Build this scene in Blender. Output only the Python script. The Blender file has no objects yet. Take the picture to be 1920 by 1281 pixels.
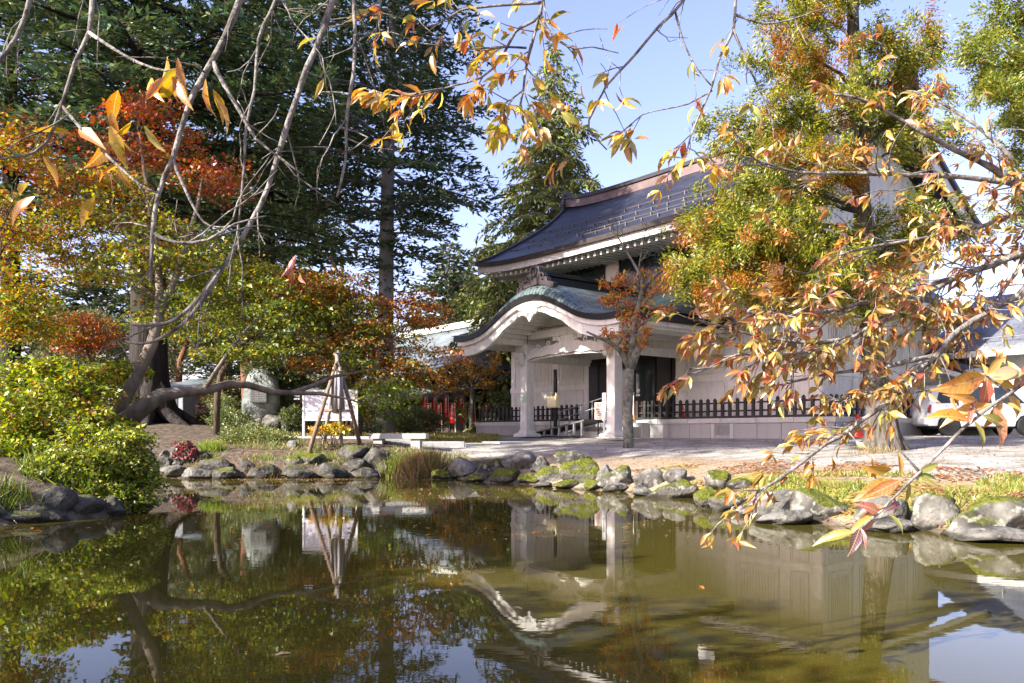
import bpy, math, random
import numpy as np
from mathutils import Vector, Matrix
R = math.radians
S = bpy.context.scene
C = S.collection
random.seed(7)
RNG = np.random.default_rng(11)

# ------------------------------------------------------------------ camera
FPX, HZ, CZ = 1495.0, 812.0, 1.11          # focal length in photo pixels, horizon row, eye height over the water
cam_d = bpy.data.cameras.new("camera")
cam = bpy.data.objects.new("camera", cam_d); C.objects.link(cam)
cam.location = (0, 0, CZ); cam.rotation_euler = (R(90), 0, 0)
cam_d.sensor_width = 36; cam_d.lens = FPX / 1920 * 36
cam_d.shift_y = (HZ - 640.5) / 1920
cam_d.clip_start = 0.05; cam_d.clip_end = 4000
S.camera = cam

# ------------------------------------------------------------------ light
SUN_EL, SUN_DIR = R(31), Vector((-0.84, -0.54, 0)).normalized()
w = bpy.data.worlds.new("World"); S.world = w; w.use_nodes = True
nt = w.node_tree
sky = nt.nodes.new('ShaderNodeTexSky'); sky.sky_type = 'NISHITA'; sky.sun_disc = False
sky.sun_elevation = SUN_EL; sky.sun_rotation = math.atan2(SUN_DIR.x, SUN_DIR.y) % (2*math.pi)
sky.altitude = 250; sky.air_density = 1.0; sky.dust_density = 2.0; sky.ozone_density = 1.0
bg = nt.nodes['Background']; bg.inputs['Strength'].default_value = 0.125
wb = nt.nodes.new('ShaderNodeMixRGB'); wb.blend_type = 'MULTIPLY'; wb.inputs[0].default_value = 1; wb.inputs[2].default_value = (1.10,.93,1.10,1)   # autumn white balance of the sky
nt.links.new(sky.outputs[0], wb.inputs[1]); nt.links.new(wb.outputs[0], bg.inputs[0])
sun_d = bpy.data.lights.new("sun", 'SUN'); sun_d.energy = 5.0; sun_d.angle = R(0.5); sun_d.color = (1.0, 0.94, 0.83)
sun = bpy.data.objects.new("sun", sun_d); C.objects.link(sun)
to_sun = Vector((SUN_DIR.x*math.cos(SUN_EL), SUN_DIR.y*math.cos(SUN_EL), math.sin(SUN_EL)))
sun.rotation_euler = to_sun.to_track_quat('Z', 'Y').to_euler()
S.view_settings.view_transform = 'Standard'; S.view_settings.look = 'None'
S.view_settings.exposure = 1.62; S.view_settings.gamma = 1.0
S.render.engine = 'CYCLES'
S.cycles.use_denoising = True
S.cycles.max_bounces = 7; S.cycles.diffuse_bounces = 4; S.cycles.transmission_bounces = 4
S.cycles.caustics_reflective = False; S.cycles.caustics_refractive = False

# ------------------------------------------------------------------ helpers
def at(px, py, Y):
    return Vector(((px-960)/FPX*Y, Y, CZ+(HZ-py)/FPX*Y))

def tag(o, label=None, cat=None, group=None, kind=None):
    if label: o['label'] = label
    if cat: o['category'] = cat
    if group: o['group'] = group
    if kind: o['kind'] = kind
    return o

def thing(name, loc, label, cat, group=None, rz=0.0):
    o = bpy.data.objects.new(name, None); C.objects.link(o)
    o.location = loc; o.rotation_euler = (0, 0, rz); o.empty_display_size = 0.3
    return tag(o, label, cat, group)

def link_mesh(name, me, mat, parent=None):
    o = bpy.data.objects.new(name, me); C.objects.link(o)
    if mat: me.materials.append(mat)
    if parent: o.parent = parent
    return o

def dup(root, loc=None, rz=None, label=None, sc=None):
    r = root.copy(); C.objects.link(r)
    if loc is not None: r.location = loc
    if rz is not None: r.rotation_euler = (0, 0, rz)
    if sc is not None: r.scale = sc
    if label: r['label'] = label
    for ch in list(root.children):
        c = ch.copy(); C.objects.link(c); c.parent = r
        for g in list(ch.children):
            d = g.copy(); C.objects.link(d); d.parent = c
    return r

class MB:
    def __init__(self): self.v = []; self.f = []
    def add(self, vs, fs):
        n = len(self.v); self.v += [tuple(p) for p in vs]; self.f += [tuple(i+n for i in f) for f in fs]; return self
    def box(self, x0, x1, y0, y1, z0, z1):
        if x0 > x1: x0, x1 = x1, x0
        if y0 > y1: y0, y1 = y1, y0
        if z0 > z1: z0, z1 = z1, z0
        return self.add([(x0,y0,z0),(x1,y0,z0),(x1,y1,z0),(x0,y1,z0),(x0,y0,z1),(x1,y0,z1),(x1,y1,z1),(x0,y1,z1)],
                        [(0,3,2,1),(4,5,6,7),(0,1,5,4),(1,2,6,5),(2,3,7,6),(3,0,4,7)])
    def hexa(self, p):
        return self.add(p, [(0,3,2,1),(4,5,6,7),(0,1,5,4),(1,2,6,5),(2,3,7,6),(3,0,4,7)])
    def prism(self, poly, a, b, ax='y'):
        n = len(poly)
        def m(p, t):
            return (p[0], t, p[1]) if ax == 'y' else ((t, p[0], p[1]) if ax == 'x' else (p[0], p[1], t))
        vs = [m(p, a) for p in poly] + [m(p, b) for p in poly]
        fs = [tuple(range(n)), tuple(range(2*n-1, n-1, -1))] + [(i, n+i, n+(i+1) % n, (i+1) % n) for i in range(n)]
        return self.add(vs, fs)
    def tube(self, pts, rad, n=8, cap=True):
        pts = [Vector(p) for p in pts]; m = len(pts)
        if not hasattr(rad, '__len__'): rad = [rad]*m
        vs = []; up = None
        for i in range(m):
            d = (pts[min(i+1, m-1)] - pts[max(i-1, 0)])
            if d.length < 1e-6: d = Vector((0, 0, 1))
            d.normalize()
            if up is None:
                up = Vector((1, 0, 0)) if abs(d.x) < .8 else Vector((0, 1, 0))
            a = up - d*up.dot(d)
            if a.length < 1e-4: a = d.orthogonal()
            a.normalize(); up = a; b = d.cross(a)
            for k in range(n):
                t = 2*math.pi*k/n
                vs.append(pts[i] + (a*math.cos(t) + b*math.sin(t))*rad[i])
        fs = []
        for i in range(m-1):
            for k in range(n):
                fs.append((i*n+k, i*n+(k+1) % n, (i+1)*n+(k+1) % n, (i+1)*n+k))
        if cap:
            fs.append(tuple(range(n-1, -1, -1))); fs.append(tuple(range((m-1)*n, m*n)))
        return self.add(vs, fs)
    def grid(self, P, flip=False):
        a, b = len(P), len(P[0])
        vs = [p for row in P for p in row]; fs = []
        for i in range(a-1):
            for j in range(b-1):
                q = (i*b+j, i*b+j+1, (i+1)*b+j+1, (i+1)*b+j)
                fs.append(q[::-1] if flip else q)
        return self.add(vs, fs)
    def lathe(self, prof, n=16, c=(0, 0, 0)):
        vs = []; m = len(prof)
        for (r, z) in prof:
            for k in range(n):
                t = 2*math.pi*k/n; vs.append((c[0]+r*math.cos(t), c[1]+r*math.sin(t), c[2]+z))
        fs = [(i*n+k, i*n+(k+1) % n, (i+1)*n+(k+1) % n, (i+1)*n+k) for i in range(m-1) for k in range(n)]
        fs += [tuple(range(n-1, -1, -1)), tuple(range((m-1)*n, m*n))]
        return self.add(vs, fs)
    def build(self, name, mat, parent=None, smooth=False, bevel=0, uv=None):
        me = bpy.data.meshes.new(name); me.from_pydata(self.v, [], self.f); me.update()
        if smooth: me.polygons.foreach_set('use_smooth', [True]*len(me.polygons))
        o = link_mesh(name, me, mat, parent)
        if bevel:
            b = o.modifiers.new('bevel', 'BEVEL'); b.width = bevel; b.segments = 2; b.limit_method = 'ANGLE'; b.angle_limit = R(40)
        return o

def uv_grid(name, P, mat, parent, U, V, thick=0.0, smooth=True):
    """grid surface with UVs (U[i][j],V[i][j])"""
    mb = MB().grid(P); me = bpy.data.meshes.new(name); me.from_pydata(mb.v, [], mb.f); me.update()
    l = me.uv_layers.new(name='UVMap'); uu = [x for r in U for x in r]; vv = [x for r in V for x in r]
    for lp in me.loops: l.data[lp.index].uv = (uu[lp.vertex_index], vv[lp.vertex_index])
    if smooth: me.polygons.foreach_set('use_smooth', [True]*len(me.polygons))
    o = link_mesh(name, me, mat, parent)
    if thick:
        s = o.modifiers.new('t', 'SOLIDIFY'); s.thickness = thick; s.offset = -1
    return o

def nrm(a):
    return a/np.maximum(np.linalg.norm(a, axis=1, keepdims=True), 1e-9)

def foliage(name, parent, mat, P, D, N, size, col, tv, tf, width=1.0):
    """one crown mesh: template tv/tf copied at each P with axis D and normal N"""
    P = np.asarray(P, float); n = len(P)
    D = nrm(np.asarray(D, float)); N = np.asarray(N, float)
    B = nrm(np.cross(N, D)); N2 = np.cross(D, B)
    tv = np.asarray(tv, float); k = len(tv)
    size = np.broadcast_to(np.asarray(size, float), (n,))
    width = np.broadcast_to(np.asarray(width, float), (n,))
    V = P[:, None, :] + size[:, None, None]*(D[:, None, :]*tv[None, :, 0, None] + B[:, None, :]*(tv[None, :, 1, None]*width[:, None, None]) + N2[:, None, :]*tv[None, :, 2, None])
    V = V.reshape(-1, 3)
    lens = np.array([len(f) for f in tf]); flat = np.concatenate([np.array(f) for f in tf])
    loops = (flat[None, :] + (np.arange(n)*k)[:, None]).reshape(-1)
    starts0 = np.concatenate([[0], np.cumsum(lens)[:-1]])
    starts = (starts0[None, :] + (np.arange(n)*len(flat))[:, None]).reshape(-1)
    me = bpy.data.meshes.new(name)
    me.vertices.add(len(V)); me.vertices.foreach_set('co', V.astype(np.float32).ravel())
    me.loops.add(len(loops)); me.loops.foreach_set('vertex_index', loops.astype(np.int32))
    me.polygons.add(n*len(tf)); me.polygons.foreach_set('loop_start', starts.astype(np.int32))
    me.polygons.foreach_set('loop_total', np.tile(lens, n).astype(np.int32))
    me.update(calc_edges=True)
    a = me.attributes.new('Col', 'FLOAT_COLOR', 'POINT')
    cc = np.ones((n, k, 4), np.float32); cc[:, :, :3] = np.asarray(col)[:, None, :]
    a.data.foreach_set('color', cc.ravel())
    if len(tv) == 11:
        b = me.attributes.new('Lf', 'FLOAT_COLOR', 'POINT'); q = np.ones((n, k, 4), np.float32); q[:, :, 0] = tv[None, :, 0]; q[:, :, 1] = tv[None, :, 1]; q[:, :, 2] = np.random.default_rng(n).uniform(0, 1, (n, 1)); b.data.foreach_set('color', q.ravel())
    return link_mesh(name, me, mat, parent)

def pick(pal, n, rng, jit=.18):
    """random colours from a weighted palette [(w,(r,g,b)),..]"""
    ww = np.array([p[0] for p in pal], float); ww /= ww.sum()
    i = rng.choice(len(pal), n, p=ww); c = np.array([p[1] for p in pal])[i]
    return np.clip(c*(1+jit*rng.standard_normal((n, 1)))*(1+.08*rng.standard_normal((n, 3))), .004, .9)

DIAMOND = ([(0,0,0),(.5,.24,.05),(1,0,0),(.5,-.24,.05)], [(0,1,2,3)])
NEEDLE = ([(0,0,0),(.45,.14,.02),(1,0,0),(.45,-.14,.02)], [(0,1,2,3)])
MAPLE = ([(0,0,0),(.28,.42,.04),(.45,.2,0),(1,0,-.06),(.45,-.2,0),(.28,-.42,.04)], [(0,1,2,3),(0,3,4,5)])
# folded, pointed leaf with a midrib
CHERRY = ([(0,0,0),(.18,.115,.05),(.42,.19,.085),(.74,.115,.02),(1,0,-.20),(.75,0,-.06),(.45,0,.01),(.18,0,.01),(.18,-.115,.05),(.42,-.19,.085),(.74,-.115,.02)],
          [(0,7,1),(7,6,2,1),(6,5,3,2),(5,4,3),(0,8,7),(7,8,9,6),(6,9,10,5),(5,10,4)])
FAN = ([(0,0,0),(.55,.34,.05),(.8,.5,0),(.5,.15,0),(1,.22,-.03),(.6,0,.03),(1.05,-.05,0),(.5,-.15,0),(.85,-.45,-.02),(.5,-.32,.05)],
       [(0,3,2,1),(0,5,4,3),(0,7,6,5),(0,9,8,7)])

# ------------------------------------------------------------------ materials
MATS = {}
def pm(name, c1, c2=None, rough=.7, scale=8, detail=6, bump=0.0, bscale=None, spec=.4, metal=0.0, stretch=None, coat=0):
    if name in MATS: return MATS[name]
    m = bpy.data.materials.new(name); m.use_nodes = True; t = m.node_tree; n = t.nodes; l = t.links
    p = n['Principled BSDF']; p.inputs['Roughness'].default_value = rough; p.inputs['Metallic'].default_value = metal
    p.inputs['Specular IOR Level'].default_value = spec
    if coat: p.inputs['Coat Weight'].default_value = coat
    c2 = c2 or tuple(x*.82 for x in c1)
    tc = n.new('ShaderNodeTexCoord'); mp = n.new('ShaderNodeMapping'); l.new(tc.outputs['Object'], mp.inputs[0])
    if stretch: mp.inputs['Scale'].default_value = stretch
    no = n.new('ShaderNodeTexNoise'); no.inputs['Scale'].default_value = scale; no.inputs['Detail'].default_value = detail
    l.new(mp.outputs[0], no.inputs['Vector'])
    rp = n.new('ShaderNodeValToRGB'); rp.color_ramp.elements[0].position = .3; rp.color_ramp.elements[1].position = .7
    rp.color_ramp.elements[0].color = (*c1, 1); rp.color_ramp.elements[1].color = (*c2, 1)
    l.new(no.outputs['Fac'], rp.inputs[0]); l.new(rp.outputs[0], p.inputs['Base Color'])
    if bump:
        nb = n.new('ShaderNodeTexNoise'); nb.inputs['Scale'].default_value = bscale or scale*3; nb.inputs['Detail'].default_value = 8
        l.new(mp.outputs[0], nb.inputs['Vector'])
        b = n.new('ShaderNodeBump'); b.inputs['Strength'].default_value = bump; b.inputs['Distance'].default_value = .05
        l.new(nb.outputs['Fac'], b.inputs['Height']); l.new(b.outputs[0], p.inputs['Normal'])
    MATS[name] = m
    return m
def weather(m, amt, col=(.24,.23,.205)):
    t = m.node_tree; n = t.nodes; l = t.links; p = n['Principled BSDF']; src = p.inputs['Base Color'].links[0].from_socket
    tc = n.new('ShaderNodeTexCoord'); mp = n.new('ShaderNodeMapping'); mp.inputs['Scale'].default_value = (5, 5, .45); l.new(tc.outputs['Object'], mp.inputs[0])
    a = n.new('ShaderNodeTexNoise'); a.inputs['Scale'].default_value = 1.2; a.inputs['Detail'].default_value = 9; a.inputs['Roughness'].default_value = .65; l.new(mp.outputs[0], a.inputs['Vector'])
    r = n.new('ShaderNodeValToRGB'); r.color_ramp.elements[0].position = .5; r.color_ramp.elements[1].position = .78; r.color_ramp.elements[1].color = (amt, amt, amt, 1); l.new(a.outputs['Fac'], r.inputs[0])
    x = n.new('ShaderNodeMixRGB'); x.inputs[2].default_value = (*col, 1); l.new(r.outputs[0], x.inputs[0]); l.new(src, x.inputs[1]); l.new(x.outputs[0], p.inputs['Base Color'])

def leafmat(name, trans=.45, gloss=.06, rough=.45):
    m = bpy.data.materials.new(name); m.use_nodes = True; t = m.node_tree; n = t.nodes; l = t.links
    n.remove(n['Principled BSDF']); out = n['Material Output']
    a = n.new('ShaderNodeAttribute'); a.attribute_name = 'Col'
    d = n.new('ShaderNodeBsdfDiffuse'); tr = n.new('ShaderNodeBsdfTranslucent'); g = n.new('ShaderNodeBsdfGlossy'); g.inputs['Roughness'].default_value = rough
    l.new(a.outputs['Color'], d.inputs[0])
    sat = n.new('ShaderNodeHueSaturation'); sat.inputs['Saturation'].default_value = 1.12; sat.inputs['Value'].default_value = 1.25
    l.new(a.outputs['Color'], sat.inputs['Color']); l.new(sat.outputs[0], tr.inputs[0])
    m1 = n.new('ShaderNodeMixShader'); m1.inputs[0].default_value = trans; l.new(d.outputs[0], m1.inputs[1]); l.new(tr.outputs[0], m1.inputs[2])
    m2 = n.new('ShaderNodeMixShader'); m2.inputs[0].default_value = gloss; l.new(m1.outputs[0], m2.inputs[1]); l.new(g.outputs[0], m2.inputs[2])
    l.new(m2.outputs[0], out.inputs[0])
    return m
M_LEAF = leafmat('broad_leaf', .38, .05)
M_CHERRY = leafmat('cherry_leaf', .42, .09, .38)
def cherrymat():
    t = M_CHERRY.node_tree; n = t.nodes; l = t.links; f = n.new('ShaderNodeAttribute'); f.attribute_name = 'Lf'; sp = n.new('ShaderNodeSeparateColor'); l.new(f.outputs['Color'], sp.inputs[0])
    def mth(op, a, b=None, c=None):
        x = n.new('ShaderNodeMath'); x.operation = op
        for k, v in enumerate((a, b, c)):
            if v is None: continue
            if isinstance(v, (int, float)): x.inputs[k].default_value = v
            else: l.new(v, x.inputs[k])
        return x.outputs[0]
    ay = mth('ABSOLUTE', sp.outputs[1]); ph = mth('MULTIPLY_ADD', ay, -55, mth('MULTIPLY', sp.outputs[0], 62)); vein = mth('POWER', mth('MULTIPLY_ADD', mth('SINE', ph), .5, .5), 6)
    mid = mth('LESS_THAN', ay, .012); lines = mth('MAXIMUM', mth('MULTIPLY', vein, .35), mth('MULTIPLY', mid, .8))
    tc = n.new('ShaderNodeTexCoord'); no = n.new('ShaderNodeTexNoise'); no.inputs['Scale'].default_value = 55; no.inputs['Detail'].default_value = 4; l.new(tc.outputs['Object'], no.inputs['Vector'])
    n2 = n.new('ShaderNodeTexNoise'); n2.inputs['Scale'].default_value = 17; n2.inputs['Detail'].default_value = 2; l.new(tc.outputs['Object'], n2.inputs['Vector'])
    r1 = n.new('ShaderNodeValToRGB'); r1.color_ramp.elements[0].position = .60; r1.color_ramp.elements[1].position = .68; l.new(no.outputs['Fac'], r1.inputs[0])
    col = n['Attribute'].outputs['Color']
    hs = n.new('ShaderNodeHueSaturation'); l.new(mth('MULTIPLY_ADD', n2.outputs['Fac'], .16, .42), hs.inputs['Hue']); l.new(mth('MULTIPLY_ADD', n2.outputs['Fac'], -.7, 1.35), hs.inputs['Value']); l.new(col, hs.inputs['Color'])
    m1 = n.new('ShaderNodeMixRGB'); l.new(mth('MULTIPLY', r1.outputs[0], .75), m1.inputs[0]); l.new(hs.outputs[0], m1.inputs[1]); m1.inputs[2].default_value = (.10,.045,.02,1)
    m2 = n.new('ShaderNodeMixRGB'); l.new(lines, m2.inputs[0]); l.new(m1.outputs[0], m2.inputs[1]); m2.inputs[2].default_value = (.62,.46,.22,1)
    l.new(m2.outputs[0], n['Diffuse BSDF'].inputs[0]); l.new(m2.outputs[0], [x for x in n if x.bl_idname == 'ShaderNodeHueSaturation' and x.inputs['Saturation'].default_value > 1.1][0].inputs['Color'])
cherrymat()
M_NEEDLE = leafmat('conifer_needle', .18, .04)
M_GRASS = leafmat('grass_blade', .35, .04)

def barkmat(name, c1, c2, vs=(14, 14, 2.2), bump=.9, spots=None):
    if name in MATS: return MATS[name]
    m = pm(name, c1, c2, rough=.9, scale=1.0, detail=10, bump=bump, bscale=1.6, stretch=vs, spec=.15)
    if spots:
        t = m.node_tree; n = t.nodes; l = t.links; p = n['Principled BSDF']
        tc = n.new('ShaderNodeTexCoord'); no = n.new('ShaderNodeTexNoise'); no.inputs['Scale'].default_value = spots[1]; no.inputs['Detail'].default_value = 5
        l.new(tc.outputs['Object'], no.inputs['Vector'])
        rp = n.new('ShaderNodeValToRGB'); rp.color_ramp.elements[0].position = .5; rp.color_ramp.elements[1].position = .6
        l.new(no.outputs['Fac'], rp.inputs[0])
        mx = n.new('ShaderNodeMixRGB'); mx.inputs[2].default_value = (*spots[0], 1)
        src = p.inputs['Base Color'].links[0].from_socket
        l.new(src, mx.inputs[1]); l.new(rp.outputs[0], mx.inputs[0]); l.new(mx.outputs[0], p.inputs['Base Color'])
    return m
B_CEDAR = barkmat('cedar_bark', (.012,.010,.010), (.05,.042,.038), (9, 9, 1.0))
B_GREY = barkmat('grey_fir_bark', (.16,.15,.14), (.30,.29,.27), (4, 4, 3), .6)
B_HINOKI = barkmat('peeling_grey_bark', (.05,.043,.037), (.155,.138,.122), (16, 16, .9), 1.0)
B_MAPLE = barkmat('smooth_maple_bark', (.10,.08,.06), (.25,.205,.16), (7, 7, 3), .5)
B_DARK = barkmat('dark_maple_bark', (.05,.038,.028), (.12,.09,.065), (8, 8, 2))
B_BROWN = barkmat('red_pine_bark', (.10,.045,.025), (.24,.12,.07), (8, 8, 2))
B_CHERRY = barkmat('lichen_cherry_bark', (.06,.055,.05), (.20,.195,.18), (10, 10, 4), .8, ((.20,.21,.14), 9))
B_TWIG = barkmat('cherry_twig_bark', (.055,.045,.04), (.32,.30,.28), (20, 20, 20), .6)
B_TWIG2 = barkmat('brown_cherry_twig_bark', (.05,.036,.028), (.22,.18,.15), (20, 20, 20), .6)

WHITE = pm('aged_white_plaster', (.68,.67,.635), (.60,.59,.56), .75, 3, bump=.05, bscale=120)
WHITE2 = pm('white_painted_timber', (.74,.725,.68), (.64,.62,.58), .6, 5, bump=.03, bscale=60)
RIB = pm('ribbed_white_panel', (.68,.67,.63), (.60,.59,.555), .7, 4)
GRANITE = pm('grey_granite', (.30,.30,.30), (.40,.40,.39), .8, 60, bump=.08, bscale=150)
GRANITE2 = pm('pale_granite', (.42,.42,.41), (.52,.52,.50), .8, 50, bump=.08, bscale=150)
for m_, a_ in ((WHITE, .45), (WHITE2, .40), (RIB, .35), (GRANITE, .55), (GRANITE2, .5)): weather(m_, a_)
BLACKWOOD = pm('black_stained_wood', (.012,.011,.012), (.028,.025,.025), .55, 20, bump=.1, stretch=(1, 1, .15))
DARKMETAL = pm('dark_metal', (.02,.02,.022), (.03,.03,.03), .4, 10, metal=.6)
STEEL = pm('grey_steel', (.25,.26,.28), (.32,.33,.35), .4, 20, metal=.6)
DARKWOOD = pm('dark_shrine_wood', (.022,.014,.010), (.045,.028,.02), .7, 12)
COPPEREDGE = pm('dark_copper_edge', (.026,.021,.023), (.05,.038,.038), .5, 4, bump=.05)
PINKCOPPER = pm('brown_copper_ridge', (.10,.07,.07), (.20,.14,.14), .5, 2.5, bump=.05)
GLASS = pm('dark_green_glass', (.012,.022,.022), (.018,.032,.032), .06, 3, spec=.6)
CREAM = pm('cream_enamel', (.72,.64,.40), (.66,.58,.36), .5, 8)
ORANGEWOOD = pm('orange_varnished_wood', (.50,.20,.03), (.38,.14,.02), .4, 5, stretch=(6, 6, 1))
SIGNWHITE = pm('sign_white', (.80,.80,.80), (.74,.74,.74), .5, 4)
BOARDPINK = pm('faded_pink_board', (.55,.43,.38), (.48,.37,.33), .6, 8)
INK = pm('ink_black', (.02,.02,.02), (.03,.03,.03), .6, 4)
REDINK = pm('ink_red', (.45,.06,.04), (.4,.05,.04), .6, 4)
CONERED = pm('cone_red_plastic', (.75,.045,.015), (.62,.04,.015), .4, 6)
RUBBER = pm('black_rubber', (.015,.015,.015), (.025,.025,.025), .8, 20)

def shingle(name, c1, c2, cm, sx, sy, rough=.45, metal=.35, mortar=.035):
    m = bpy.data.materials.new(name); m.use_nodes = True; t = m.node_tree; n = t.nodes; l = t.links
    p = n['Principled BSDF']; p.inputs['Roughness'].default_value = rough; p.inputs['Metallic'].default_value = metal
    tc = n.new('ShaderNodeTexCoord'); mp = n.new('ShaderNodeMapping'); mp.inputs['Scale'].default_value = (sx, sy, 1); l.new(tc.outputs['UV'], mp.inputs[0])
    br = n.new('ShaderNodeTexBrick'); br.inputs['Color1'].default_value = (*c1, 1); br.inputs['Color2'].default_value = (*c2, 1); br.inputs['Mortar'].default_value = (*cm, 1)
    br.inputs['Scale'].default_value = 1; br.inputs['Mortar Size'].default_value = mortar; br.inputs['Brick Width'].default_value = 1.6; br.inputs['Row Height'].default_value = 1
    l.new(mp.outputs[0], br.inputs['Vector'])
    no = n.new('ShaderNodeTexNoise'); no.inputs['Scale'].default_value = .9; no.inputs['Detail'].default_value = 6; l.new(tc.outputs['Object'], no.inputs['Vector'])
    mx = n.new('ShaderNodeMixRGB'); mx.blend_type = 'MULTIPLY'; mx.inputs[0].default_value = .8
    rp = n.new('ShaderNodeValToRGB'); rp.color_ramp.elements[0].position = .35; rp.color_ramp.elements[1].position = .65
    rp.color_ramp.elements[0].color = (.62,.62,.62,1); rp.color_ramp.elements[1].color = (1.15,1.15,1.15,1)
    l.new(no.outputs['Fac'], rp.inputs[0]); l.new(br.outputs['Color'], mx.inputs[1]); l.new(rp.outputs[0], mx.inputs[2]); l.new(mx.outputs[0], p.inputs['Base Color'])
    b = n.new('ShaderNodeBump'); b.inputs['Strength'].default_value = .7; b.inputs['Distance'].default_value = .02; b.invert = True
    l.new(br.outputs['Fac'], b.inputs['Height']); l.new(b.outputs[0], p.inputs['Normal'])
    MATS[name] = m
    return m
SH_BLUE = shingle('slate_copper_shingle', (.024,.029,.050), (.042,.048,.074), (.010,.012,.018), 3.2, 7)
SH_GREEN = shingle('verdigris_copper_shingle', (.085,.125,.128), (.155,.205,.20), (.015,.022,.025), 2.6, 6.5, mortar=.09)
SH_DARK = shingle('dark_verdigris_shingle', (.026,.042,.058), (.045,.07,.085), (.02,.025,.03), 3, 7)
SH_PALE = shingle('pale_copper_sheet', (.15,.185,.195), (.19,.22,.23), (.07,.09,.10), .7, 1.8, .5, .2, .02)
SH_TILE = shingle('grey_roof_tile', (.14,.15,.18), (.19,.20,.235), (.07,.075,.09), 3.5, 4.5, .5, .1)
SH_TILEDARK = shingle('dark_roof_tile', (.07,.075,.09), (.11,.115,.13), (.03,.03,.04), 4, 5, .5, .1)

# ------------------------------------------------------------------ terrain and pond
def wl(px, py):
    Y = FPX*CZ/(py-HZ); return ((px-960)/FPX*Y, Y)
POND = [(-9,3.5),(-8.2,6.5)] + [wl(*p) for p in [(0,985),(115,978),(233,966),(290,956)]] + [(-5.9,13.2),(-7.4,15.5),(-8.4,18.2)] + \
       [wl(*p) for p in [(300,897),(455,897),(600,896),(735,895),(810,898),(850,897),(915,906),(1000,909),(1040,916),(1095,919),(1180,923),(1230,932),(1306,934),
                         (1325,945),(1335,958),(1420,968),(1510,975),(1540,984),(1600,990),(1710,990),(1780,1005),(1920,1015)]] + \
       [(5.1,7.0),(4.2,5.2),(3.5,3.4),(2.0,1.3),(-3,1.1),(-6.5,1.6)]
_pa = np.array(POND)
def pond_dist(x, y):
    """signed distance to the pond edge, positive on land"""
    x = np.asarray(x, float); y = np.asarray(y, float)
    d = np.full(x.shape, 1e9); inside = np.zeros(x.shape, bool)
    for i in range(len(_pa)):
        a = _pa[i]; b = _pa[(i+1) % len(_pa)]; e = b-a
        t = np.clip(((x-a[0])*e[0]+(y-a[1])*e[1])/(e@e), 0, 1)
        d = np.minimum(d, np.hypot(x-a[0]-t*e[0], y-a[1]-t*e[1]))
        c = (a[1] > y) != (b[1] > y)
        with np.errstate(divide='ignore', invalid='ignore'):
            inside ^= c & (x < (b[0]-a[0])*(y-a[1])/((b[1]-a[1]) if b[1] != a[1] else 1e-9)+a[0])
    return np.where(inside, -d, d)
def vnoise(x, y, s, seed=0):
    """cheap smooth value noise"""
    x = np.asarray(x, float)/s+seed*17.3; y = np.asarray(y, float)/s-seed*9.1
    xi = np.floor(x); yi = np.floor(y); fx = x-xi; fy = y-yi; fx = fx*fx*(3-2*fx); fy = fy*fy*(3-2*fy)
    h = lambda a, b: np.modf(np.abs(np.sin(a*127.1+b*311.7+seed)*43758.5453))[0]
    return (h(xi, yi)*(1-fx)+h(xi+1, yi)*fx)*(1-fy)+(h(xi, yi+1)*(1-fx)+h(xi+1, yi+1)*fx)*fy
def height(x, y):
    x = np.asarray(x, float); y = np.asarray(y, float)
    d = pond_dist(x, y)
    hl = np.interp(d, [-3,-.6,0,.4,1.0,1.8,3,5,12], [-.9,-.5,-.02,.32,.60,.76,.93,1.02,1.05])
    hr = np.interp(d, [-3,-.6,0,.5,1,2,4.5,6,10,13], [-.9,-.5,-.02,.22,.36,.5,.72,.77,.93,1.02])
    t = np.clip((-1.5-x)/2.5, 0, 1); t = t*t*(3-2*t)
    h = hr*(1-t)+hl*t
    h = h + .42*np.exp(-((x+11.6)**2+(y-26)**2)/(2*2.3**2))
    near = np.clip(1-np.abs(d-2)/3, 0, 1)
    h = h + np.where(d > .1, near*.10*(vnoise(x, y, .9, 1)-.5)+near*.05*(vnoise(x, y, .35, 2)-.5), 0)
    return h
def hgt(x, y): return float(height(np.array([x]), np.array([y]))[0])
def ground_at(px, py, water=False):
    """where the view ray through a photo pixel meets the ground (or the water)"""
    for k in range(2400):
        Y = 3+k*.03
        p = at(px, py, Y)
        g = hgt(p.x, p.y)
        if water: g = max(g, 0)
        if p.z <= g: return Vector((p.x, p.y, g))
    return at(px, py, 60)
def gpt(px, Y, dz=0.0):
    x = (px-960)/FPX*Y
    return Vector((x, Y, hgt(x, Y)+dz))
# ------------------------------------------------------------------ ground mesh
def graded(a, b, step, far, n):
    core = np.arange(a, b+step/2, step); g = np.geomspace(step*1.3, far, n)
    return np.concatenate([(a-np.cumsum(g))[::-1], core, b+np.cumsum(g)])
GX = graded(-14, 15, .22, 90, 22); GY = graded(-1.5, 31, .22, 90, 22)
XX, YY = np.meshgrid(GX, GY, indexing='ij')
ZZ = height(XX.ravel(), YY.ravel()).reshape(XX.shape); DD = pond_dist(XX.ravel(), YY.ravel()).reshape(XX.shape)
me = bpy.data.meshes.new('ground'); nx, ny = XX.shape
V = np.stack([XX, YY, ZZ], -1).reshape(-1, 3)
idx = np.arange(nx*ny).reshape(nx, ny)
F = np.stack([idx[:-1, :-1], idx[1:, :-1], idx[1:, 1:], idx[:-1, 1:]], -1).reshape(-1, 4)
me.vertices.add(len(V)); me.vertices.foreach_set('co', V.astype(np.float32).ravel())
me.loops.add(F.size); me.loops.foreach_set('vertex_index', F.astype(np.int32).ravel())
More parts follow.
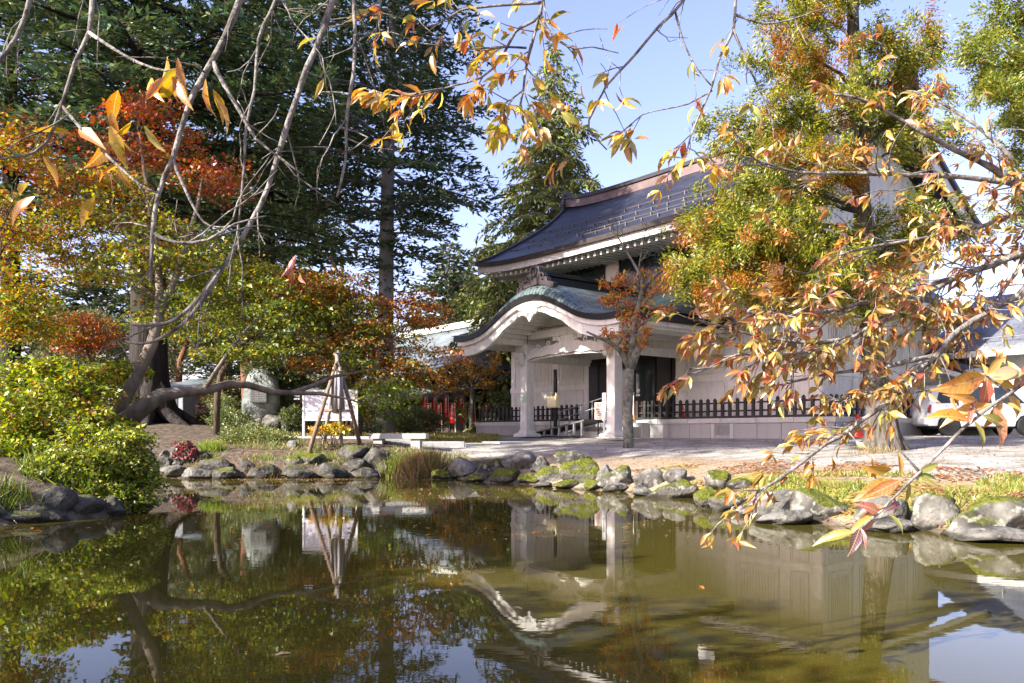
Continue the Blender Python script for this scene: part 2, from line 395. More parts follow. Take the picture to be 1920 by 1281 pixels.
me.polygons.add(len(F)); me.polygons.foreach_set('loop_start', np.arange(0, F.size, 4).astype(np.int32)); me.polygons.foreach_set('loop_total', np.full(len(F), 4, np.int32))
me.update(calc_edges=True); me.polygons.foreach_set('use_smooth', [True]*len(F))
sm = lambda a, b, x: np.clip((x-a)/(b-a), 0, 1)
nz = vnoise(XX, YY, 1.3, 3)-.5; nz2 = vnoise(XX, YY, .5, 4)-.5
gravel = np.ones(XX.shape); grass = np.zeros(XX.shape); litter = np.zeros(XX.shape)
lawn = sm(23.9, 24.3, YY-.18*(XX+2)+nz*.3)*sm(.0, -.8, XX-.0)*sm(-7.0, -5.6, XX+.12*(YY-24)+nz)
grass = np.maximum(grass, lawn)
far = sm(34, 38, YY+nz*4)*(1-sm(3, 7, XX)*.9); grass = np.maximum(grass, far*.8)
rb = sm(.1, .35, DD+nz2*.2)*sm(2.6, 1.5, DD+nz*1.0)*sm(2.4, 3.4, XX); grass = np.maximum(grass, rb*(.55+nz))
litter = np.maximum(litter, sm(.05, .2, DD)*sm(3.1, 1.9, DD+nz*1.1)*sm(-1, 1, XX))
soil = np.clip(sm(-3.6, -5, XX+nz)+sm(2.1, 1.2, DD+nz)+sm(-2.5, -4, XX+nz)*sm(3, 2, DD), 0, 1)
gravel = np.clip(1-soil, 0, 1)
patch = sm(.62, .8, vnoise(XX, YY, .8, 9))*sm(5, 8, XX)*sm(14, 12, YY)*sm(2, 3, DD); grass = np.maximum(grass, patch*.6)
at_ = me.attributes.new('Zone', 'FLOAT_COLOR', 'POINT')
at_.data.foreach_set('color', np.stack([gravel, grass, litter, np.ones_like(gravel)], -1).reshape(-1).astype(np.float32))
gm = bpy.data.materials.new('ground_mix'); gm.use_nodes = True; t = gm.node_tree; n = t.nodes; l = t.links; p = n['Principled BSDF']
p.inputs['Roughness'].default_value = .95; p.inputs['Specular IOR Level'].default_value = .1
za = n.new('ShaderNodeAttribute'); za.attribute_name = 'Zone'; sp = n.new('ShaderNodeSeparateColor'); l.new(za.outputs['Color'], sp.inputs[0])
tc = n.new('ShaderNodeTexCoord')
def tex(kind, scale, detail=6):
    x = n.new(kind); x.inputs['Scale'].default_value = scale
    if 'Detail' in x.inputs: x.inputs['Detail'].default_value = detail
    l.new(tc.outputs['Object'], x.inputs['Vector']); return x
def ramp(src, *st):
    r = n.new('ShaderNodeValToRGB'); e = r.color_ramp.elements
    while len(e) < len(st): e.new(.5)
    for k, (pos, c) in enumerate(st): e[k].position = pos; e[k].color = (*c, 1)
    l.new(src, r.inputs[0]); return r
def mixc(f, a, b):
    m = n.new('ShaderNodeMixRGB'); l.new(f, m.inputs[0]); l.new(a, m.inputs[1]); l.new(b, m.inputs[2]); return m
def sharp(src, scale, amt=.7):
    nn = tex('ShaderNodeTexNoise', scale, 8); a = n.new('ShaderNodeMath'); a.operation = 'SUBTRACT'; a.inputs[1].default_value = .5; l.new(nn.outputs['Fac'], a.inputs[0])
    b = n.new('ShaderNodeMath'); b.operation = 'MULTIPLY_ADD'; b.inputs[1].default_value = amt; l.new(a.outputs[0], b.inputs[0]); l.new(src, b.inputs[2])
    r = n.new('ShaderNodeMapRange'); r.inputs['From Min'].default_value = .35; r.inputs['From Max'].default_value = .65; l.new(b.outputs[0], r.inputs['Value']); return r.outputs[0]
vor = tex('ShaderNodeTexVoronoi', 26)
peb = ramp(vor.outputs['Color'], (.0, (.06,.057,.053)), (.5, (.17,.165,.155)), (1, (.36,.35,.335)))
big = tex('ShaderNodeTexNoise', 1.6, 12); bigr = ramp(big.outputs['Fac'], (.35, (.62,.60,.56)), (.65, (1.2,1.18,1.14)))
gr = n.new('ShaderNodeMixRGB'); gr.blend_type = 'MULTIPLY'; gr.inputs[0].default_value = 1; l.new(peb.outputs[0], gr.inputs[1]); l.new(bigr.outputs[0], gr.inputs[2])
soiln = tex('ShaderNodeTexNoise', 7, 10); soilr = ramp(soiln.outputs['Fac'], (.3, (.05,.038,.028)), (.55, (.115,.092,.07)), (.75, (.19,.155,.12)))
grn = tex('ShaderNodeTexNoise', 14, 10); grr = ramp(grn.outputs['Fac'], (.3, (.085,.11,.018)), (.5, (.21,.19,.045)), (.7, (.36,.28,.12)))
ln = tex('ShaderNodeTexVoronoi', 22); lr = ramp(ln.outputs['Color'], (0, (.06,.045,.03)), (.4, (.14,.10,.07)), (.7, (.23,.145,.085)), (1, (.29,.24,.175)))
c1 = mixc(sharp(sp.outputs[0], 5), soilr.outputs[0], gr.outputs[0])
c2 = mixc(sharp(sp.outputs[2], 4), c1.outputs[0], lr.outputs[0])
c3 = mixc(sharp(sp.outputs[1], 6, .9), c2.outputs[0], grr.outputs[0])
l.new(c3.outputs[0], p.inputs['Base Color'])
bv = n.new('ShaderNodeBump'); bv.inputs['Strength'].default_value = .35; bv.inputs['Distance'].default_value = .02; l.new(vor.outputs['Distance'], bv.inputs['Height'])
bn = n.new('ShaderNodeBump'); bn.inputs['Strength'].default_value = .6; bn.inputs['Distance'].default_value = .06; l.new(soiln.outputs['Fac'], bn.inputs['Height']); l.new(bv.outputs[0], bn.inputs['Normal']); l.new(bn.outputs[0], p.inputs['Normal'])
go = link_mesh('ground', me, gm); tag(go, kind='structure')

# ------------------------------------------------------------------ pond water
wm = bpy.data.materials.new('murky_pond_water'); wm.use_nodes = True; t = wm.node_tree; n = t.nodes; l = t.links; p = n['Principled BSDF']
p.inputs['Base Color'].default_value = (.066,.056,.0105,1); p.inputs['Roughness'].default_value = .012; p.inputs['IOR'].default_value = 1.333; p.inputs['Specular IOR Level'].default_value = .5
tc = n.new('ShaderNodeTexCoord')
def wav(sc, st, detail):
    mp = n.new('ShaderNodeMapping'); mp.inputs['Scale'].default_value = st; mp.inputs['Rotation'].default_value = (0, 0, R(12)); l.new(tc.outputs['Object'], mp.inputs[0])
    x = n.new('ShaderNodeTexNoise'); x.inputs['Scale'].default_value = sc; x.inputs['Detail'].default_value = detail; l.new(mp.outputs[0], x.inputs['Vector']); return x
w1 = wav(5.5, (.7, 1.6, 1), 3); w2 = wav(1.0, (1, 1.2, 1), 2); msk = wav(.35, (1, 1, 1), 2)
mr = n.new('ShaderNodeMapRange'); mr.inputs['From Min'].default_value = .42; mr.inputs['From Max'].default_value = .62; mr.inputs['To Min'].default_value = .18; mr.inputs['To Max'].default_value = 1; l.new(msk.outputs['Fac'], mr.inputs['Value'])
mm = n.new('ShaderNodeMath'); mm.operation = 'MULTIPLY'; l.new(w1.outputs['Fac'], mm.inputs[0]); l.new(mr.outputs[0], mm.inputs[1])
b1 = n.new('ShaderNodeBump'); b1.inputs['Strength'].default_value = .022; b1.inputs['Distance'].default_value = .03; l.new(mm.outputs[0], b1.inputs['Height'])
b2 = n.new('ShaderNodeBump'); b2.inputs['Strength'].default_value = .016; b2.inputs['Distance'].default_value = .05; l.new(w2.outputs['Fac'], b2.inputs['Height']); l.new(b1.outputs[0], b2.inputs['Normal'])
l.new(b2.outputs[0], p.inputs['Normal'])
wo = MB().add([(-11,-.5,0),(7.5,-.5,0),(7.5,21.5,0),(-11,21.5,0)], [(0,1,2,3)]).build('pond_water', wm); tag(wo, kind='structure')

# stone-edged walk in front of the lawn
GL = 1.02
d1 = Vector((-.620,.785,0)).normalized(); d2 = Vector((.785,.620,0)).normalized(); HO = Vector((8.50,23.25,GL))
RZ = math.atan2(-d1.y, -d1.x)
def HL(u, v, z=0): return HO+d1*u+d2*v+Vector((0, 0, z))
pv = MB()
path = [(-6.4,22.9),(-4,23.0),(-1.4,23.7),(.6,25.4)]
for k in range(len(path)-1):
    a = Vector((*path[k], 0)); b = Vector((*path[k+1], 0)); e = (b-a).normalized(); nn_ = Vector((-e.y, e.x, 0)); L = (b-a).length; m = max(2, int(L/1.1))
    for j in range(m):
        q0 = a+e*(L*j/m+.01); q1 = a+e*(L*(j+1)/m-.01)
        z0 = min(hgt(q0.x, q0.y), hgt(q1.x, q1.y))-.15; z1 = max(hgt(q0.x, q0.y), hgt(q1.x, q1.y))+.055
        c = [q0, q1, q1+nn_*.85, q0+nn_*.85]
        pv.hexa([(x.x, x.y, z0) for x in c]+[(x.x, x.y, z1) for x in c])
po = pv.build('stone_path', GRANITE2, bevel=.012); tag(po, kind='structure')

# ------------------------------------------------------------------ the hall
hall = thing('hall', HO, 'white plaster hall with dark curved copper roofs and a gabled entrance porch', 'building', rz=RZ)
def hb(mb, u0, u1, v0, v1, z0, z1): return mb.box(-u1, -u0, v0, v1, z0, z1)
def P3(u, v, z): return (-u, v, z)
UL = 15.0; VB = 8.6; RV = 4.7; CAPZ = .56
# walls
m = MB(); hb(m, .0, UL, 1.0, VB, .3, 4.6); m.build('wall', WHITE, hall)
m = MB(); hb(m, .15, UL-.15, 1.3, VB-.3, 4.6, 7.55); m.build('upper_wall', WHITE, hall)
FP = [(-.6,7.22),(.1,7.55),(.78,7.94),(1.88,8.58),(2.88,9.20),(3.7,9.80),(4.25,10.30),(4.7,10.72)]
fpv = np.array([a for a, b in FP]); fpz = np.array([b for a, b in FP])
def rz_(v): v = v if v <= RV else 2*RV-v; return float(np.interp(v, fpv, fpz))
for uu in (.15, UL-.15):
    poly = [(1.3, 7.4)]+[(v, rz_(v)-.32) for v in np.linspace(1.3, RV*2-1.3, 15)]+[(RV*2-1.3, 7.4)]
    MB().prism(poly, -uu-.08, -uu+.08, 'x').build('gable_wall', WHITE, hall)
# granite base
m = MB(); hb(m, -.94, 6.85, .06, 1.0, -.2, .40); hb(m, 9.55, 16.4, .06, 1.0, -.2, .40); hb(m, 6.85, 9.55, .5, 1.0, -.2, .40); hb(m, -.94, 0, 1.0, 6.2, -.2, .4); hb(m, UL, 16.4, 1.0, 6.2, -.2, .4)
m.build('base_core', GRANITE, hall)
m = MB()
def cap(u0, u1, v0, v1):
    L = max(u1-u0, v1-v0); k = max(1, round(L/1.35))
    for j in range(k):
        if u1-u0 >= v1-v0: hb(m, u0+(u1-u0)*j/k+.006, u0+(u1-u0)*(j+1)/k-.006, v0, v1, .40, CAPZ)
        else: hb(m, u0, u1, v0+(v1-v0)*j/k+.006, v0+(v1-v0)*(j+1)/k-.006, .40, CAPZ)
cap(-1.0, 6.9, 0, .99); cap(9.5, 16.46, 0, .99); cap(6.9, 9.5, .45, .99); cap(-1.0, -.01, 1.0, 6.25); cap(UL+.01, 16.46, 1.0, 6.25)
m.build('base_cap', GRANITE2, hall, bevel=.012)
m = MB()
def facing(u0, u1, v):
    k = max(1, round((u1-u0)/.95))
    for j in range(k):
        q = MB(); hb(q, u0+(u1-u0)*j/k+.008, u0+(u1-u0)*(j+1)/k-.008, v, v+.08, -.15, .39); q.build('facing_stone', GRANITE, hall, bevel=.006)
facing(3.35, 6.85, .035); facing(-.95, 2.45, .035); facing(9.6, 16.4, .035); 
for a, b in ((2.46, 2.6), (3.2, 3.34)):
    q = MB(); hb(q, a, b, .03, .1, -.15, .39); q.build('facing_stone', GRANITE2, hall)
for j in range(6):
    q = MB(); q.box(.955, .985, .1+j*1.02, .1+j*1.02+1.0, -.15, .39); q.build('facing_stone', GRANITE, hall)
vg = MB()
for j in range(9): hb(vg, 2.64+j*.062, 2.67+j*.062, .04, .07, .02, .34)
hb(vg, 2.6, 3.2, .075, .09, -.1, .39); vg.build('vent_grille', STEEL, hall)
m = MB(); hb(m, -.9, 16.3, .3, .99, .5, CAPZ+.004); m.build('floor', GRANITE, hall)
# entrance steps
for k in range(3):
    m = MB(); hb(m, 6.2-.1*k, 8.35, -1.05+.36*k, .5, -.1, .15+.15*k); m.build('step', GRANITE2, hall, bevel=.01)
m = MB()
sl = [(-1.5,.0),(-1.5,.10),(-1.2,.16),(-.8,.34),(-.3,.46),(.1,.56),(.45,.56),(.45,0)]
m.prism(sl, -8.62, -8.38, 'x').build('step_cheek', GRANITE2, hall, bevel=.015)
# lower wall: band, pilasters, panels
BZ0, BZ1 = 1.84, 2.06
m = MB(); hb(m, -.05, 5.6, .955, 1.0, BZ0, BZ1); m.box(-.001, .05, .951, VB+.05, BZ0+.001, BZ1-.001); m.build('wall_band', WHITE2, hall, bevel=.008)
m = MB(); hb(m, 10.0, 15.05, .955, 1.0, BZ0, BZ1); m.build('wall_band', WHITE2, hall, bevel=.008)
def pil(a, b, end=False):
    for z0, z1 in ((CAPZ, BZ0), (BZ1, 4.2)):
        m = MB()
        if end: m.box(0, .03, a, b, z0, z1)
        else: hb(m, a, b, .97, 1.0, z0, z1)
        m.build('pilaster', WHITE2, hall, bevel=.006)
def panel(a, b, z0, z1, ribs, end=False):
    m = MB(); f = .045
    def bx(s0, s1, q0, q1, dep):
        if end: m.box(0, dep, s0, s1, q0, q1)
        else: hb(m, s0, s1, 1.0-dep, 1.0, q0, q1)
    bx(a, b, z0, z0+f, .035); bx(a, b, z1-f, z1, .035); bx(a, a+f, z0+f, z1-f, .035); bx(b-f, b, z0+f, z1-f, .035)
    bx(a+f, b-f, z0+f, z1-f, .010)
    if ribs:
        k = int((b-a-.4)/.11)
        bx(a+.14, b-.14, z0+.13, z0+.16, .024); bx(a+.14, b-.14, z1-.16, z1-.13, .024)
        for j in range(k+1): bx(a+.17+j*.11, a+.21+j*.11, z0+.16, z1-.16, .03)
    m.build('ribbed_panel' if ribs else 'wall_panel', RIB, hall)
for a, b in ((0,.40),(1.05,1.43),(3.10,3.48),(5.15,5.55),(10.02,10.3),(11.85,12.25),(13.95,14.3),(14.7,15.0)): pil(a, b)
for a, b in ((.42,1.03),(1.45,3.08),(3.5,5.13),(10.32,11.83),(12.27,13.93)):
    panel(a, b, CAPZ+.1, BZ0-.05, False); panel(a, b, BZ1+.06, 3.7, True)
for a, b in ((1.0,1.3),(2.75,3.1),(4.55,4.9),(6.35,6.7),(8.2,8.6)): pil(a, b, True)
for a, b in ((1.32,2.73),(3.12,4.53),(4.92,6.33),(6.72,8.18)):
    panel(a, b, CAPZ+.1, BZ0-.05, False, True); panel(a, b, BZ1+.06, 3.7, True, True)
# upper windows, sills
for a, b in ((.6,4.1),(4.9,8.6),(9.42,13.6)):
    m = MB(); hb(m, a, b, 1.27, 1.3, 5.15, 6.71); win = m.build('upper_window', GLASS, hall)
    fr = MB()
    for z in (5.12, 6.69): hb(fr, a-.05, b+.05, 1.23, 1.275, z, z+.07)
    k = 3
    for j in range(k+1):
        x = a+(b-a)*j/k; hb(fr, x-.025, x+.025, 1.235, 1.272, 5.19, 6.69)
    fr.build('window_frame', DARKMETAL, win)
m = MB(); hb(m, .15, UL-.15, 1.24, 1.3, 6.80, 7.02); m.build('upper_wall_band', WHITE2, hall, bevel=.01)
# upper roof
def upt(u): return .30*abs((u-7.25)/8.15)**5
UU = list(np.linspace(-.95, 15.45, 42))
def roofside(back):
    vs = list(np.linspace(-.65, RV, 15)); P = []; Uu = []; Vv = []
    for v in vs:
        s = (v+.65)/(RV+.65); row = []; ru = []; rv = []
        for u in UU:
            z = rz_(v)+.02+upt(u)*(1-s)**1.5+.25*abs((u-7.25)/8.2)**8*s
            vv = 2*RV-v if back else v
            row.append(P3(u, vv, z)); ru.append(u); rv.append(s*6.5)
        P.append(row); Uu.append(ru); Vv.append(rv)
    if not back: P = [r[::-1] for r in P]; Uu = [r[::-1] for r in Uu]
    return uv_grid('roof_slope', P, SH_BLUE, hall, Uu, Vv, .10)
roofside(False); roofside(True)
def eave_strip(name, v0, v1, dz0, dz1, mat, base, lift, us, bev=0):
    mb = MB()
    for k in range(len(us)-1):
        a, b = us[k], us[k+1]
        mb.hexa([P3(b, v0, base+lift(b)+dz0), P3(a, v0, base+lift(a)+dz0), P3(a, v1, base+lift(a)+dz0), P3(b, v1, base+lift(b)+dz0),
                 P3(b, v0, base+lift(b)+dz1), P3(a, v0, base+lift(a)+dz1), P3(a, v1, base+lift(a)+dz1), P3(b, v1, base+lift(b)+dz1)])
    return mb.build(name, mat, hall)
eave_strip('eave_edge', -.70, -.50, -.14, .035, COPPEREDGE, 7.22, upt, UU)
eave_strip('eave_fascia', -.56, -.42, -.40, -.142, WHITE2, 7.22, upt, UU)
eave_strip('eave_edge', 2*RV+.50, 2*RV+.70, -.14, .035, COPPEREDGE, 7.22, upt, UU)
# soffit and rafters
P = [[P3(u, v, zz+upt(u)*max(0, 1-(v+.5)/1.8)) for u in UU] for v, zz in ((-.45,6.80),(1.32,6.96))]
MB().grid(P).build('soffit', WHITE2, hall)
k = 0; u = -.7
while u < 15.3:
    m = MB(); z = 6.66+upt(u); m.hexa([P3(u+.05,-.34,z), P3(u-.05,-.34,z), P3(u-.05,1.3,z+.06), P3(u+.05,1.3,z+.06), P3(u+.05,-.34,z+.12), P3(u-.05,-.34,z+.12), P3(u-.05,1.3,z+.20), P3(u+.05,1.3,z+.20)])
    m.build('rafter', WHITE2, hall); u += .335
# verge boards on both gables
for uu, sg in ((-.95, 1), (15.45, -1)):
    for name, mat, o0, dz0, dz1, wd in (('verge_edge', COPPEREDGE, 0, -.16, .06, .22), ('bargeboard', WHITE2, .10, -.58, -.165, .10)):
        mb = MB(); vs = list(np.linspace(-.62, 2*RV+.62, 33))
        for a, b in zip(vs, vs[1:]):
            def zz(v):
                s = 1-abs(v-RV)/(RV+.65); return rz_(v)+.02+upt(uu)*(1-s)**1.5+.25*s
            ua, ub = uu+sg*o0, uu+sg*(o0+wd); ua, ub = min(ua, ub), max(ua, ub)
            mb.hexa([P3(ub,a,zz(a)+dz0), P3(ua,a,zz(a)+dz0), P3(ua,b,zz(b)+dz0), P3(ub,b,zz(b)+dz0), P3(ub,a,zz(a)+dz1), P3(ua,a,zz(a)+dz1), P3(ua,b,zz(b)+dz1), P3(ub,b,zz(b)+dz1)])
        mb.build(name, mat, hall)
# ridge
def rl(u): return .25*abs((u-7.25)/8.2)**8+.12*abs((u-7.25)/8.2)**3
us = list(np.linspace(-.8, 15.3, 30))
for name, mat, hw, z0, z1 in (('ridge_body', PINKCOPPER, .20, 10.55, 10.92), ('ridge_cap', COPPEREDGE, .27, 10.92, 10.99), ('ridge_top', SH_TILEDARK, .17, 10.99, 11.12)):
    mb = MB()
    for a, b in zip(us, us[1:]):
        mb.hexa([P3(b,RV-hw,z0+rl(b)), P3(a,RV-hw,z0+rl(a)), P3(a,RV+hw,z0+rl(a)), P3(b,RV+hw,z0+rl(b)), P3(b,RV-hw,z1+rl(b)), P3(a,RV-hw,z1+rl(a)), P3(a,RV+hw,z1+rl(a)), P3(b,RV+hw,z1+rl(b))])
    mb.build(name, mat, hall)
ONI = [(-.42,-.55),(-.30,-.30),(-.36,-.12),(-.22,.10),(-.26,.30),(-.10,.44),(0,.52),(.10,.44),(.26,.30),(.22,.10),(.36,-.12),(.30,-.30),(.42,-.55)]
for uu in (15.42, -.92):
    mb = MB().prism([(RV+a, 10.78+b*1.15+.35) for a, b in ONI], -uu-.12, -uu+.12, 'x'); mb.lathe([(.0,-.2),(.09,-.2),(.09,.2),(0,.2)], 10, (-uu, RV, 11.45))
    mb.build('ridge_ornament', COPPEREDGE, hall, bevel=.02)
# snow rails
for v, u1 in ((.35, 9.8), (.85, 15.2), (1.75, 15.15), (2.75, 15.1)):
    mb = MB(); z = rz_(v)+.05
    pts = [P3(u, v, z+.07+upt(u)*.4) for u in np.linspace(-.6, u1, 12)]
    mb.tube(pts, .017, 6)
    u = -.4
    while u < u1:
        zz = z+upt(u)*.4; hb(mb, u-.025, u+.025, v-.04, v+.04, zz-.06, zz+.085); u += .78
    mb.build('snow_rail', pm('snow_rail_metal', (.15,.145,.15), (.19,.15,.13), .45, 5, metal=.5), hall)
# pent roof round the lower storey
PV = [(-.72,4.02),(-.2,4.24),(.4,4.58),(.9,4.90),(1.32,5.22)]
pvv = [a for a, b in PV]; pzz = [b for a, b in PV]
EW = 1.35
def plift(u): return .34*abs((u-7.5)/9.0)**6
def pent(rows, upper, name='lower_roof_slope'):
    P = []; Uu = []; Vv = []
    for s in np.linspace(0, 1, 8):
        row = []; ru = []; rv = []
        for (a, b) in rows:
            q = (a[0]+(b[0]-a[0])*s, a[1]+(b[1]-a[1])*s); z = float(np.interp(s*2.04-.72, pvv, pzz))+plift(a[0])*(1-s)**1.3
            row.append(P3(q[0], q[1], z)); ru.append(a[0]+a[1]); rv.append(s*2.4)
        P.append(row); Uu.append(ru); Vv.append(rv)
    return uv_grid(name, P, SH_DARK, hall, Uu, Vv, .09)
fr_e = list(np.linspace(-EW, UL+1.9, 40))
pent([((u, -.72), (min(max(u, .16), UL-.16), 1.32)) for u in fr_e[::-1]], None)
pent([((-EW, v), (.16, max(v, 1.32))) for v in list(np.linspace(-.72, VB+.6, 16))[::-1]], None) if False else pent([((-EW, v), (.14, min(max(v, 1.32), VB-.3))) for v in np.linspace(-.72, VB+.9, 16)], None)
pent([((UL+1.9, v), (UL-.14, min(max(v, 1.32), VB-.3))) for v in np.linspace(-.72, VB+.9, 16)[::-1]], None)
eave_strip('lower_eave_edge', -.78, -.60, -.13, .03, DARKMETAL, 4.02, plift, fr_e)
eave_strip('lower_eave_fascia', -.66, -.54, -.27, -.132, WHITE2, 4.02, plift, fr_e)
for uu, sg in ((-EW, 1), (UL+1.9, -1)):
    L = plift(uu); mb = MB(); a, b = sorted((-uu-.06, -uu+.10*-sg*-1)); mb.box(-uu-.09, -uu+.09, -.78, VB+.9, 3.89+L, 4.05+L); mb.build('lower_eave_edge', DARKMETAL, hall)
    mb = MB(); mb.box(-uu-.05+sg*-.04, -uu+.05+sg*-.04, -.6, VB+.8, 3.76+L, 3.885+L); mb.build('lower_eave_fascia', WHITE2, hall)
P = [[P3(u, v, z+plift(u)*(1 if v < 0 else 0)) for u in fr_e] for v, z in ((-.56,3.80),(1.0,4.12))]
MB().grid(P).build('lower_soffit', WHITE2, hall)
MB().add([P3(-EW+.05,-.55,3.82), P3(-EW+.05,VB+.8,3.82), P3(.0,VB+.8,4.12), P3(.0,-.55,4.12)], [(0,1,2,3)]).build('lower_soffit', WHITE2, hall)
u = -1.1
while u < UL+1.7:
    if not 3.6 < u < 11.6:
        m = MB(); z = 3.68+plift(u); m.hexa([P3(u+.05,-.5,z), P3(u-.05,-.5,z), P3(u-.05,1,4.0), P3(u+.05,1,4.0), P3(u+.05,-.5,z+.11), P3(u-.05,-.5,z+.11), P3(u-.05,1,4.11), P3(u+.05,1,4.11)])
        m.build('lower_rafter', WHITE2, hall)
    u += .335
m = MB(); hb(m, .13, UL-.13, 1.18, 1.30, 5.12, 5.30); m.build('lower_roof_ridge', DARKMETAL, hall)

# ---- porch
PC, PW, VF, VEND = 7.5, 4.32, -4.27, 1.25
tt = [0,.5,.9,1.35,1.83,2.45,3.2,3.8,4.4]; ff = [1,.96,.87,.70,.49,.19,.035,0,.06]
def pf(u): return float(np.interp(abs(u-PC), tt, ff))
# smooth profile
_us = np.linspace(-PW, PW, 61); _pz = np.array([pf(PC+a) for a in _us])
for _ in range(6): _pz[1:-1] = .25*_pz[:-2]+.5*_pz[1:-1]+.25*_pz[2:]
def pz(u): return 3.62+1.06*float(np.interp(u-PC, _us, _pz))
PU = list(PC+_us)
roll = [(-4.27,0),(-4.255,.10),(-4.18,.21),(-4.02,.32),(-3.8,.39),(-3.45,.42),(-2.5,.42),(-1,.42),(.2,.42),(VEND,.42)]
P = []; Uu = []; Vv = []; arc = 0; pvx = None
for v, o in roll:
    if pvx: arc += math.hypot(v-pvx[0], o-pvx[1])
    pvx = (v, o)
    P.append([P3(u, v, pz(u)+o*(.30+.70*max(0, (pz(u)-3.62)/1.06))) for u in PU[::-1]]); Vv.append([arc]*len(PU)); Uu.append([u for u in PU[::-1]])
uv_grid('porch_roof', P, SH_GREEN, hall, Vv, Uu)
def pstrip(name, mat, v0, v1, lo, hi, us):
    mb = MB()
    for a, b in zip(us, us[1:]):
        mb.hexa([P3(b,v0,lo(b)), P3(a,v0,lo(a)), P3(a,v1,lo(a)), P3(b,v1,lo(b)), P3(b,v0,hi(b)), P3(a,v0,hi(a)), P3(a,v1,hi(a)), P3(b,v1,hi(b))])
    return mb.build(name, mat, hall)
pstrip('porch_eave_edge', DARKMETAL, VF-.02, VF+.35, lambda u: pz(u)-.17, lambda u: pz(u)+.005, PU)
W4 = [u for u in PU if abs(u-PC) < 4.2]
pstrip('porch_bargeboard', WHITE2, VF+.06, VF+.22, lambda u: pz(u)-.33, lambda u: pz(u)-.172, W4)
W3 = [u for u in PU if abs(u-PC) < 4.08]
def lowb(u):
    a = abs(u-PC); h = .36 if a > 2.3 else .30-.10*math.cos(a/2.3*math.pi)*.5
    return pz(u)-.33-h+(.05*abs(math.sin(a*3.2)) if a < 2.0 else 0)
pstrip('porch_bargeboard', WHITE2, VF+.17, VF+.30, lowb, lambda u: pz(u)-.325, W3)
for side in (PC-PW, PC+PW):
    m = MB(); z = pz(side); sg = 1 if side > PC else -1
    hb(m, side-.06, side+.06, VF+.3, VEND, z-.17, z+.03); m.build('porch_eave_edge', DARKMETAL, hall)
    m = MB(); hb(m, side-sg*.16-.05, side-sg*.16+.05, VF+.3, VEND-.3, z-.32, z-.172); m.build('porch_side_fascia', WHITE2, hall)
P = [[P3(u, v, pz(u)-.22) for u in PU] for v in (VF+.3, VEND)]
MB().grid(P).build('porch_ceiling', WHITE2, hall, smooth=True)
for u in PU[2:-2:2]:
    m = MB(); z = pz(u)-.22; hb(m, u-.045, u+.045, VF+.42, .95, z-.16, z-.0); m.build('porch_rafter', WHITE2, hall)
# pendant ornament (heart with two curls)
g = MB(); zc = pz(PC)-.33-.18
heart = [(0,-.34),(-.10,-.22),(-.17,-.13),(-.27,-.12),(-.34,-.03),(-.30,.07),(-.42,.06),(-.52,.12),(-.50,.22),(-.30,.24),(0,.26),(.30,.24),(.50,.22),(.52,.12),(.42,.06),(.30,.07),(.34,-.03),(.27,-.12),(.17,-.13),(.10,-.22)]
g.prism([(-PC+a*1.15, zc+b*1.1) for a, b in heart], VF+.08, VF+.165, 'y')
for s in (-1, 1):
    for cx, cz, r in ((.24,-.02,.085),(.43,.14,.07),(.11,-.12,.06)):
        ring = [(-PC+s*cx*1.15+r*math.cos(q), VF+.07, zc+cz*1.1+r*math.sin(q)) for q in np.linspace(0, 5, 12)]
        g.tube(ring, .022, 6)
g.build('gable_pendant', WHITE2, hall, bevel=.01)
# columns with flared stone shoes and carved capitals
CW, CV = .185, -2.3
for cu in (9.9, 5.4):
    m = MB(); hb(m, cu-CW, cu+CW, CV-CW, CV+CW, .16, 2.95); col = m.build('porch_column', WHITE2, hall, bevel=.02)
    prof = [(.36,-.05),(.36,.03),(.33,.06),(.24,.10),(.205,.16),(.20,.19)]
    s = MB(); vs = [(-cu+q[0]*r, CV+q[1]*r, z) for r, z in prof for q in ((-1,-1),(1,-1),(1,1),(-1,1))]
    s.add(vs, [(i*4+k, i*4+(k+1) % 4, (i+1)*4+(k+1) % 4, (i+1)*4+k) for i in range(len(prof)-1) for k in range(4)]+[tuple(range(len(vs)-4, len(vs)))]).build('column_shoe', WHITE2, col)
    c = MB(); pr = [(.20,2.95),(.23,3.0),(.32,3.12),(.33,3.30),(.28,3.36)]
    vs = [(-cu+q[0]*r, CV+q[1]*r, z) for r, z in pr for q in ((-1,-1),(1,-1),(1,1),(-1,1))]
    c.add(vs, [(i*4+k, i*4+(k+1) % 4, (i+1)*4+(k+1) % 4, (i+1)*4+k) for i in range(len(pr)-1) for k in range(4)]+[(3,2,1,0), tuple(range(len(vs)-4, len(vs)))])
    c.build('capital', WHITE2, col, bevel=.02)
    sg = 1 if cu > PC else -1
    nose = [(0,2.62),(.18,2.58),(.30,2.66),(.26,2.76),(.36,2.80),(.42,2.92),(.40,3.04),(0,3.04)]
    n1 = MB().prism([(-cu-sg*(CW+a), b) for a, b in nose], CV-.09, CV+.09, 'y'); n1.build('carved_nose', WHITE2, col, bevel=.015)
    nose2 = [(CV-CW-a, b) for a, b in nose]
    n2 = MB().prism(nose2, -cu-.09, -cu+.09, 'x'); n2.build('carved_nose', WHITE2, col, bevel=.015)
    # purlin from the front board back to the wall, and beam to the wall
    m = MB(); hb(m, cu-.09, cu+.09, VF+.36, .95, 3.30, 3.52); m.build('porch_purlin', WHITE2, hall, bevel=.01)
    m = MB(); hb(m, cu-.08, cu+.08, CV+CW, .95, 2.72, 3.0); m.build('porch_side_beam', WHITE2, hall, bevel=.02)
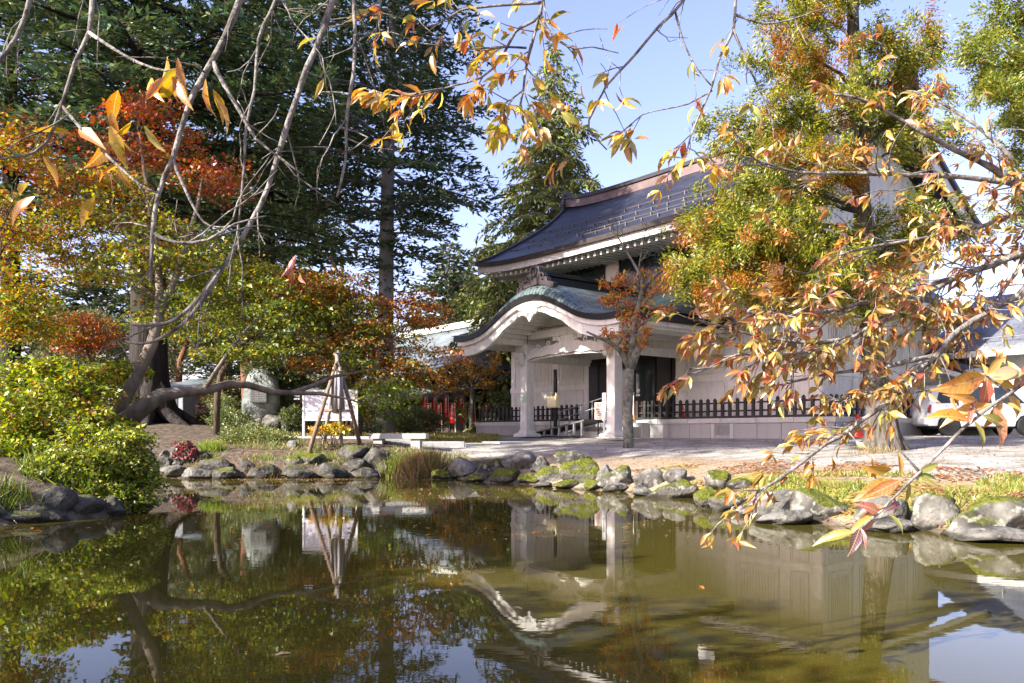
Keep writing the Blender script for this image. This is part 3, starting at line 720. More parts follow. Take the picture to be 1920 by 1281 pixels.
# tie beam, slightly arched, with scrolled board above
bu = list(np.linspace(5.4+CW, 9.9-CW, 21))
arch = lambda u: .10*(1-((u-7.65)/2.1)**2)
pstrip('porch_tie_beam', WHITE2, CV-.10, CV+.10, lambda u: 2.72+arch(u), lambda u: 3.0+arch(u), bu)
bu2 = list(np.linspace(5.6, 9.7, 42))
def scr(u):
    a = abs(u-7.65); return 3.04+.06+arch(u)+.17*max(0, 1-a/.9)+.06*abs(math.sin(a*4.4))*(1 if a > .5 else 0)
pstrip('scroll_board', WHITE2, CV-.06, CV+.06, lambda u: 3.0+arch(u), scr, bu2)
for s in (-1, 1):
    for a, zz in ((.42, 3.42), (.95, 3.30), (1.5, 3.22)):
        q = MB().tube([(-7.65+s*a+.075*math.cos(x), CV-.075, zz+.075*math.sin(x)) for x in np.linspace(-.5, 4.6, 11)], .032, 6); q.build('scroll', WHITE2, hall)
fl = [(-.75,3.36),(-.62,3.40),(-.40,3.30),(-.28,3.18),(-.16,3.10),(.16,3.10),(.28,3.18),(.40,3.30),(.62,3.40),(.75,3.36),(.75,3.52),(-.75,3.52)]
MB().prism([(-7.65+a, b) for a, b in fl], CV-.055, CV+.065, 'y').build('frog_leg_strut', WHITE2, hall, bevel=.01)
m = MB(); hb(m, 5.2, 10.1, CV-.11, CV+.11, 3.52, 3.80); m.build('porch_upper_beam', WHITE2, hall, bevel=.015)
ty = [u for u in PU if abs(u-7.55) < 2.05]
pstrip('tympanum', RIB, CV+.02, CV+.07, lambda u: 3.80 if pz(u)-.23 > 3.8 else pz(u)-.24, lambda u: pz(u)-.23, ty)
bs = [(.10,3.80),(.17,3.95),(.16,4.15),(.08,4.28),(.09,4.40)]
m = MB(); m.lathe([(r, z) for r, z in bs], 12, (-PC, CV-.08, 0)); m.build('bottle_strut', WHITE2, hall, smooth=True)
# porch ridge and its crest ornament
zr = pz(PC)+.40
for name, mat, hw, a, b in (('porch_ridge_body', SH_DARK, .20, 0, .30), ('porch_ridge_cap', DARKMETAL, .26, .302, .36), ('porch_ridge_top', DARKMETAL, .14, .362, .47)):
    m = MB(); hb(m, PC-hw, PC+hw, -3.75, 1.28, zr+a-(.06 if a == 0 else 0), zr+b); m.build(name, mat, hall, bevel=.02)
cr = [(-.95,-.30),(-.98,-.12),(-.66,-.02),(-.62,.12),(-.48,.16),(-.44,.30),(-.28,.32),(-.24,.50),(-.10,.58),(.10,.58),(.24,.50),(.28,.32),(.44,.30),(.48,.16),(.62,.12),(.66,-.02),(.98,-.12),(.95,-.30),(.5,-.14),(0,-.08),(-.5,-.14)]
m = MB().prism([(-PC+a, zr+.05+b) for a, b in cr], -3.98, -3.76, 'y')
m.tube([(-PC+.15*math.cos(q), -4.0, zr+.40+.15*math.sin(q)) for q in np.linspace(0, 6.28, 14)], .035, 6)
for s in (-1, 1): m.tube([(-PC+s*.45+.09*math.cos(q), -4.0, zr+.20+.09*math.sin(q)) for q in np.linspace(0, 5.2, 10)], .03, 6)
m.build('porch_ridge_ornament', COPPEREDGE, hall, bevel=.02)
# door
m = MB(); hb(m, 5.62, 9.98, .93, .99, CAPZ, 2.98); door = m.build('entrance_dark_sheet', DARKMETAL, hall)  # flat dark sheet on the wall, its colour standing in for the shaded opening
for a, b in ((6.55,7.45),(7.52,8.42)):
    m = MB(); hb(m, a, b, .905, .925, .64, 2.7); pane = m.build('door_pane', GLASS, door)
m = MB()
for x in (6.50, 7.485, 8.47): hb(m, x-.045, x+.045, .885, .93, .58, 2.78)
hb(m, 6.5, 8.5, .885, .93, 2.70, 2.80); hb(m, 6.5, 8.5, .885, .93, .57, .64); m.build('door_frame', DARKMETAL, door)
for x in (7.30, 7.68): MB().lathe([(0,0),(.075,0),(.075,.004),(0,.004)], 18).build('round_sticker', SIGNWHITE, door)
for o, x in zip([c for c in door.children if c.name.startswith('round_sticker')], (7.30, 7.68)):
    o.rotation_euler = (R(90), 0, 0); o.location = (-x, .903, 1.66)
for s, x in ((-1, 7.30), (1, 7.68)):
    m = MB(); ar = [(-.11,-.03),(.05,-.03),(.05,-.055),(.11,0),(.05,.055),(.05,.03),(-.11,.03)]
    m.prism([(-x+s*a+s*.03, 1.49+b) for a, b in ar], .899, .903, 'y'); m.build('arrow_sticker', SIGNWHITE, door)
m = MB(); m.box(-7.72, -7.60, .899, .903, 1.16, 1.40); st = m.build('notice_sticker', SIGNWHITE, door)
m = MB(); m.box(-7.71, -7.61, .895, .898, 1.24, 1.27); m.build('sticker_stripe', pm('sticker_blue', (.05,.18,.42)), door)
for a, b in ((5.75,6.38),(8.66,9.30),(9.36,9.9)):
    m = MB(); hb(m, a, b, .86, .90, .6, 2.85)
    for j in range(4): hb(m, a+.06, b-.06, .845, .86, .72+j*.52, 1.12+j*.52)
    m.build('door_leaf', BLACKWOOD, door)
m = MB().lathe([(0,0),(.09,0),(.09,.07),(.07,.09),(0,.09)], 12, (-7.5, .4, 3.36)); m.build('porch_lamp', SIGNWHITE, hall)

# string of small bulbs on the porch beams (its own thing: it could be unhooked)
pts = [HL(9.9+CW+.03, CV-.14, 3.42), HL(9.9, CV-.36, 3.34), HL(9.72, CV-.14, 2.7)] + [HL(u, CV-.125, 2.78+arch(u)+.02*math.sin(u*9)) for u in np.linspace(9.6, 5.7, 26)]
mb = MB().tube(pts, .011, 5)
pts = [HL(u, CV-.125, 3.86+.015*math.sin(u*11)) for u in np.linspace(9.7, 5.6, 26)]; mb.tube(pts, .011, 5)
mb.tube([HL(9.7, CV-.125, 3.86), HL(9.72, CV-.14, 3.3), HL(9.74, CV-.15, 2.75)], .011, 5)
for k in range(40):
    u = 9.6-k*.1; q = HL(u, CV-.135, 2.77+arch(u)); mb.lathe([(0,0),(.014,0),(.014,.03),(0,.03)], 5, (q.x, q.y, q.z-.02))
o = mb.build('light_string', pm('cable_black', (.02,.022,.02))); tag(o, 'thin black string of fairy lights looped along the porch beams', 'light string')
# ------------------------------------------------------------------ fences on the granite edge
def fence(name, a, b, label, start, n):
    """a,b world end points on the base"""
    root = thing(name, a, label, 'fence', 'black picket fences on the granite base', rz=math.atan2(b.y-a.y, b.x-a.x)); L = (b-a).length
    proto = None; k = int(L/.29)
    for j in range(k+1):
        if proto is None:
            m = MB(); m.box(-.05, .05, -.03, .03, .07, .60); m.add([(-.05,-.03,.60),(.05,-.03,.60),(.05,.03,.60),(-.05,.03,.60),(0,0,.655)], [(0,1,4),(1,2,4),(2,3,4),(3,0,4)])
            proto = m.build('picket', BLACKWOOD, root); o = proto
        else:
            o = proto.copy(); C.objects.link(o); o.parent = root
        o.location = (.08+j*(L-.16)/k, random.uniform(-.004, .004), random.uniform(-.006, .006)); o.rotation_euler = (0, random.uniform(-.012, .012), 0)
    for z in (.20, .46):
        m = MB(); m.box(0, L, .035, .075, z, z+.055); m.build('rail', BLACKWOOD, root)
    m = MB(); m.box(0, L, -.05, .09, 0, .07); m.build('sill', BLACKWOOD, root)
    for x in (1.2, L-1.2):
        m = MB(); m.tube([(x, .08, .5), (x, .45, .02)], .022, 6); m.build('brace', BLACKWOOD, root)
    return root
zc = CAPZ+.005
fence('picket_fence', HL(6.5, .14, zc), HL(-.86, .14, zc), 'black picket fence along the hall front, right of the porch', 0, 0)
fence('picket_fence', HL(-.86, .22, zc), HL(-.86, 6.1, zc), 'black picket fence beside the white car, running back along the end wall', 0, 0)
fence('picket_fence', HL(16.3, .14, zc), HL(9.75, .14, zc), 'black picket fence left of the porch steps behind the left column', 0, 0)
# short lattice gate panel at the right of the entrance
root = thing('gate_panel', HL(6.62, -.02, zc), 'black open timber gate panel folded back beside the entrance', 'gate', rz=RZ+R(8))
for j in range(5):
    m = MB(); m.box(.05+j*.32, .15+j*.32, -.03, .03, .07, .66); m.build('upright', BLACKWOOD, root)
for z in (.2, .46):
    m = MB(); m.box(.05, 1.45, .032, .07, z, z+.055); m.build('rail', BLACKWOOD, root)
m = MB(); m.box(0, 1.5, -.045, .08, 0, .07); m.build('sill', BLACKWOOD, root)

# ------------------------------------------------------------------ things round the entrance
def text(name, body, size, mat, parent, loc, rot, align='CENTER', spacing=1.0, extr=.001):
    cu = bpy.data.curves.new(name, 'FONT'); cu.body = body; cu.size = size; cu.align_x = align; cu.align_y = 'CENTER'; cu.space_line = spacing; cu.extrude = extr; cu.resolution_u = 2
    tmp = bpy.data.objects.new(name+'_tmp', cu); C.objects.link(tmp)
    dg = bpy.context.evaluated_depsgraph_get(); me = bpy.data.meshes.new_from_object(tmp.evaluated_get(dg)); bpy.data.objects.remove(tmp)
    me.materials.clear()
    o = link_mesh(name, me, mat, parent); o.location = loc; o.rotation_euler = rot; return o
FACE = RZ                       # things that face out of the hall front
root = thing('notice_board', HL(6.98, -1.35, .0), 'faded pink opening-hours board on two black legs by the steps', 'notice board', rz=FACE)
m = MB()
for x in (-.14, .14): m.box(x-.02, x+.02, -.02, .02, 0, .62)
m.build('leg', DARKMETAL, root); root.children[0].name = 'stand'
m = MB(); m.box(-.29, .29, -.035, -.005, .56, 1.16); bd = m.build('board', BOARDPINK, root, bevel=.006)
text('title_lettering', '稽照殿', .15, INK, bd, (.05, -.038, 1.06), (R(90), 0, 0))
for k, s in enumerate(('開館時間 九時半 – 十六時', '休館日 水曜', '入館料', '大人  高校生  小中学生', '〇〇〇   〇〇〇   〇〇〇')):
    text('body_lettering', s, .042, INK, bd, (0, -.038, .92-k*.075), (R(90), 0, 0))
text('foot_lettering', '団体割引あります', .04, REDINK, bd, (0, -.038, .60), (R(90), 0, 0))
# ramp with handrail
root = thing('ramp', HL(8.6, -1.3, 0), 'grey timber ramp rising to the entrance platform beside the steps', 'ramp', rz=RZ)
# local x runs to the right along the hall front
m = MB(); prof = [(-1.75,.02),(1.35,.50),(1.35,.56),(-1.85,.035)]
m.prism(prof, -.62, .50, 'y'); dk = m.build('deck', pm('ramp_board', (.075,.07,.07), (.12,.115,.11), .8, 10, stretch=(2, 14, 1)), root)
for j in range(7):
    x = -1.2+j*.4; z = .02+(x+1.75)/3.1*.48
    if z > .12:
        m = MB(); m.box(x-.035, x+.035, -.60, -.53, 0, z-.005); m.build('support', STEEL, root)
m = MB()
root2 = thing('handrail', HL(8.6, -.72, 0), 'grey steel handrail with five posts climbing the ramp', 'handrail', rz=RZ)
pts = [(-1.55,0,.82),(-1.45,0,.86),(1.0,0,1.34),(1.45,0,1.34)]
MB().tube(pts, .022, 8).build('top_rail', STEEL, root2, smooth=True)
MB().tube([(-1.3,0,.60),(1.15,0,1.10)], .016, 6).build('lower_rail', STEEL, root2, smooth=True)
for j in range(5):
    x = -1.3+j*.61; z0 = .05+(x+1.75)/3.1*.48; z1 = .86+(x+1.45)/2.45*.48
    MB().tube([(x,0,z0),(x,0,min(z1,1.34))], .02, 8).build('post', STEEL, root2, smooth=True)
# utility pole with box
root = thing('utility_pole', HL(9.0, -1.7, 0), 'black utility pole carrying a cream meter box beside the left porch column', 'pole', rz=RZ)
m = MB(); m.box(-.05, .05, -.05, .05, 0, 2.42); m.box(.05, .075, -.04, .04, 0, 2.1); m.build('post', DARKMETAL, root, bevel=.01)
m = MB(); m.box(-.26, .26, -.20, -.05, 1.02, 1.44); bx = m.build('meter_box', CREAM, root, bevel=.015)
m = MB(); m.box(-.21, .21, -.215, -.20, 1.06, 1.40); m.build('box_door', CREAM, bx, bevel=.005)
for x in (-.12, .14):
    m = MB(); m.box(x-.03, x+.03, -.10, -.04, 1.44, 1.56); m.build('bracket', CREAM, root)
MB().tube([(-.16,-.08,0),(-.16,-.08,1.03)], .016, 6).build('conduit', DARKMETAL, root)
# plaque on the left column
root = thing('plaque', HL(9.9, CV-CW-.004, 1.32), 'small pale green plaque fixed to the left porch column', 'plaque', rz=RZ)
m = MB(); m.box(-.15, .15, -.015, 0, -.13, .13); pb = m.build('plate', pm('pale_green_enamel', (.46,.60,.47), (.42,.55,.44), .5), root, bevel=.004)
for k in range(4): text('plaque_lettering', ('▲', '文化財', '展示館', '順路')[k], .05, pm('ink_green', (.10,.20,.12)), pb, (0, -.017, .085-k*.058), (R(90), 0, 0))
# orange box and leaflet on it, tall white sign
root = thing('ticket_stand', HL(7.0, .33, CAPZ), 'orange varnished wooden stand with a white notice at the entrance', 'stand', rz=RZ)
m = MB(); m.box(-.36, .36, -.16, .16, 0, .62); m.box(-.39, .39, -.18, .18, .62, .65); m.build('cabinet', ORANGEWOOD, root, bevel=.006)
m = MB(); m.box(-.26, .0, -.168, -.162, .30, .56); nt_ = m.build('notice', SIGNWHITE, root)
for k in range(3): text('notice_lettering', '入館者の皆様へ', .03, INK, nt_, (-.13, -.171, .50-k*.07), (R(90), 0, 0))
root = thing('standing_sign', HL(6.72, -.10, CAPZ), 'tall narrow white standing sign by the gate panel', 'sign', rz=RZ)
m = MB(); m.box(-.13, .13, -.02, .02, .16, .98); sg = m.build('panel', SIGNWHITE, root, bevel=.004)
m = MB(); m.box(-.03, .03, -.02, .02, 0, .16); m.box(-.14, .14, -.09, .09, 0, .02); m.build('foot', SIGNWHITE, root)
text('sign_heading', '宝物殿', .075, INK, sg, (0, -.023, .88), (R(90), 0, 0))
for k, s in enumerate('ご自由にお入り下さい'[:8]): text('sign_lettering', s, .055, INK, sg, (-.04+(k % 2)*.09, -.023, .74-(k//2)*.12), (R(90), 0, 0))
root = thing('vertical_sign', HL(5.78, CV+.35, .50), 'narrow white sign with vertical lettering behind the right porch column', 'sign', rz=RZ)
m = MB(); m.box(-.52, -.36, -.02, .02, .0, .95); sg = m.build('panel', SIGNWHITE, root); text('sign_lettering', '特\n別\n展\n示\n中', .10, INK, sg, (-.44, -.023, .48), (R(90), 0, 0), spacing=.9)
m = MB(); m.box(-.47, -.41, -.02, .02, -.5, 0); m.build('foot', SIGNWHITE, root)

# ------------------------------------------------------------------ cones and bar
def cone():
    r = thing('traffic_cone', (0, 0, 0), 'x', 'traffic cone', 'red traffic cones in front of the hall')
    m = MB().lathe([(.155,.03),(.15,.05),(.045,.66),(.03,.69),(0,.69)], 20); m.build('cone_body', CONERED, r, smooth=False)
    m = MB(); m.box(-.19, .19, -.19, .19, 0, .035); m.build('cone_foot', CONERED, r, bevel=.01)
    m = MB().lathe([(.1105,.30),(.0925,.42)], 20); m.build('cone_band', pm('cone_band_white', (.75,.72,.70)), r)
    return r
cn = cone(); p = gpt(1459, 25.0); cn.location = p; cn['label'] = 'red traffic cone left of the striped bar before the granite base'
p2 = gpt(1568, 23.6); c2_ = dup(cn, p2, .4, 'red traffic cone half hidden by cherry leaves at the middle of the bar')
p3 = gpt(1609, 23.0); c3_ = dup(cn, p3, 1.0, 'red traffic cone just left of the grey tree trunk')
dup(cn, HL(5.0, .62, CAPZ+.01), .2, 'small red cone lying in shade behind the picket fence', (.7, .7, .7))
rootb = thing('barrier_bar', p, 'yellow and black striped bar resting on the traffic cones', 'barrier bar')
a = Vector((0, 0, .60)); b = p2-p+Vector((0, 0, .60))
m = MB(); m.tube([a, b], .02, 8); m.build('bar', pm('bar_yellow', (.75,.48,.02)), rootb)
m = MB()
for k in range(6):
    q0 = a.lerp(b, .06+k*.16); q1 = a.lerp(b, .06+k*.16+.08); m.tube([q0, q1], .0215, 8)
m.build('bar_stripes', INK, rootb); rootb.children[-1].name = 'black_band'

# ------------------------------------------------------------------ car
def car():
    r = thing('parked_car', (0, 0, 0), 'white compact wagon parked with its tail to the hall end wall', 'car', 'cars parked beside the hall')
    PAINT = pm('pearl_white_paint', (.70,.72,.76), (.68,.70,.75), .22, 2, spec=.6, coat=.6)
    DG = pm('car_dark_glass', (.02,.03,.04), (.03,.04,.05), .05, 2, spec=.7)
    # side outline, x back->front, z up
    low = [(0.02,.34),(-.02,.50),(0.0,.78),(.06,.88)]
    body = [(.05,.30),(-.02,.46),(0.0,.80),(.05,.98),(.17,1.34),(.26,1.50),(.45,1.585),(1.2,1.62),(2.1,1.58),(2.55,1.46),(3.05,1.05),(3.55,.95),(3.72,.86),(3.78,.62),(3.74,.30),
            (3.32,.30),(3.28,.50),(3.12,.62),(2.92,.64),(2.72,.58),(2.60,.42),(2.58,.28),(1.00,.28),(.98,.44),(.86,.60),(.66,.66),(.46,.62),(.33,.48),(.30,.30)]
    W = .78; prof_w = [(0,1),(.95,1),(1.30,.93),(1.62,.84)]
    def wy(z): return W*float(np.interp(z, [0,.3,.6,.95,1.3,1.62], [.95,.97,1,.985,.92,.82]))
    m = MB(); n = len(body); vs = [(x, -wy(z), z) for x, z in body]+[(x, wy(z), z) for x, z in body]
    m.add(vs, [tuple(range(n)), tuple(range(2*n-1, n-1, -1))]+[(i, n+i, n+(i+1) % n, (i+1) % n) for i in range(n)])
    bd = m.build('car_body', PAINT, r, bevel=.03)
    def side(name, poly, mat, off, par):
        for s in (-1, 1):
            m = MB(); k = len(poly); v1 = [(x, s*(wy(z)+off), z) for x, z in poly]; v0 = [(x, s*(wy(z)-.03), z) for x, z in poly]
            m.add(v1+v0, [tuple(range(k))]+[(i, k+i, k+(i+1) % k, (i+1) % k) for i in range(k)]); m.build(name, mat, par)
    side('side_window', [(.25,1.0),(.90,1.0),(.98,1.40),(.92,1.47),(.46,1.47),(.36,1.38)], DG, .006, r)
    side('side_window', [(1.12,1.0),(1.88,.99),(1.88,1.50),(1.14,1.50)], DG, .006, r)
    side('side_window', [(1.98,.99),(2.85,.99),(2.45,1.42),(2.30,1.47),(1.98,1.49)], DG, .006, r)
    side('door_seam', [(1.04,.42),(1.055,.42),(1.075,1.52),(1.06,1.52)], INK, .004, r)
    side('door_seam', [(1.925,.34),(1.94,.34),(1.94,1.53),(1.925,1.53)], INK, .004, r)
    side('fuel_flap', [(.50,.80),(.69,.80),(.69,.93),(.50,.93)], pm('flap_paint', (.62,.64,.68), None, .25), .005, r)
    side('door_handle', [(1.14,.86),(1.30,.86),(1.30,.90),(1.14,.90)], PAINT, .03, r)
    side('tail_light', [(-.01,.72),(.06,.70),(.10,.95),(.05,.96),(.0,.82)], pm('tail_red', (.35,.012,.012), None, .2), .012, r)
    side('headlight', [(3.45,.72),(3.72,.70),(3.70,.86),(3.5,.9)], pm('lamp_clear', (.6,.62,.65), None, .1), .008, r)
    m = MB(); m.box(-.05, .06, -.68, .68, .34, .56); m.build('rear_bumper', PAINT, r, bevel=.03)
    m = MB(); m.add([(.07,-.6,1.0),(.07,.6,1.0),(.205,.55,1.42),(.205,-.55,1.42)], [(0,1,2,3)]); m.build('rear_window', DG, r); 
    m = MB(); m.add([(2.62,-.58,1.40),(2.62,.58,1.40),(3.06,.66,1.06),(3.06,-.66,1.06)], [(0,1,2,3)]); ws = m.build('windscreen', DG, r); ws.location = (.012, 0, .014)
    for x in (.655, 2.945):
        for s in (-1, 1):
            wv = bpy.data.objects.new('wheel', None); C.objects.link(wv); wv.parent = r; wv.location = (x, s*.68, .31); wv.rotation_euler = (R(90) if s < 0 else R(-90), 0, 0)
            MB().lathe([(.20,-.09),(.29,-.09),(.31,-.06),(.31,.06),(.29,.09),(.20,.09)], 28).build('tyre', RUBBER, wv, smooth=False)
            MB().lathe([(0,.0),(.205,.0),(.205,.08),(.19,.085),(.185,.03),(0,.025)], 28).build('rim', pm('rim_dark', (.05,.05,.055), None, .4, metal=.5), wv)
            sp = MB()
            for k in range(5):
                a = k*2*math.pi/5; ca, sa = math.cos(a), math.sin(a)
                q = [(-.03,.0),(.03,.0),(.045,.19),(-.045,.19)]; vs = [(px*ca-py*sa, px*sa+py*ca, zz) for zz in (.03,.07) for px, py in q]; sp.hexa(vs)
            sp.lathe([(0,.03),(.05,.03),(.05,.08),(0,.08)], 12); sp.lathe([(.18,.05),(.205,.05),(.205,.084),(.18,.084)], 28)
            sp.build('spoke_wheel', pm('alloy', (.55,.56,.58), None, .3, metal=.7), wv)
    m = MB(); m.box(.2, 3.6, -.66, .66, .22, .34); m.build('underbody', RUBBER, r)
    return r
cr1 = car(); q = gpt(1741, 24.4); cr1.location = q+Vector((0, .7, 0)); cr1.rotation_euler = (0, 0, R(-4))
q2 = Vector((14.3, 28.0, hgt(14.3, 28.0)))
cr2 = dup(cr1, q2, R(-8), 'second white wagon standing behind the first, only its wheels showing underneath')

# ------------------------------------------------------------------ annex on the right
ann = thing('annex', HL(0, 0, 0), 'white annex with grey tiled roofs behind the parked car', 'building', rz=RZ)
m = MB(); m.box(.06, 14, 8.7, 18, 0, 2.75); m.build('wall', WHITE, ann)
P = []; Uu = []; Vv = []
for s in np.linspace(0, 1, 6):
    row = [(x, 7.6+5.2*s, 2.86+2.3*s+.25*s*s) for x in np.linspace(-.3, 15, 12)]; P.append(row); Uu.append([x for x, _, _ in row]); Vv.append([s*5.7]*12)
uv_grid('roof_slope', P, SH_TILE, ann, Uu, Vv, .12)
m = MB(); m.box(-.3, 15, 7.55, 7.72, 2.62, 2.82); m.build('eave_board', WHITE2, ann)
m = MB(); m.add([(-.2,7.7,2.70),(15,7.7,2.70),(15,8.7,2.72),(-.2,8.7,2.72)], [(0,1,2,3)]); m.build('soffit', WHITE2, ann)
m = MB(); m.tube([(0,8.1,3.28),(14.8,8.1,3.28)], .02, 6)
for k in range(15): m.box(.4+k*.95, .44+k*.95, 8.05, 8.15, 3.1, 3.3)
m.build('snow_rail', STEEL, ann)
m = MB(); m.box(4.3, 15, 11.5, 13.0, 3.5, 5.0); m.build('upper_wall', WHITE, ann)
P = []; Uu = []; Vv = []
for s in np.linspace(0, 1, 6):
    row = [(x, 10.6+4*s, 4.85+1.5*s+.2*s*s+.2*abs((x-9)/5)**4*(1-s)) for x in np.linspace(3.4, 15, 12)]; P.append(row); Uu.append([x for x, _, _ in row]); Vv.append([s*4.5]*12)
uv_grid('upper_roof_slope', P, SH_TILEDARK, ann, Uu, Vv, .14)
for k in range(9):
    m = MB(); m.box(3.7+k*1.2, 3.82+k*1.2, 10.75, 11.5, 4.62, 4.78); m.build('rafter', WHITE2, ann)
# lean-to
m = MB(); a = [at(1764,681,26.6), at(1778,664,28.6), at(1892,690,27.2), at(1838,704,25.2)]
inv = (Matrix.Translation(HO) @ Matrix.Rotation(RZ, 4, 'Z')).inverted()
loc = [inv @ x for x in a]
P = [[loc[0].lerp(loc[3], k/6) for k in range(7)], [loc[1].lerp(loc[2], k/6) for k in range(7)]]
uv_grid('lean_to_roof', [[tuple(x) for x in r] for r in P], SH_TILEDARK, ann, [[k*.4 for k in range(7)]]*2, [[0]*7, [2]*7], .12)
m = MB()
for k in range(6):
    p0, p1 = loc[0].lerp(loc[3], k/6), loc[0].lerp(loc[3], (k+1)/6); m.hexa([p0+Vector((0,-.02,-.30)), p1+Vector((0,-.02,-.30)), p1+Vector((0,.06,-.30)), p0+Vector((0,.06,-.30)), p0+Vector((0,-.02,-.125)), p1+Vector((0,-.02,-.125)), p1+Vector((0,.06,-.125)), p0+Vector((0,.06,-.125))])
m.build('lean_to_bargeboard', WHITE2, ann)

# ------------------------------------------------------------------ shrine buildings behind, left
def SL(o, u, v, z): return o+d1*u+d2*v+Vector((0, 0, z))
SO = Vector((-2.4, 50, 1.02))
sh = thing('shrine_hall', SO, 'dark timber shrine hall with a broad pale green copper roof', 'building', rz=RZ)
def slope(name, e0, e1, r0, r1, mat, parent, zl, zh, sag=.35, ns=8, nu=10):
    P = []; Uu = []; Vv = []
    for s in np.linspace(0, 1, ns):
        row = []; ru = []
        for k in range(nu):
            q = k/(nu-1); e = (e0[0]+(e1[0]-e0[0])*q, e0[1]+(e1[1]-e0[1])*q); r_ = (r0[0]+(r1[0]-r0[0])*q, r0[1]+(r1[1]-r0[1])*q)
            x = e[0]+(r_[0]-e[0])*s; y = e[1]+(r_[1]-e[1])*s; z = zl+(zh-zl)*(s*(1-sag)+sag*s*s)+.3*abs(2*q-1)**4*(1-s)**2
            row.append((x, y, z)); ru.append(q*math.hypot(e1[0]-e0[0], e1[1]-e0[1]))
        P.append(row); Uu.append(ru); Vv.append([s*6]*nu)
    return uv_grid(name, P, mat, parent, Uu, Vv, .12)
xl, xr, vf, vb, ze, zg = -11.0, 6.5, -5.2, 5.2, 3.5, 6.85
slope('roof_slope', (xl, vf), (xr, vf), (xl+2.2, 0), (xr-2.2, 0), SH_PALE, sh, ze, zg)
slope('roof_slope', (xr, vb), (xl, vb), (xr-2.2, 0), (xl+2.2, 0), SH_PALE, sh, ze, zg)
slope('roof_hip', (xl, vb), (xl, vf), (xl+2.2, 0), (xl+2.2, 0), SH_PALE, sh, ze, zg)
slope('roof_hip', (xr, vf), (xr, vb), (xr-2.2, 0), (xr-2.2, 0), SH_PALE, sh, ze, zg)
m = MB(); m.box(xl+2, xr-2, -.25, .25, zg-.1, zg+.32); m.build('roof_ridge', pm('pale_ridge', (.50,.55,.50), None, .5), sh, bevel=.04)
m = MB(); m.box(xl+1.3, xr-1.3, vf+1.6, vb-1.6, 0, ze+.3); m.build('wall', DARKWOOD, sh)
for k in range(9):
    m = MB(); x = xl+1.4+k*1.75; m.box(x-.12, x+.12, vf+1.45, vf+1.7, 0, ze); m.build('post', DARKWOOD, sh)
slope('porch_roof_slope', (1.2, vf-2.6), (5.6, vf-2.6), (1.2, vf+1), (5.6, vf+1), SH_PALE, sh, 2.9, 4.4, .4, 6, 6)
cor = thing('shrine_corridor', Vector((-7.5, 45.5, 1.02)), 'low dark shrine corridor with lattice walls under a long pale eave', 'building', rz=R(3))
m = MB(); m.box(-6, 9, .5, 2.5, 0, 2.0); m.build('wall', DARKWOOD, cor)
m = MB()
for k in range(60): m.box(-6+k*.25, -5.93+k*.25, .42, .5, .3, 1.9)
for z in (.3, 1.05, 1.85): m.box(-6, 9, .40, .46, z, z+.06)
m.build('lattice', pm('lattice_wood', (.07,.045,.03), (.10,.065,.045)), cor)
slope('roof_slope', (-6.5, -.45), (9.5, -.45), (-6.5, 1.5), (9.5, 1.5), SH_PALE, cor, 2.05, 2.75, .1, 4, 8)
# small lattice shrine behind the cedar
q = gpt(390, 33)
hk = thing('wayside_shrine', q, 'small dark lattice shrine behind the big cedar roots', 'shrine', rz=R(-6))
m = MB(); m.box(-.85, 1.15, 0, 1.8, .12, 1.95); m.build('wall', DARKWOOD, hk)
m = MB(); m.box(-.8, 1.1, -.05, .0, .5, .58); m.box(-.8, 1.1, -.05, 0, 1.15, 1.2)
LT = pm('lattice_tan', (.30,.20,.14), (.22,.14,.10))
for k in range(9): m.box(-.30+k*.075, -.28+k*.075, -.04, -.01, 1.2, 1.9)
for k in range(9): m.box(-.30, .32, -.042, -.012, 1.22+k*.08, 1.24+k*.08)
m.build('lattice_door', LT, hk)
m = MB(); m.box(-.95, 1.25, -.5, .1, 0, .12); m.build('stone_step', GRANITE2, hk)
m = MB(); m.box(.35, .95, -.35, -.05, .12, .55); m.box(.30, 1.0, -.38, -.03, .55, .62); m.build('offering_box', pm('offering_wood', (.17,.12,.10), None), hk)
slope('roof_slope', (-1.6, -1.0), (1.9, -1.0), (-1.3, .9), (1.6, .9), SH_PALE, hk, 1.85, 2.35, .3, 5, 6)
slope('roof_slope', (1.9, 2.8), (-1.6, 2.8), (1.6, .9), (-1.3, .9), SH_PALE, hk, 1.85, 2.35, .3, 5, 6)

# ------------------------------------------------------------------ banners
BRED = pm('banner_red_cloth', (.62,.012,.02), (.55,.01,.018), .8, 4); BWH = pm('banner_white_print', (.80,.74,.72), None, .8)
POLE = pm('banner_pole_white', (.62,.62,.62), None, .5)
def banner(tall):
    r = thing('banner', (0, 0, 0), 'x', 'banner', 'red prayer banners along the shrine corridor')
    H = 2.15 if tall else 1.70; L = 1.12 if tall else 1.05; w_ = .26
    MB().tube([(0,0,0),(0,0,H)], .022, 6).build('pole', POLE, r)
    MB().tube([(0,0,H-.04),(-w_-.02,0,H-.02)], .012, 5).build('crossbar', POLE, r)
    P = [[(-.02-w_*j/4+.02*math.sin(i*.9), .03*math.sin(i*1.1+j*.9), H-.07-L*i/10) for j in range(5)] for i in range(11)]
    MB().grid(P).build('cloth', BRED, r, smooth=True); cl = r.children[-1]
    t_ = text('lettering', '福\n徳\n稲\n荷\n神\n社' if tall else '奉\n納\n稲\n荷\n社', .13 if tall else .14, BWH, cl, (-.02-w_/2, -.045, H-.07-L*.5), (R(90), 0, 0), spacing=.86, extr=.002)
    m = MB(); m.box(-w_*.72, -w_*.32, -.040, -.036, H-.30, H-.12); m.build('crest_patch', BWH, cl)
    return r
bt = banner(True); bs_ = banner(False); first = {True: bt, False: bs_}; used = {True: False, False: False}
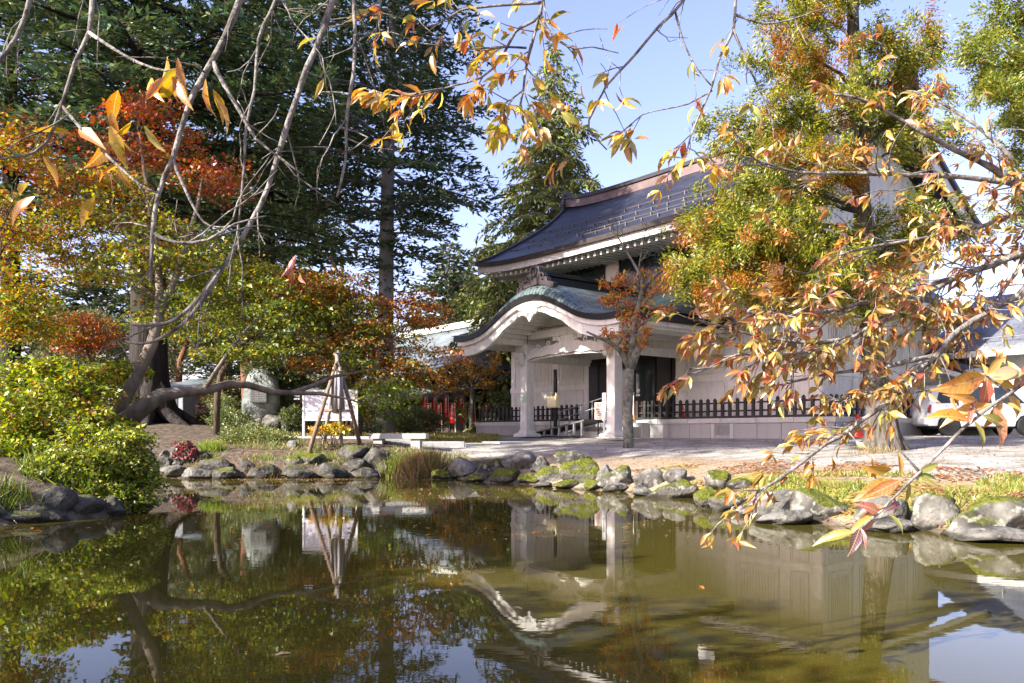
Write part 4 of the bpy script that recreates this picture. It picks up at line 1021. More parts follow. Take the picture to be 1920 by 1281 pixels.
BL = [(815.6,1,'left of the round clipped shrub top'),(839,1,'just right of the round shrub'),(867,1,'left of the thin cherry trunk'),(903.7,1,'left end of the black fence'),(924,1,'above the black fence near the small pine'),(797,1,'peeping behind the shrub at its left'),
      (805,0,'mostly hidden by the round shrub'),(825,0,'leaning over the shrub edge'),(850,0,'between the two tall banners'),(869.5,0,'close beside the thin cherry trunk'),(881,0,'blown sideways behind the cherry trunk'),(890,0,'right of the thin cherry trunk'),(910,0,'behind the end picket of the fence'),(951,0,'deep behind the fence pickets'),(545,0,'far left beside the white board'),(690,0,'behind the maple leaves left of the grey trunk'),(735,0,'left behind the maple leaves')]
for px, tall, lab in BL:
    tall = bool(tall); o = first[tall] if not used[tall] else dup(first[tall]); used[tall] = True
    Y = 44+random.uniform(-.3, .3)-(0 if tall else 1.0)
    o.location = gpt(px+4, Y); o.rotation_euler = (R(random.uniform(-3, 3)), R(random.uniform(-4, 5)), R(random.uniform(-25, 25)))
    o['label'] = ('tall' if tall else 'short')+' red banner with white lettering, '+lab

# ------------------------------------------------------------------ bench, board, tripod, stones
q = gpt(748, 22.4)
bn = thing('stone_bench', q, 'pale granite slab bench at the pond edge', 'bench', rz=R(-3))
m = MB(); m.box(-.80, .80, -.26, .26, .20, .345); m.build('seat', GRANITE2, bn, bevel=.012)
for x in (-.56, .50):
    m = MB(); m.box(x-.13, x+.13, -.2, .2, -.1, .20); m.build('leg', GRANITE, bn, bevel=.01)
q = gpt(568, 23.8)
wb = thing('display_board', q, 'blank white display board on two white posts behind the wrapped poles', 'board', rz=R(-2))
WB = pm('board_grey_white', (.60,.59,.66), (.56,.55,.62), .6, 8)
m = MB(); m.box(.05, 1.60, -.03, .03, .52, 1.34); bd = m.build('panel', WB, wb)
m = MB(); m.box(.0, 1.65, -.05, .05, 1.34, 1.39); m.box(.05, 1.6, -.05, .05, .47, .52); m.build('frame', SIGNWHITE, wb)
for x in (.0, 1.60):
    m = MB(); m.box(x, x+.05, -.05, .05, -.1, 1.34); m.build('post', SIGNWHITE, wb)
# pole tripod wrapping a dormant shrub
q = gpt(632, 21.3)
tp = thing('support_tripod', q, 'weathered grey pole tripod bound at the top around a shrub', 'tripod')
WP = barkmat('weathered_pole', (.22,.19,.18), (.46,.42,.42), (16, 16, 1.5)); WP2 = barkmat('brown_pole', (.16,.11,.08), (.30,.22,.17), (16, 16, 1.5))
top = Vector((0, 0, 2.35))
def gl(px, py):
    p = ground_at(px, py); return p-q
feet = [gl(577, 850), gl(640, 834), gl(677, 834), gpt(606, 21.9)-q]
for k, f in enumerate(feet):
    e = top+(top-f).normalized()*random.uniform(.1, .35)
    MB().tube([f-Vector((0,0,.1)), f.lerp(e, .5)+Vector((random.uniform(-.02,.02),0,0)), e], [.062, .055, .045], 10).build('pole', WP2 if k % 2 == 0 else WP, tp, smooth=True)
for k in range(7):
    a = k*.9; b0 = Vector((.16*math.cos(a), .16*math.sin(a), 1.05+.12*math.sin(k*2.1))); b1 = Vector((.07*math.cos(a), .07*math.sin(a), 2.1+.08*math.cos(k*1.7)))
    MB().tube([b0*1.0, b1], [.06, .05], 8).build('stake', WP, tp, smooth=True)
MB().tube([(.11*math.cos(a), .11*math.sin(a), 2.02+.004*a) for a in np.linspace(0, 18, 60)], .012, 5).build('rope', pm('straw_rope', (.30,.24,.13)), tp)
MB().tube([gl(598, 760)*0+Vector((-.38,-.1,1.02)), Vector((.40,-.1,1.02))], .035, 8).build('crossbar', WP2, tp, smooth=True)
# big stone monument with dark plaque on a rock base
def rock_mesh(name, seed, sub=3, amp=.28, flat=1.0, sharpn=1.0):
    import bmesh
    bm = bmesh.new(); bmesh.ops.create_icosphere(bm, subdivisions=sub, radius=1)
    from mathutils import noise
    o = Vector((seed*3.1, seed*1.7, seed*2.3))
    # a few cutting planes give facets
    rr = random.Random(seed); planes = []
    for _ in range(11):
        v = Vector((rr.gauss(0, 1), rr.gauss(0, 1), rr.gauss(0, .8))).normalized(); planes.append((v, rr.uniform(.50, .86)))
    for v in bm.verts:
        p = v.co.copy()
        for nv, dd in planes:
            e = p.dot(nv)-dd
            if e > 0: p -= nv*e*.85*sharpn
        p *= 1+amp*(noise.noise(p*1.1+o))+amp*.45*noise.noise(p*2.7+o)+amp*.18*noise.noise(p*7+o)
        v.co = p
    me = bpy.data.meshes.new(name); bm.to_mesh(me); bm.free()
    me.polygons.foreach_set('use_smooth', [True]*len(me.polygons)); return me
def rockmat(name, c1, c2, c3, moss=(.088,.098,.012), mossamt=.0, lichen=.5, base_pale=False):
    m = bpy.data.materials.new(name); m.use_nodes = True; t = m.node_tree; n = t.nodes; l = t.links; p = n['Principled BSDF']; p.inputs['Roughness'].default_value = .9; p.inputs['Specular IOR Level'].default_value = .2
    tc = n.new('ShaderNodeTexCoord'); geo = n.new('ShaderNodeNewGeometry')
    def nz_(s, d, src): 
        x = n.new('ShaderNodeTexNoise'); x.inputs['Scale'].default_value = s; x.inputs['Detail'].default_value = d; l.new(src, x.inputs['Vector']); return x
    def rp_(src, *st):
        r = n.new('ShaderNodeValToRGB'); e = r.color_ramp.elements
        while len(e) < len(st): e.new(.5)
        for k, (po, c) in enumerate(st): e[k].position = po; e[k].color = (*c, 1)
        l.new(src, r.inputs[0]); return r
    pos = geo.outputs['Position']
    a = nz_(3.0, 10, pos); base = rp_(a.outputs['Fac'], (.32, c1), (.5, c2), (.68, c3))
    b = nz_(9, 9, pos); lm = rp_(b.outputs['Fac'], (.55, (0,0,0)), (.64, (lichen,)*3))
    mx = n.new('ShaderNodeMixRGB'); l.new(lm.outputs[0], mx.inputs[0]); l.new(base.outputs[0], mx.inputs[1]); mx.inputs[2].default_value = (.30,.30,.265,1)
    col = mx.outputs[0]
    if mossamt > 0:
        sx = n.new('ShaderNodeSeparateXYZ'); l.new(geo.outputs['Normal'], sx.inputs[0])
        c = nz_(2.2, 8, pos); ad = n.new('ShaderNodeMath'); ad.operation = 'MULTIPLY_ADD'; l.new(c.outputs['Fac'], ad.inputs[0]); ad.inputs[1].default_value = 1.6; l.new(sx.outputs['Z'], ad.inputs[2])
        mr = n.new('ShaderNodeMapRange'); l.new(ad.outputs[0], mr.inputs['Value']); mr.inputs['From Min'].default_value = 1.74-mossamt; mr.inputs['From Max'].default_value = 2.0-mossamt
        mc = nz_(30, 6, pos); mcr = rp_(mc.outputs['Fac'], (.35, tuple(x*.5 for x in moss)), (.65, tuple(x*1.35 for x in moss)))
        m2 = n.new('ShaderNodeMixRGB'); l.new(mr.outputs[0], m2.inputs[0]); l.new(col, m2.inputs[1]); l.new(mcr.outputs[0], m2.inputs[2]); col = m2.outputs[0]
    sz = n.new('ShaderNodeSeparateXYZ'); l.new(pos, sz.inputs[0]); wv = n.new('ShaderNodeMath'); wv.operation = 'MULTIPLY_ADD'; l.new(b.outputs['Fac'], wv.inputs[0]); wv.inputs[1].default_value = -.08; l.new(sz.outputs['Z'], wv.inputs[2])
    wr = n.new('ShaderNodeMapRange'); l.new(wv.outputs[0], wr.inputs['Value']); wr.inputs['From Min'].default_value = .005; wr.inputs['From Max'].default_value = .03; wr.inputs['To Min'].default_value = .75; wr.inputs['To Max'].default_value = 0
    mw = n.new('ShaderNodeMixRGB'); l.new(wr.outputs[0], mw.inputs[0]); l.new(col, mw.inputs[1]); mw.inputs[2].default_value = (.022,.02,.014,1); col = mw.outputs[0]     # wet, silty band at the waterline
    l.new(col, p.inputs['Base Color'])
    f = nz_(14, 10, pos); bp = n.new('ShaderNodeBump'); bp.inputs['Strength'].default_value = .9; bp.inputs['Distance'].default_value = .05; l.new(f.outputs['Fac'], bp.inputs['Height']); l.new(bp.outputs[0], p.inputs['Normal'])
    return m
RK_GREY = rockmat('grey_rock', (.038,.034,.03), (.105,.098,.088), (.20,.19,.175))
RK_DARK = rockmat('dark_bank_rock', (.03,.027,.024), (.07,.065,.058), (.125,.12,.105), mossamt=.10, lichen=.25)
RK_MOSS = rockmat('mossy_rock', (.05,.045,.04), (.12,.11,.10), (.24,.23,.21), mossamt=.95, lichen=.35)
RK_HALF = rockmat('half_mossy_rock', (.028,.026,.022), (.095,.088,.075), (.21,.20,.18), mossamt=.46, lichen=.7)
RK_PALE = rockmat('pale_rock', (.05,.046,.04), (.145,.138,.125), (.25,.24,.225), lichen=.5)
RK_GREEN = rockmat('pale_green_monument_stone', (.07,.085,.082), (.19,.215,.21), (.34,.37,.355), lichen=.5)
q = gpt(488, 26.5)
mo = thing('stone_monument', q, 'tall pale green rough monument stone with a dark engraved plaque', 'monument')
me = rock_mesh('monument_stone', 31, 4, .16, sharpn=.45)
for vv_ in me.vertices:
    c_ = vv_.co; sx_ = math.copysign(abs(c_.x)**.55, c_.x)*(1.0-.16*c_.z); c_.x = sx_; c_.z = math.copysign(abs(c_.z)**.72, c_.z)
o = link_mesh('monument_stone', me, RK_GREEN, mo); o.scale = (.58, .38, .92); o.location = (.05, 0, 1.20); o.rotation_euler = (0, R(4), .2)
m = MB(); m.box(-.20, .34, -.43, -.36, .92, 1.36); pq = m.build('plaque', pm('bronze_plaque', (.05,.055,.055), (.07,.07,.07), .5), mo, bevel=.01)
for k in range(5): text('engraving', '鷹山公頌徳之碑文建立', .055, pm('engraved_grey', (.30,.30,.29)), pq, (.07, -.434, 1.30-k*.075), (R(90), 0, 0))
for k, (dx, dz, s) in enumerate(((-.55,.20,.42),(.05,.15,.40),(.50,.22,.55),(.85,.1,.4))):
    o = link_mesh('base_rock', rock_mesh('base_rock', 40+k, 3, .25), RK_GREY, mo); o.scale = (s, s*.8, s*.75); o.location = (dx, -.15-.1*(k % 2), dz); o.rotation_euler = (.2*k, .3, k)
q = gpt(337, 29)
sm_ = thing('small_monument', q, 'small squared grey stone marker with a dark inset plate beside the cedar', 'monument', rz=R(-20))
o = MB(); pr = [(-.42,.15),(-.40,1.25),(-.28,1.38),(.30,1.38),(.42,1.28),(.42,.15)]
o.prism(pr, -.30, .34, 'y'); o.build('stone_block', pm('blue_grey_stone', (.15,.17,.195), (.24,.255,.28), .85, 8, bump=.3), sm_, bevel=.03)
m = MB(); m.box(-.25, .20, -.325, -.30, .75, 1.13); m.build('inset_plate', pm('dark_plate', (.03,.04,.05), None, .4), sm_)
o = link_mesh('foot_rock', rock_mesh('foot_rock', 55, 3, .2), RK_DARK, sm_); o.scale = (.75, .6, .28); o.location = (.15, .0, .08)
# ------------------------------------------------------------------ pond-edge rocks (photo box x0,y0,x1,y1 ; rock kind ; label)
ROCKS = [
 (321,829,371,868,'d','squarish dark boulder draped in red creeper'), (297,856,326,878,'d','small dark rock left of the red creeper boulder'),
 (303,874,347,897,'p','rounded grey rock at the waterline, leftmost beyond the bush'), (343,879,395,899,'p','low rounded rock at the waterline below the red creeper'),
 (376,860,430,888,'d','smooth dark oval boulder right of the red creeper'), (399,875,452,899,'d','dark wedge rock at the waterline beside the oval boulder'),
 (446,861,477,886,'d','dark rock between the oval boulder and the overgrown ledge'), (467,872,524,898,'d','long bank rock overgrown with brown weeds'),
 (523,872,592,898,'d','long dark bank rock below the tripod foot'), (593,868,650,898,'d','dark moss-edged bank rock right of the tripod foot'),
 (646,862,692,883,'d','flat dark rock behind the bank ledge near the bench'), (629,836,693,864,'d','broad dark rock left of the bench'),
 (681,841,736,880,'d','large dark boulder under the left end of the bench'), (707,866,737,896,'d','steep dark rock at the water below the bench boulder'),
 (662,879,711,898,'d','low dark ledge rock at the waterline left of the reeds'), (536,855,563,872,'m','small rock with a moss cap above the left bank'),
 (569,852,605,871,'h','flat pale-topped rock near the tripod foot'), (540,826,560,842,'y','small pale stone beside the rounded bush'),
 (326,865,341,877,'y','pebble-like stone behind the waterline rocks at far left'), (371,850,396,865,'d','low rock right behind the creeper boulder'), (298,846,318,859,'p','small pale stone at the top of the far left bank'),
 (806,881,848,900,'m','yellow mossy stone sitting in the water right of the reeds'), (842,854,894,895,'p','pale boulder with weeds left of the mossy rocks'),
 (895,860,947,892,'h','dark rounded boulder in the upper middle row'), (868,892,914,905,'h','flat wet stone with a mossy rim'),
 (917,878,976,906,'m','broad stone covered in bright moss at the middle bank'), (968,889,1009,908,'m','dark stone with a mossy back at the waterline'),
 (951,847,1012,881,'p','pale upright boulder with a mossy right shoulder'), (996,858,1034,889,'g','dark grey egg-shaped boulder beside the pale upright one'),
 (1014,874,1060,906,'m','block-shaped rock with thick moss on its top edge'), (1042,850,1105,876,'h','pale flat-topped rock at the back of the middle bank'),
 (1058,861,1124,904,'m','largest middle boulder with a moss cushion on top'), (1035,899,1093,917,'m','low mossy rock at the waterline under the largest boulder'),
 (1094,899,1133,920,'m','small domed mossy rock at the waterline'), (1128,877,1191,919,'h','grey boulder with a mossy top left of the big dark one'),
 (1128,907,1178,923,'g','flat wet grey slab at the waterline'), (1189,874,1241,917,'g','tall dark grey boulder below the slim tree'),
 (1221,902,1308,935,'h','wide pale boulder sloping into the water'), (1246,879,1293,904,'g','grey humped rock on the bank right of the slim tree'),
 (1320,881,1376,922,'h','rounded grey boulder shaded at the bend of the shore'), (1184,914,1223,931,'g','small grey wedge at the waterline below the tall boulder'),
 (999,905,1037,915,'g','thin flat stone just above the water'), (1119,874,1150,901,'p','pale stone wedged between two mossy boulders'),
 (1311,916,1364,955,'m','round stone with a full moss cap at the bend of the shore'), (1334,931,1391,960,'h','oval pale stone with moss in front of the bend'),
 (1372,952,1423,969,'p','flat pale slab lying in the shallows'), (1362,897,1404,922,'h','small rock behind the cherry leaves at the bend'),
 (1404,917,1508,975,'p','large smooth pale grey boulder on the right bank'), (1472,925,1592,979,'h','large pale boulder with a moss blanket on its top'),
 (1422,961,1529,985,'p','pale ledge stone in front of the smooth boulder'), (1616,921,1704,989,'p','pale leaning boulder behind the purple leaves'),
 (1652,962,1692,982,'m','small mossy stone under the leaning boulder'), (1612,976,1708,999,'p','pale underwater-edge slab below the leaning boulder'),
 (1704,925,1792,994,'h','round lichen-spotted boulder, second from the right edge'), (1780,930,1945,1010,'h','large blocky lichen-covered boulder at the right edge'),
 (1783,992,1950,1018,'p','pale flat ledge under the blocky boulder at the right edge'),
 (7,946,119,981,'d','long dark wet rock at the left edge of the pond'), (62,915,128,960,'d','dark rock under the grass at the left bank'),
 (126,932,186,966,'d','dark rock under the left bush'), (188,932,234,966,'d','dark rock at the corner under the left bush'), (236,936,286,958,'d','dark rock at the tip of the left bank'), (-40,946,14,975,'d','dark rock cut by the left picture edge')]
RMAT = {'d': RK_DARK, 'm': RK_MOSS, 'h': RK_HALF, 'p': RK_PALE, 'g': RK_GREY, 'y': RK_PALE}
rock_bases = [rock_mesh('rock', s, 4, .26) for s in range(14)]
_rk = {}
for k, (x0, y0, x1, y1, kd, lab) in enumerate(ROCKS):
    g = ground_at((x0+x1)/2, y1-1, True); Y = g.y; s = FPX/Y
    w2 = (x1-x0)/2/s*1.28; h2 = (y1-y0)/s*.62
    key = (k % 14, kd)
    if key not in _rk:
        me = rock_bases[k % 14].copy(); me.materials.append(RMAT[kd]); me.name = 'rock'; _rk[key] = me
    o = bpy.data.objects.new('rock', _rk[key]); C.objects.link(o)
    dep = min(max(w2*.75, .2), .6)
    flat = h2 < w2*.45
    zc_ = g.z+h2*(.52)
    o.location = ((((x0+x1)/2)-960)/FPX*(Y+dep*.5), Y+dep*.5, zc_ if not flat else g.z+h2*.55)
    o.scale = (w2, dep, h2*1.12); o.rotation_euler = (random.uniform(-.12, .12), random.uniform(-.12, .12), random.uniform(-.4, .4)+(3.14 if k % 3 == 0 else 0))
    tag(o, lab, 'rock', 'stones along the pond edge')
    # red creeper on the first boulder
    if k == 0:
        n = 300; th = RNG.uniform(-2.9, -.2, n); zz = RNG.uniform(-.2, 1, n)**1; c = Vector(o.location)
        P = np.stack([c.x+w2*.95*np.cos(th)*np.sqrt(1-np.clip(zz, 0, 1)**2*.8), c.y+dep*.95*np.sin(th)*np.sqrt(1-np.clip(zz, 0, 1)**2*.7), c.z+h2*1.05*zz], 1)
        keep = (P[:, 0] > c.x-w2*.5) | (zz > .7); P = P[keep]; m_ = len(P)
        f = foliage('red_creeper', None, M_LEAF, P, RNG.normal(0, 1, (m_, 3))+[0, -.3, -.6], RNG.normal(0, .5, (m_, 3))+[0, -1, .4], RNG.uniform(.05, .10, m_), pick([(3, (.26,.015,.02)), (3, (.14,.015,.02)), (1, (.25,.06,.03))], m_, RNG), *MAPLE)
        tag(f, 'bright red creeper spilling over the squarish boulder', 'creeper')

# ------------------------------------------------------------------ tree builders
def tubes(name, polys, mat, parent, smooth=True):
    mb = MB()
    for pts, rad, n in polys: mb.tube(pts, rad, n, cap=True)
    return mb.build(name, mat, parent, smooth=smooth)
def bez(a, b, sag=.0, n=6, wob=.0):
    a = Vector(a); b = Vector(b); L = (b-a).length; out = []
    for k in range(n):
        s = k/(n-1); p = a.lerp(b, s); p.z += sag*L*4*s*(1-s)
        if 0 < k < n-1: p += Vector((random.gauss(0, wob), random.gauss(0, wob), random.gauss(0, wob)))*L
        out.append(p)
    return out

def conifer(name, base, H, r0, z0, nb, Lf, rise, droop, pal, bark, label, group=None, tuft=.30, tw=1.0, step=.13, sec=.26, hang=.0, seed=1, lean=(0, 0), pad=1.0, tmpl=NEEDLE, az_w=None, flatn=.5, nside=10):
    """layered conifer: whorled limbs, side sprays, needle tufts"""
    rng = np.random.default_rng(seed); rd = random.Random(seed)
    root = thing(name, base, label, 'tree', group)
    tp = [(lean[0]*s*s, lean[1]*s*s, H*s-.3*(1-s)) for s in np.linspace(0, 1, 12)]
    tr = [r0*(1-s)**.8+.02 for s in np.linspace(0, 1, 12)]; tr[0] *= 1.25
    polys = [(tp, tr, nside)]
    Ps = []; Ds = []; Ns = []
    az = rd.uniform(0, 6)
    for i in range(nb):
        t = (i+rd.random())/nb; z = z0+(H-z0)*t; az += 2.4+rd.uniform(-.4, .4)
        if az_w is not None and rd.random() > az_w(az): continue
        L = Lf(t)*rd.uniform(.7, 1.15)
        if L < .25: continue
        s0 = z/H; bx = lean[0]*s0*s0; by = lean[1]*s0*s0
        ca, sa = math.cos(az), math.sin(az); rs = rise+rd.uniform(-.12, .12)
        f = lambda s: np.array([bx+ca*L*s, by+sa*L*s, z+rs*L*s-droop*L*s*s])
        m = 6; polys.append(([tuple(f(s)) for s in np.linspace(0, 1, m)], [max(.012, .018*L*(1-s)+.008) for s in np.linspace(0, 1, m)], 5))
        s = .18 if t < .6 else .08
        while s < 1:
            p0 = f(s)
            for side in (-1, 1):
                l2 = min(1.6, (.20+.42*(1-s))*L*rd.uniform(.55, 1.1))
                a2 = az+side*rd.uniform(.75, 1.25); dv = np.array([math.cos(a2), math.sin(a2), rd.uniform(-.10, .12)-hang*.6])
                k = max(2, int(l2/step)); u = np.linspace(.1, 1, k)[:, None]
                q = p0+dv*l2*u; q[:, 2] -= (hang*.5+.12)*l2*(u[:, 0]**2)
                q = np.repeat(q, 2, 0)+rng.normal(0, .035*pad, (2*k, 3))
                d = np.repeat(dv[None], 2*k, 0)+rng.normal(0, .55, (2*k, 3))*np.array([1, 1, .5]); d[:, 2] -= hang
                Ps.append(q); Ds.append(d)
                if l2 > .5: polys.append(([tuple(p0), tuple(p0+dv*l2*.7)], [.010+.004*l2, .005], 3))
            s += sec/L*rd.uniform(.7, 1.3)
        tipk = 6; q = np.array([f(x) for x in np.linspace(.7, 1.02, tipk)]); Ps.append(q); Ds.append(np.repeat(np.array([[ca, sa, 0]]), tipk, 0)+rng.normal(0, .4, (tipk, 3)))
    tubes('trunk', polys, bark, root)
    P = np.concatenate(Ps); D = np.concatenate(Ds); n = len(P)
    N = rng.normal(0, flatn, (n, 3))+np.array([0, 0, 1.0])
    foliage('crown', root, M_NEEDLE, P, D, N, tuft*rng.uniform(.7, 1.35, n), pick(pal, n, rng), *tmpl, width=tw)
    return root

def broadleaf(name, base, label, trunks, lobes, npads, lpp, lsize, pal, bark, group=None, seed=2, padr=(.35, .75), padh=.12, tmpl=MAPLE, mat=None, link=None, flat=.55, cat='tree', twig=.012, crown='crown', limb_parts=()):
    """trunks: list of (pts world, radii); lobes: (center, (rx,ry,rz), weight, pal or None)"""
    rng = np.random.default_rng(seed); rd = random.Random(seed)
    root = thing(name, base, label, cat, group); bv = Vector(base)
    polys = []
    nodes = []
    for pts, rad in trunks:
        pts = [Vector(p)-bv for p in pts]
        if not hasattr(rad, '__len__'): rad = list(np.linspace(rad, rad*.35, len(pts)))
        polys.append((pts, rad, 10))
        for a, b in zip(pts, pts[1:]):
            for s in (0, .33, .66, 1): nodes.append(a.lerp(b, s))
    ww = np.array([l[2] for l in lobes], float); ww /= ww.sum()
    Ps = []; Ds = []; Ns = []; Cs = []
    narr = np.array([tuple(x) for x in nodes])
    for i in range(npads):
        li = rng.choice(len(lobes), p=ww); c, r, _, lp = lobes[li]
        v = rng.normal(0, 1, 3); v /= np.linalg.norm(v); v *= rng.uniform(.25, 1)**.55
        pc = np.array(tuple(Vector(c)-bv))+v*np.array(r)
        # twig from the nearest node that lies inward/below
        dd = np.linalg.norm(narr-pc, axis=1)+np.maximum(0, narr[:, 2]-pc[2])*1.5; j = int(np.argmin(dd)); a = Vector(narr[j]); b = Vector(pc); L = (b-a).length
        tw = bez(a, b, rd.uniform(.02, .10), 6, .03); polys.append((tw, list(np.linspace(twig*(.6+.35*L), .004, 6)), 5))
        if rd.random() < .5: narr = np.vstack([narr, np.array(tuple(tw[3]))[None]])
        pr = rng.uniform(*padr); n = int(lpp*(pr/np.mean(padr))**2*rng.uniform(.6, 1.3))
        ang = rng.uniform(0, 6.283, n); rr = pr*np.sqrt(rng.uniform(0, 1, n)); tilt = rng.normal(0, .16, 2)
        q = np.stack([rr*np.cos(ang), rr*np.sin(ang), rng.normal(0, padh, n)], 1); q[:, 2] += q[:, 0]*tilt[0]+q[:, 1]*tilt[1]-.25*(rr/pr)**2*pr
        for j_ in rng.choice(n, min(n, 4), replace=False): polys.append(([b, b+Vector(q[j_])*.5+Vector((0, 0, .015)), b+Vector(q[j_])], [.005, .0035, .002], 3))
        Ps.append(pc+q); d = np.stack([np.cos(ang), np.sin(ang), np.full(n, -.25)], 1)+rng.normal(0, .6, (n, 3)); Ds.append(d)
        Ns.append(rng.normal(0, flat, (n, 3))+np.array([0, 0, 1.0]))
        pp = lp or pal; sub = [(w_*rng.uniform(.2, 1.8), c_) for w_, c_ in pp]; Cs.append(pick(sub, n, rng)*rng.uniform(.85, 1.12))
    lp_names = {}
    tubes('trunk', polys, bark, root)
    P = np.concatenate(Ps); n = len(P)
    foliage(crown, root, mat or M_LEAF, P, np.concatenate(Ds), np.concatenate(Ns), lsize*rng.uniform(.7, 1.3, n), np.concatenate(Cs), *tmpl)
    return root

def lobe(px, py, Y, rx, ry, rz, wt=1, pal=None):
    """photo pixel centre, half sizes in pixels across / metres deep"""
    s = FPX/Y; return (at(px, py, Y), (rx/s, ry, rz/s), wt, pal)

# palettes (leaf albedo)
RED = (.52,.075,.016); ORG = (.58,.20,.02); YEL = (.52,.38,.03); YGR = (.34,.36,.03); GRN = (.13,.19,.022); DGR = (.05,.085,.015); BRN = (.24,.10,.03); ORB = (.40,.15,.03)
P_TOP = [(5, (.36,.05,.016)), (4, (.42,.13,.02)), (1.2, BRN), (1, (.40,.28,.03))]; P_MID = [(1, (.36,.06,.02)), (4, (.44,.16,.02)), (3, (.42,.30,.03)), (3, YGR), (1.5, GRN)]; P_LOW = [(1, (.42,.15,.02)), (2, (.42,.31,.03)), (5, (.27,.30,.028)), (4, GRN)]; P_GR = [(1.5, YEL), (4, (.26,.28,.025)), (5, GRN), (2, DGR)]; P_BR = [(4, (.30,.11,.025)), (2, ORG), (1.5, YEL), (3, BRN), (3, GRN), (1, DGR)]
P_CED = [(4, (.065,.115,.055)), (3, (.10,.15,.06)), (2, (.17,.20,.07)), (1, (.04,.07,.045))]
P_SPR = [(4, (.17,.20,.04)), (3, (.11,.14,.035)), (2, (.25,.25,.06)), (.5, (.22,.13,.05))]
P_FAR = [(4, (.06,.085,.035)), (3, (.045,.07,.035)), (2, (.09,.10,.04)), (.7, (.16,.10,.04))]
P_PINE = [(4, (.075,.105,.045)), (3, (.11,.14,.06)), (2, (.15,.15,.06)), (1, (.20,.13,.06))]

# big cedars
cb = gpt(279, 26)
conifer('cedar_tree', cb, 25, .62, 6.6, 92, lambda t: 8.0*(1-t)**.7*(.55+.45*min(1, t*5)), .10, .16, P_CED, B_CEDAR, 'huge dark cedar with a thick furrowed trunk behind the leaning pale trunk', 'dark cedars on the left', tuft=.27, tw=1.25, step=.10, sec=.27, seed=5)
ro = bpy.data.objects['cedar_tree']
fl = MB()
for k in range(9):
    a = k*.7+.2; L = random.uniform(.9, 1.7)
    fl.tube([(.35*math.cos(a), .35*math.sin(a), 1.3), (.68*math.cos(a), .68*math.sin(a), .35), (L*math.cos(a), L*math.sin(a), -.02), ((L+.8)*math.cos(a), (L+.8)*math.sin(a), -.3)], [.30, .28, .17, .05], 8)
fl.build('root_flare', B_CEDAR, ro, smooth=True)
ced2 = conifer('cedar_tree', gpt(722, 33), 29, .36, 5.2, 125, lambda t: 5.4*(1-t)**.55*min(1, max(.22, t*4.4)), .06, .20, P_CED, B_GREY, 'tall dark fir with a straight grey trunk left of the pale green roof', 'dark cedars on the left', tuft=.28, tw=1.25, step=.11, sec=.29, seed=9, lean=(.8, 0))
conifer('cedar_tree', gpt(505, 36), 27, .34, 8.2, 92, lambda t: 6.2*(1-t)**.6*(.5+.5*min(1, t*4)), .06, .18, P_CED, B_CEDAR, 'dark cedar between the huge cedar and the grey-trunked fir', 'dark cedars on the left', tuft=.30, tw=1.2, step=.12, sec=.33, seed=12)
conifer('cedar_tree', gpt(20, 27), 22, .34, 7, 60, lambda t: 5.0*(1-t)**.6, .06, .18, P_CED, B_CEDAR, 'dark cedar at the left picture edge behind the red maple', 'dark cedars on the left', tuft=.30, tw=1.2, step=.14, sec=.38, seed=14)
# off-frame shade trees on the left bank (their shade falls across the hall)
sh1 = conifer('cedar_tree', Vector((-14.5, 11.6, .9)), 26, .4, 13.6, 66, lambda t: 4.6*(1-t)**.5, .05, .2, P_CED, B_CEDAR, 'shade-giving dark cedar standing on the left bank outside the picture', 'dark cedars on the left', tuft=.42, tw=1.4, step=.2, sec=.42, seed=21)
dup(sh1, Vector((-18.5, 7.6, 1.0)), 4.0, 'taller shade-giving cedar on the left bank outside the picture', (1.05, 1.05, 1.1))
for k, (x, y, lab) in enumerate(((9,-9,'unseen tall fir added behind the camera to the right to dim the sky light'),(17,-1,'unseen tall fir added right of the near bank to dim the sky light'),(21,9,'unseen tall fir added beyond the right picture edge to dim the sky light'),(1,-15,'unseen tall fir added straight behind the camera to dim the sky light'),(14,-13,'unseen tall fir added far behind the camera to dim the sky light'))):
    dup(ced2, Vector((x, y, hgt(x, y))), k*1.3, lab)  # unseen firs added behind and right of the camera to cut sky fill
# spruce behind the hall
conifer('spruce_tree', Vector((2.4, 46, 1.0)), 22.6, .32, 2, 150, lambda t: 6.7*(1-t)**.85+.25, -.02, .22, P_SPR, B_GREY, 'tall sunlit spruce with drooping sprays behind the roof corner', None, tuft=.34, tw=1.2, step=.13, sec=.28, hang=.55, seed=33)
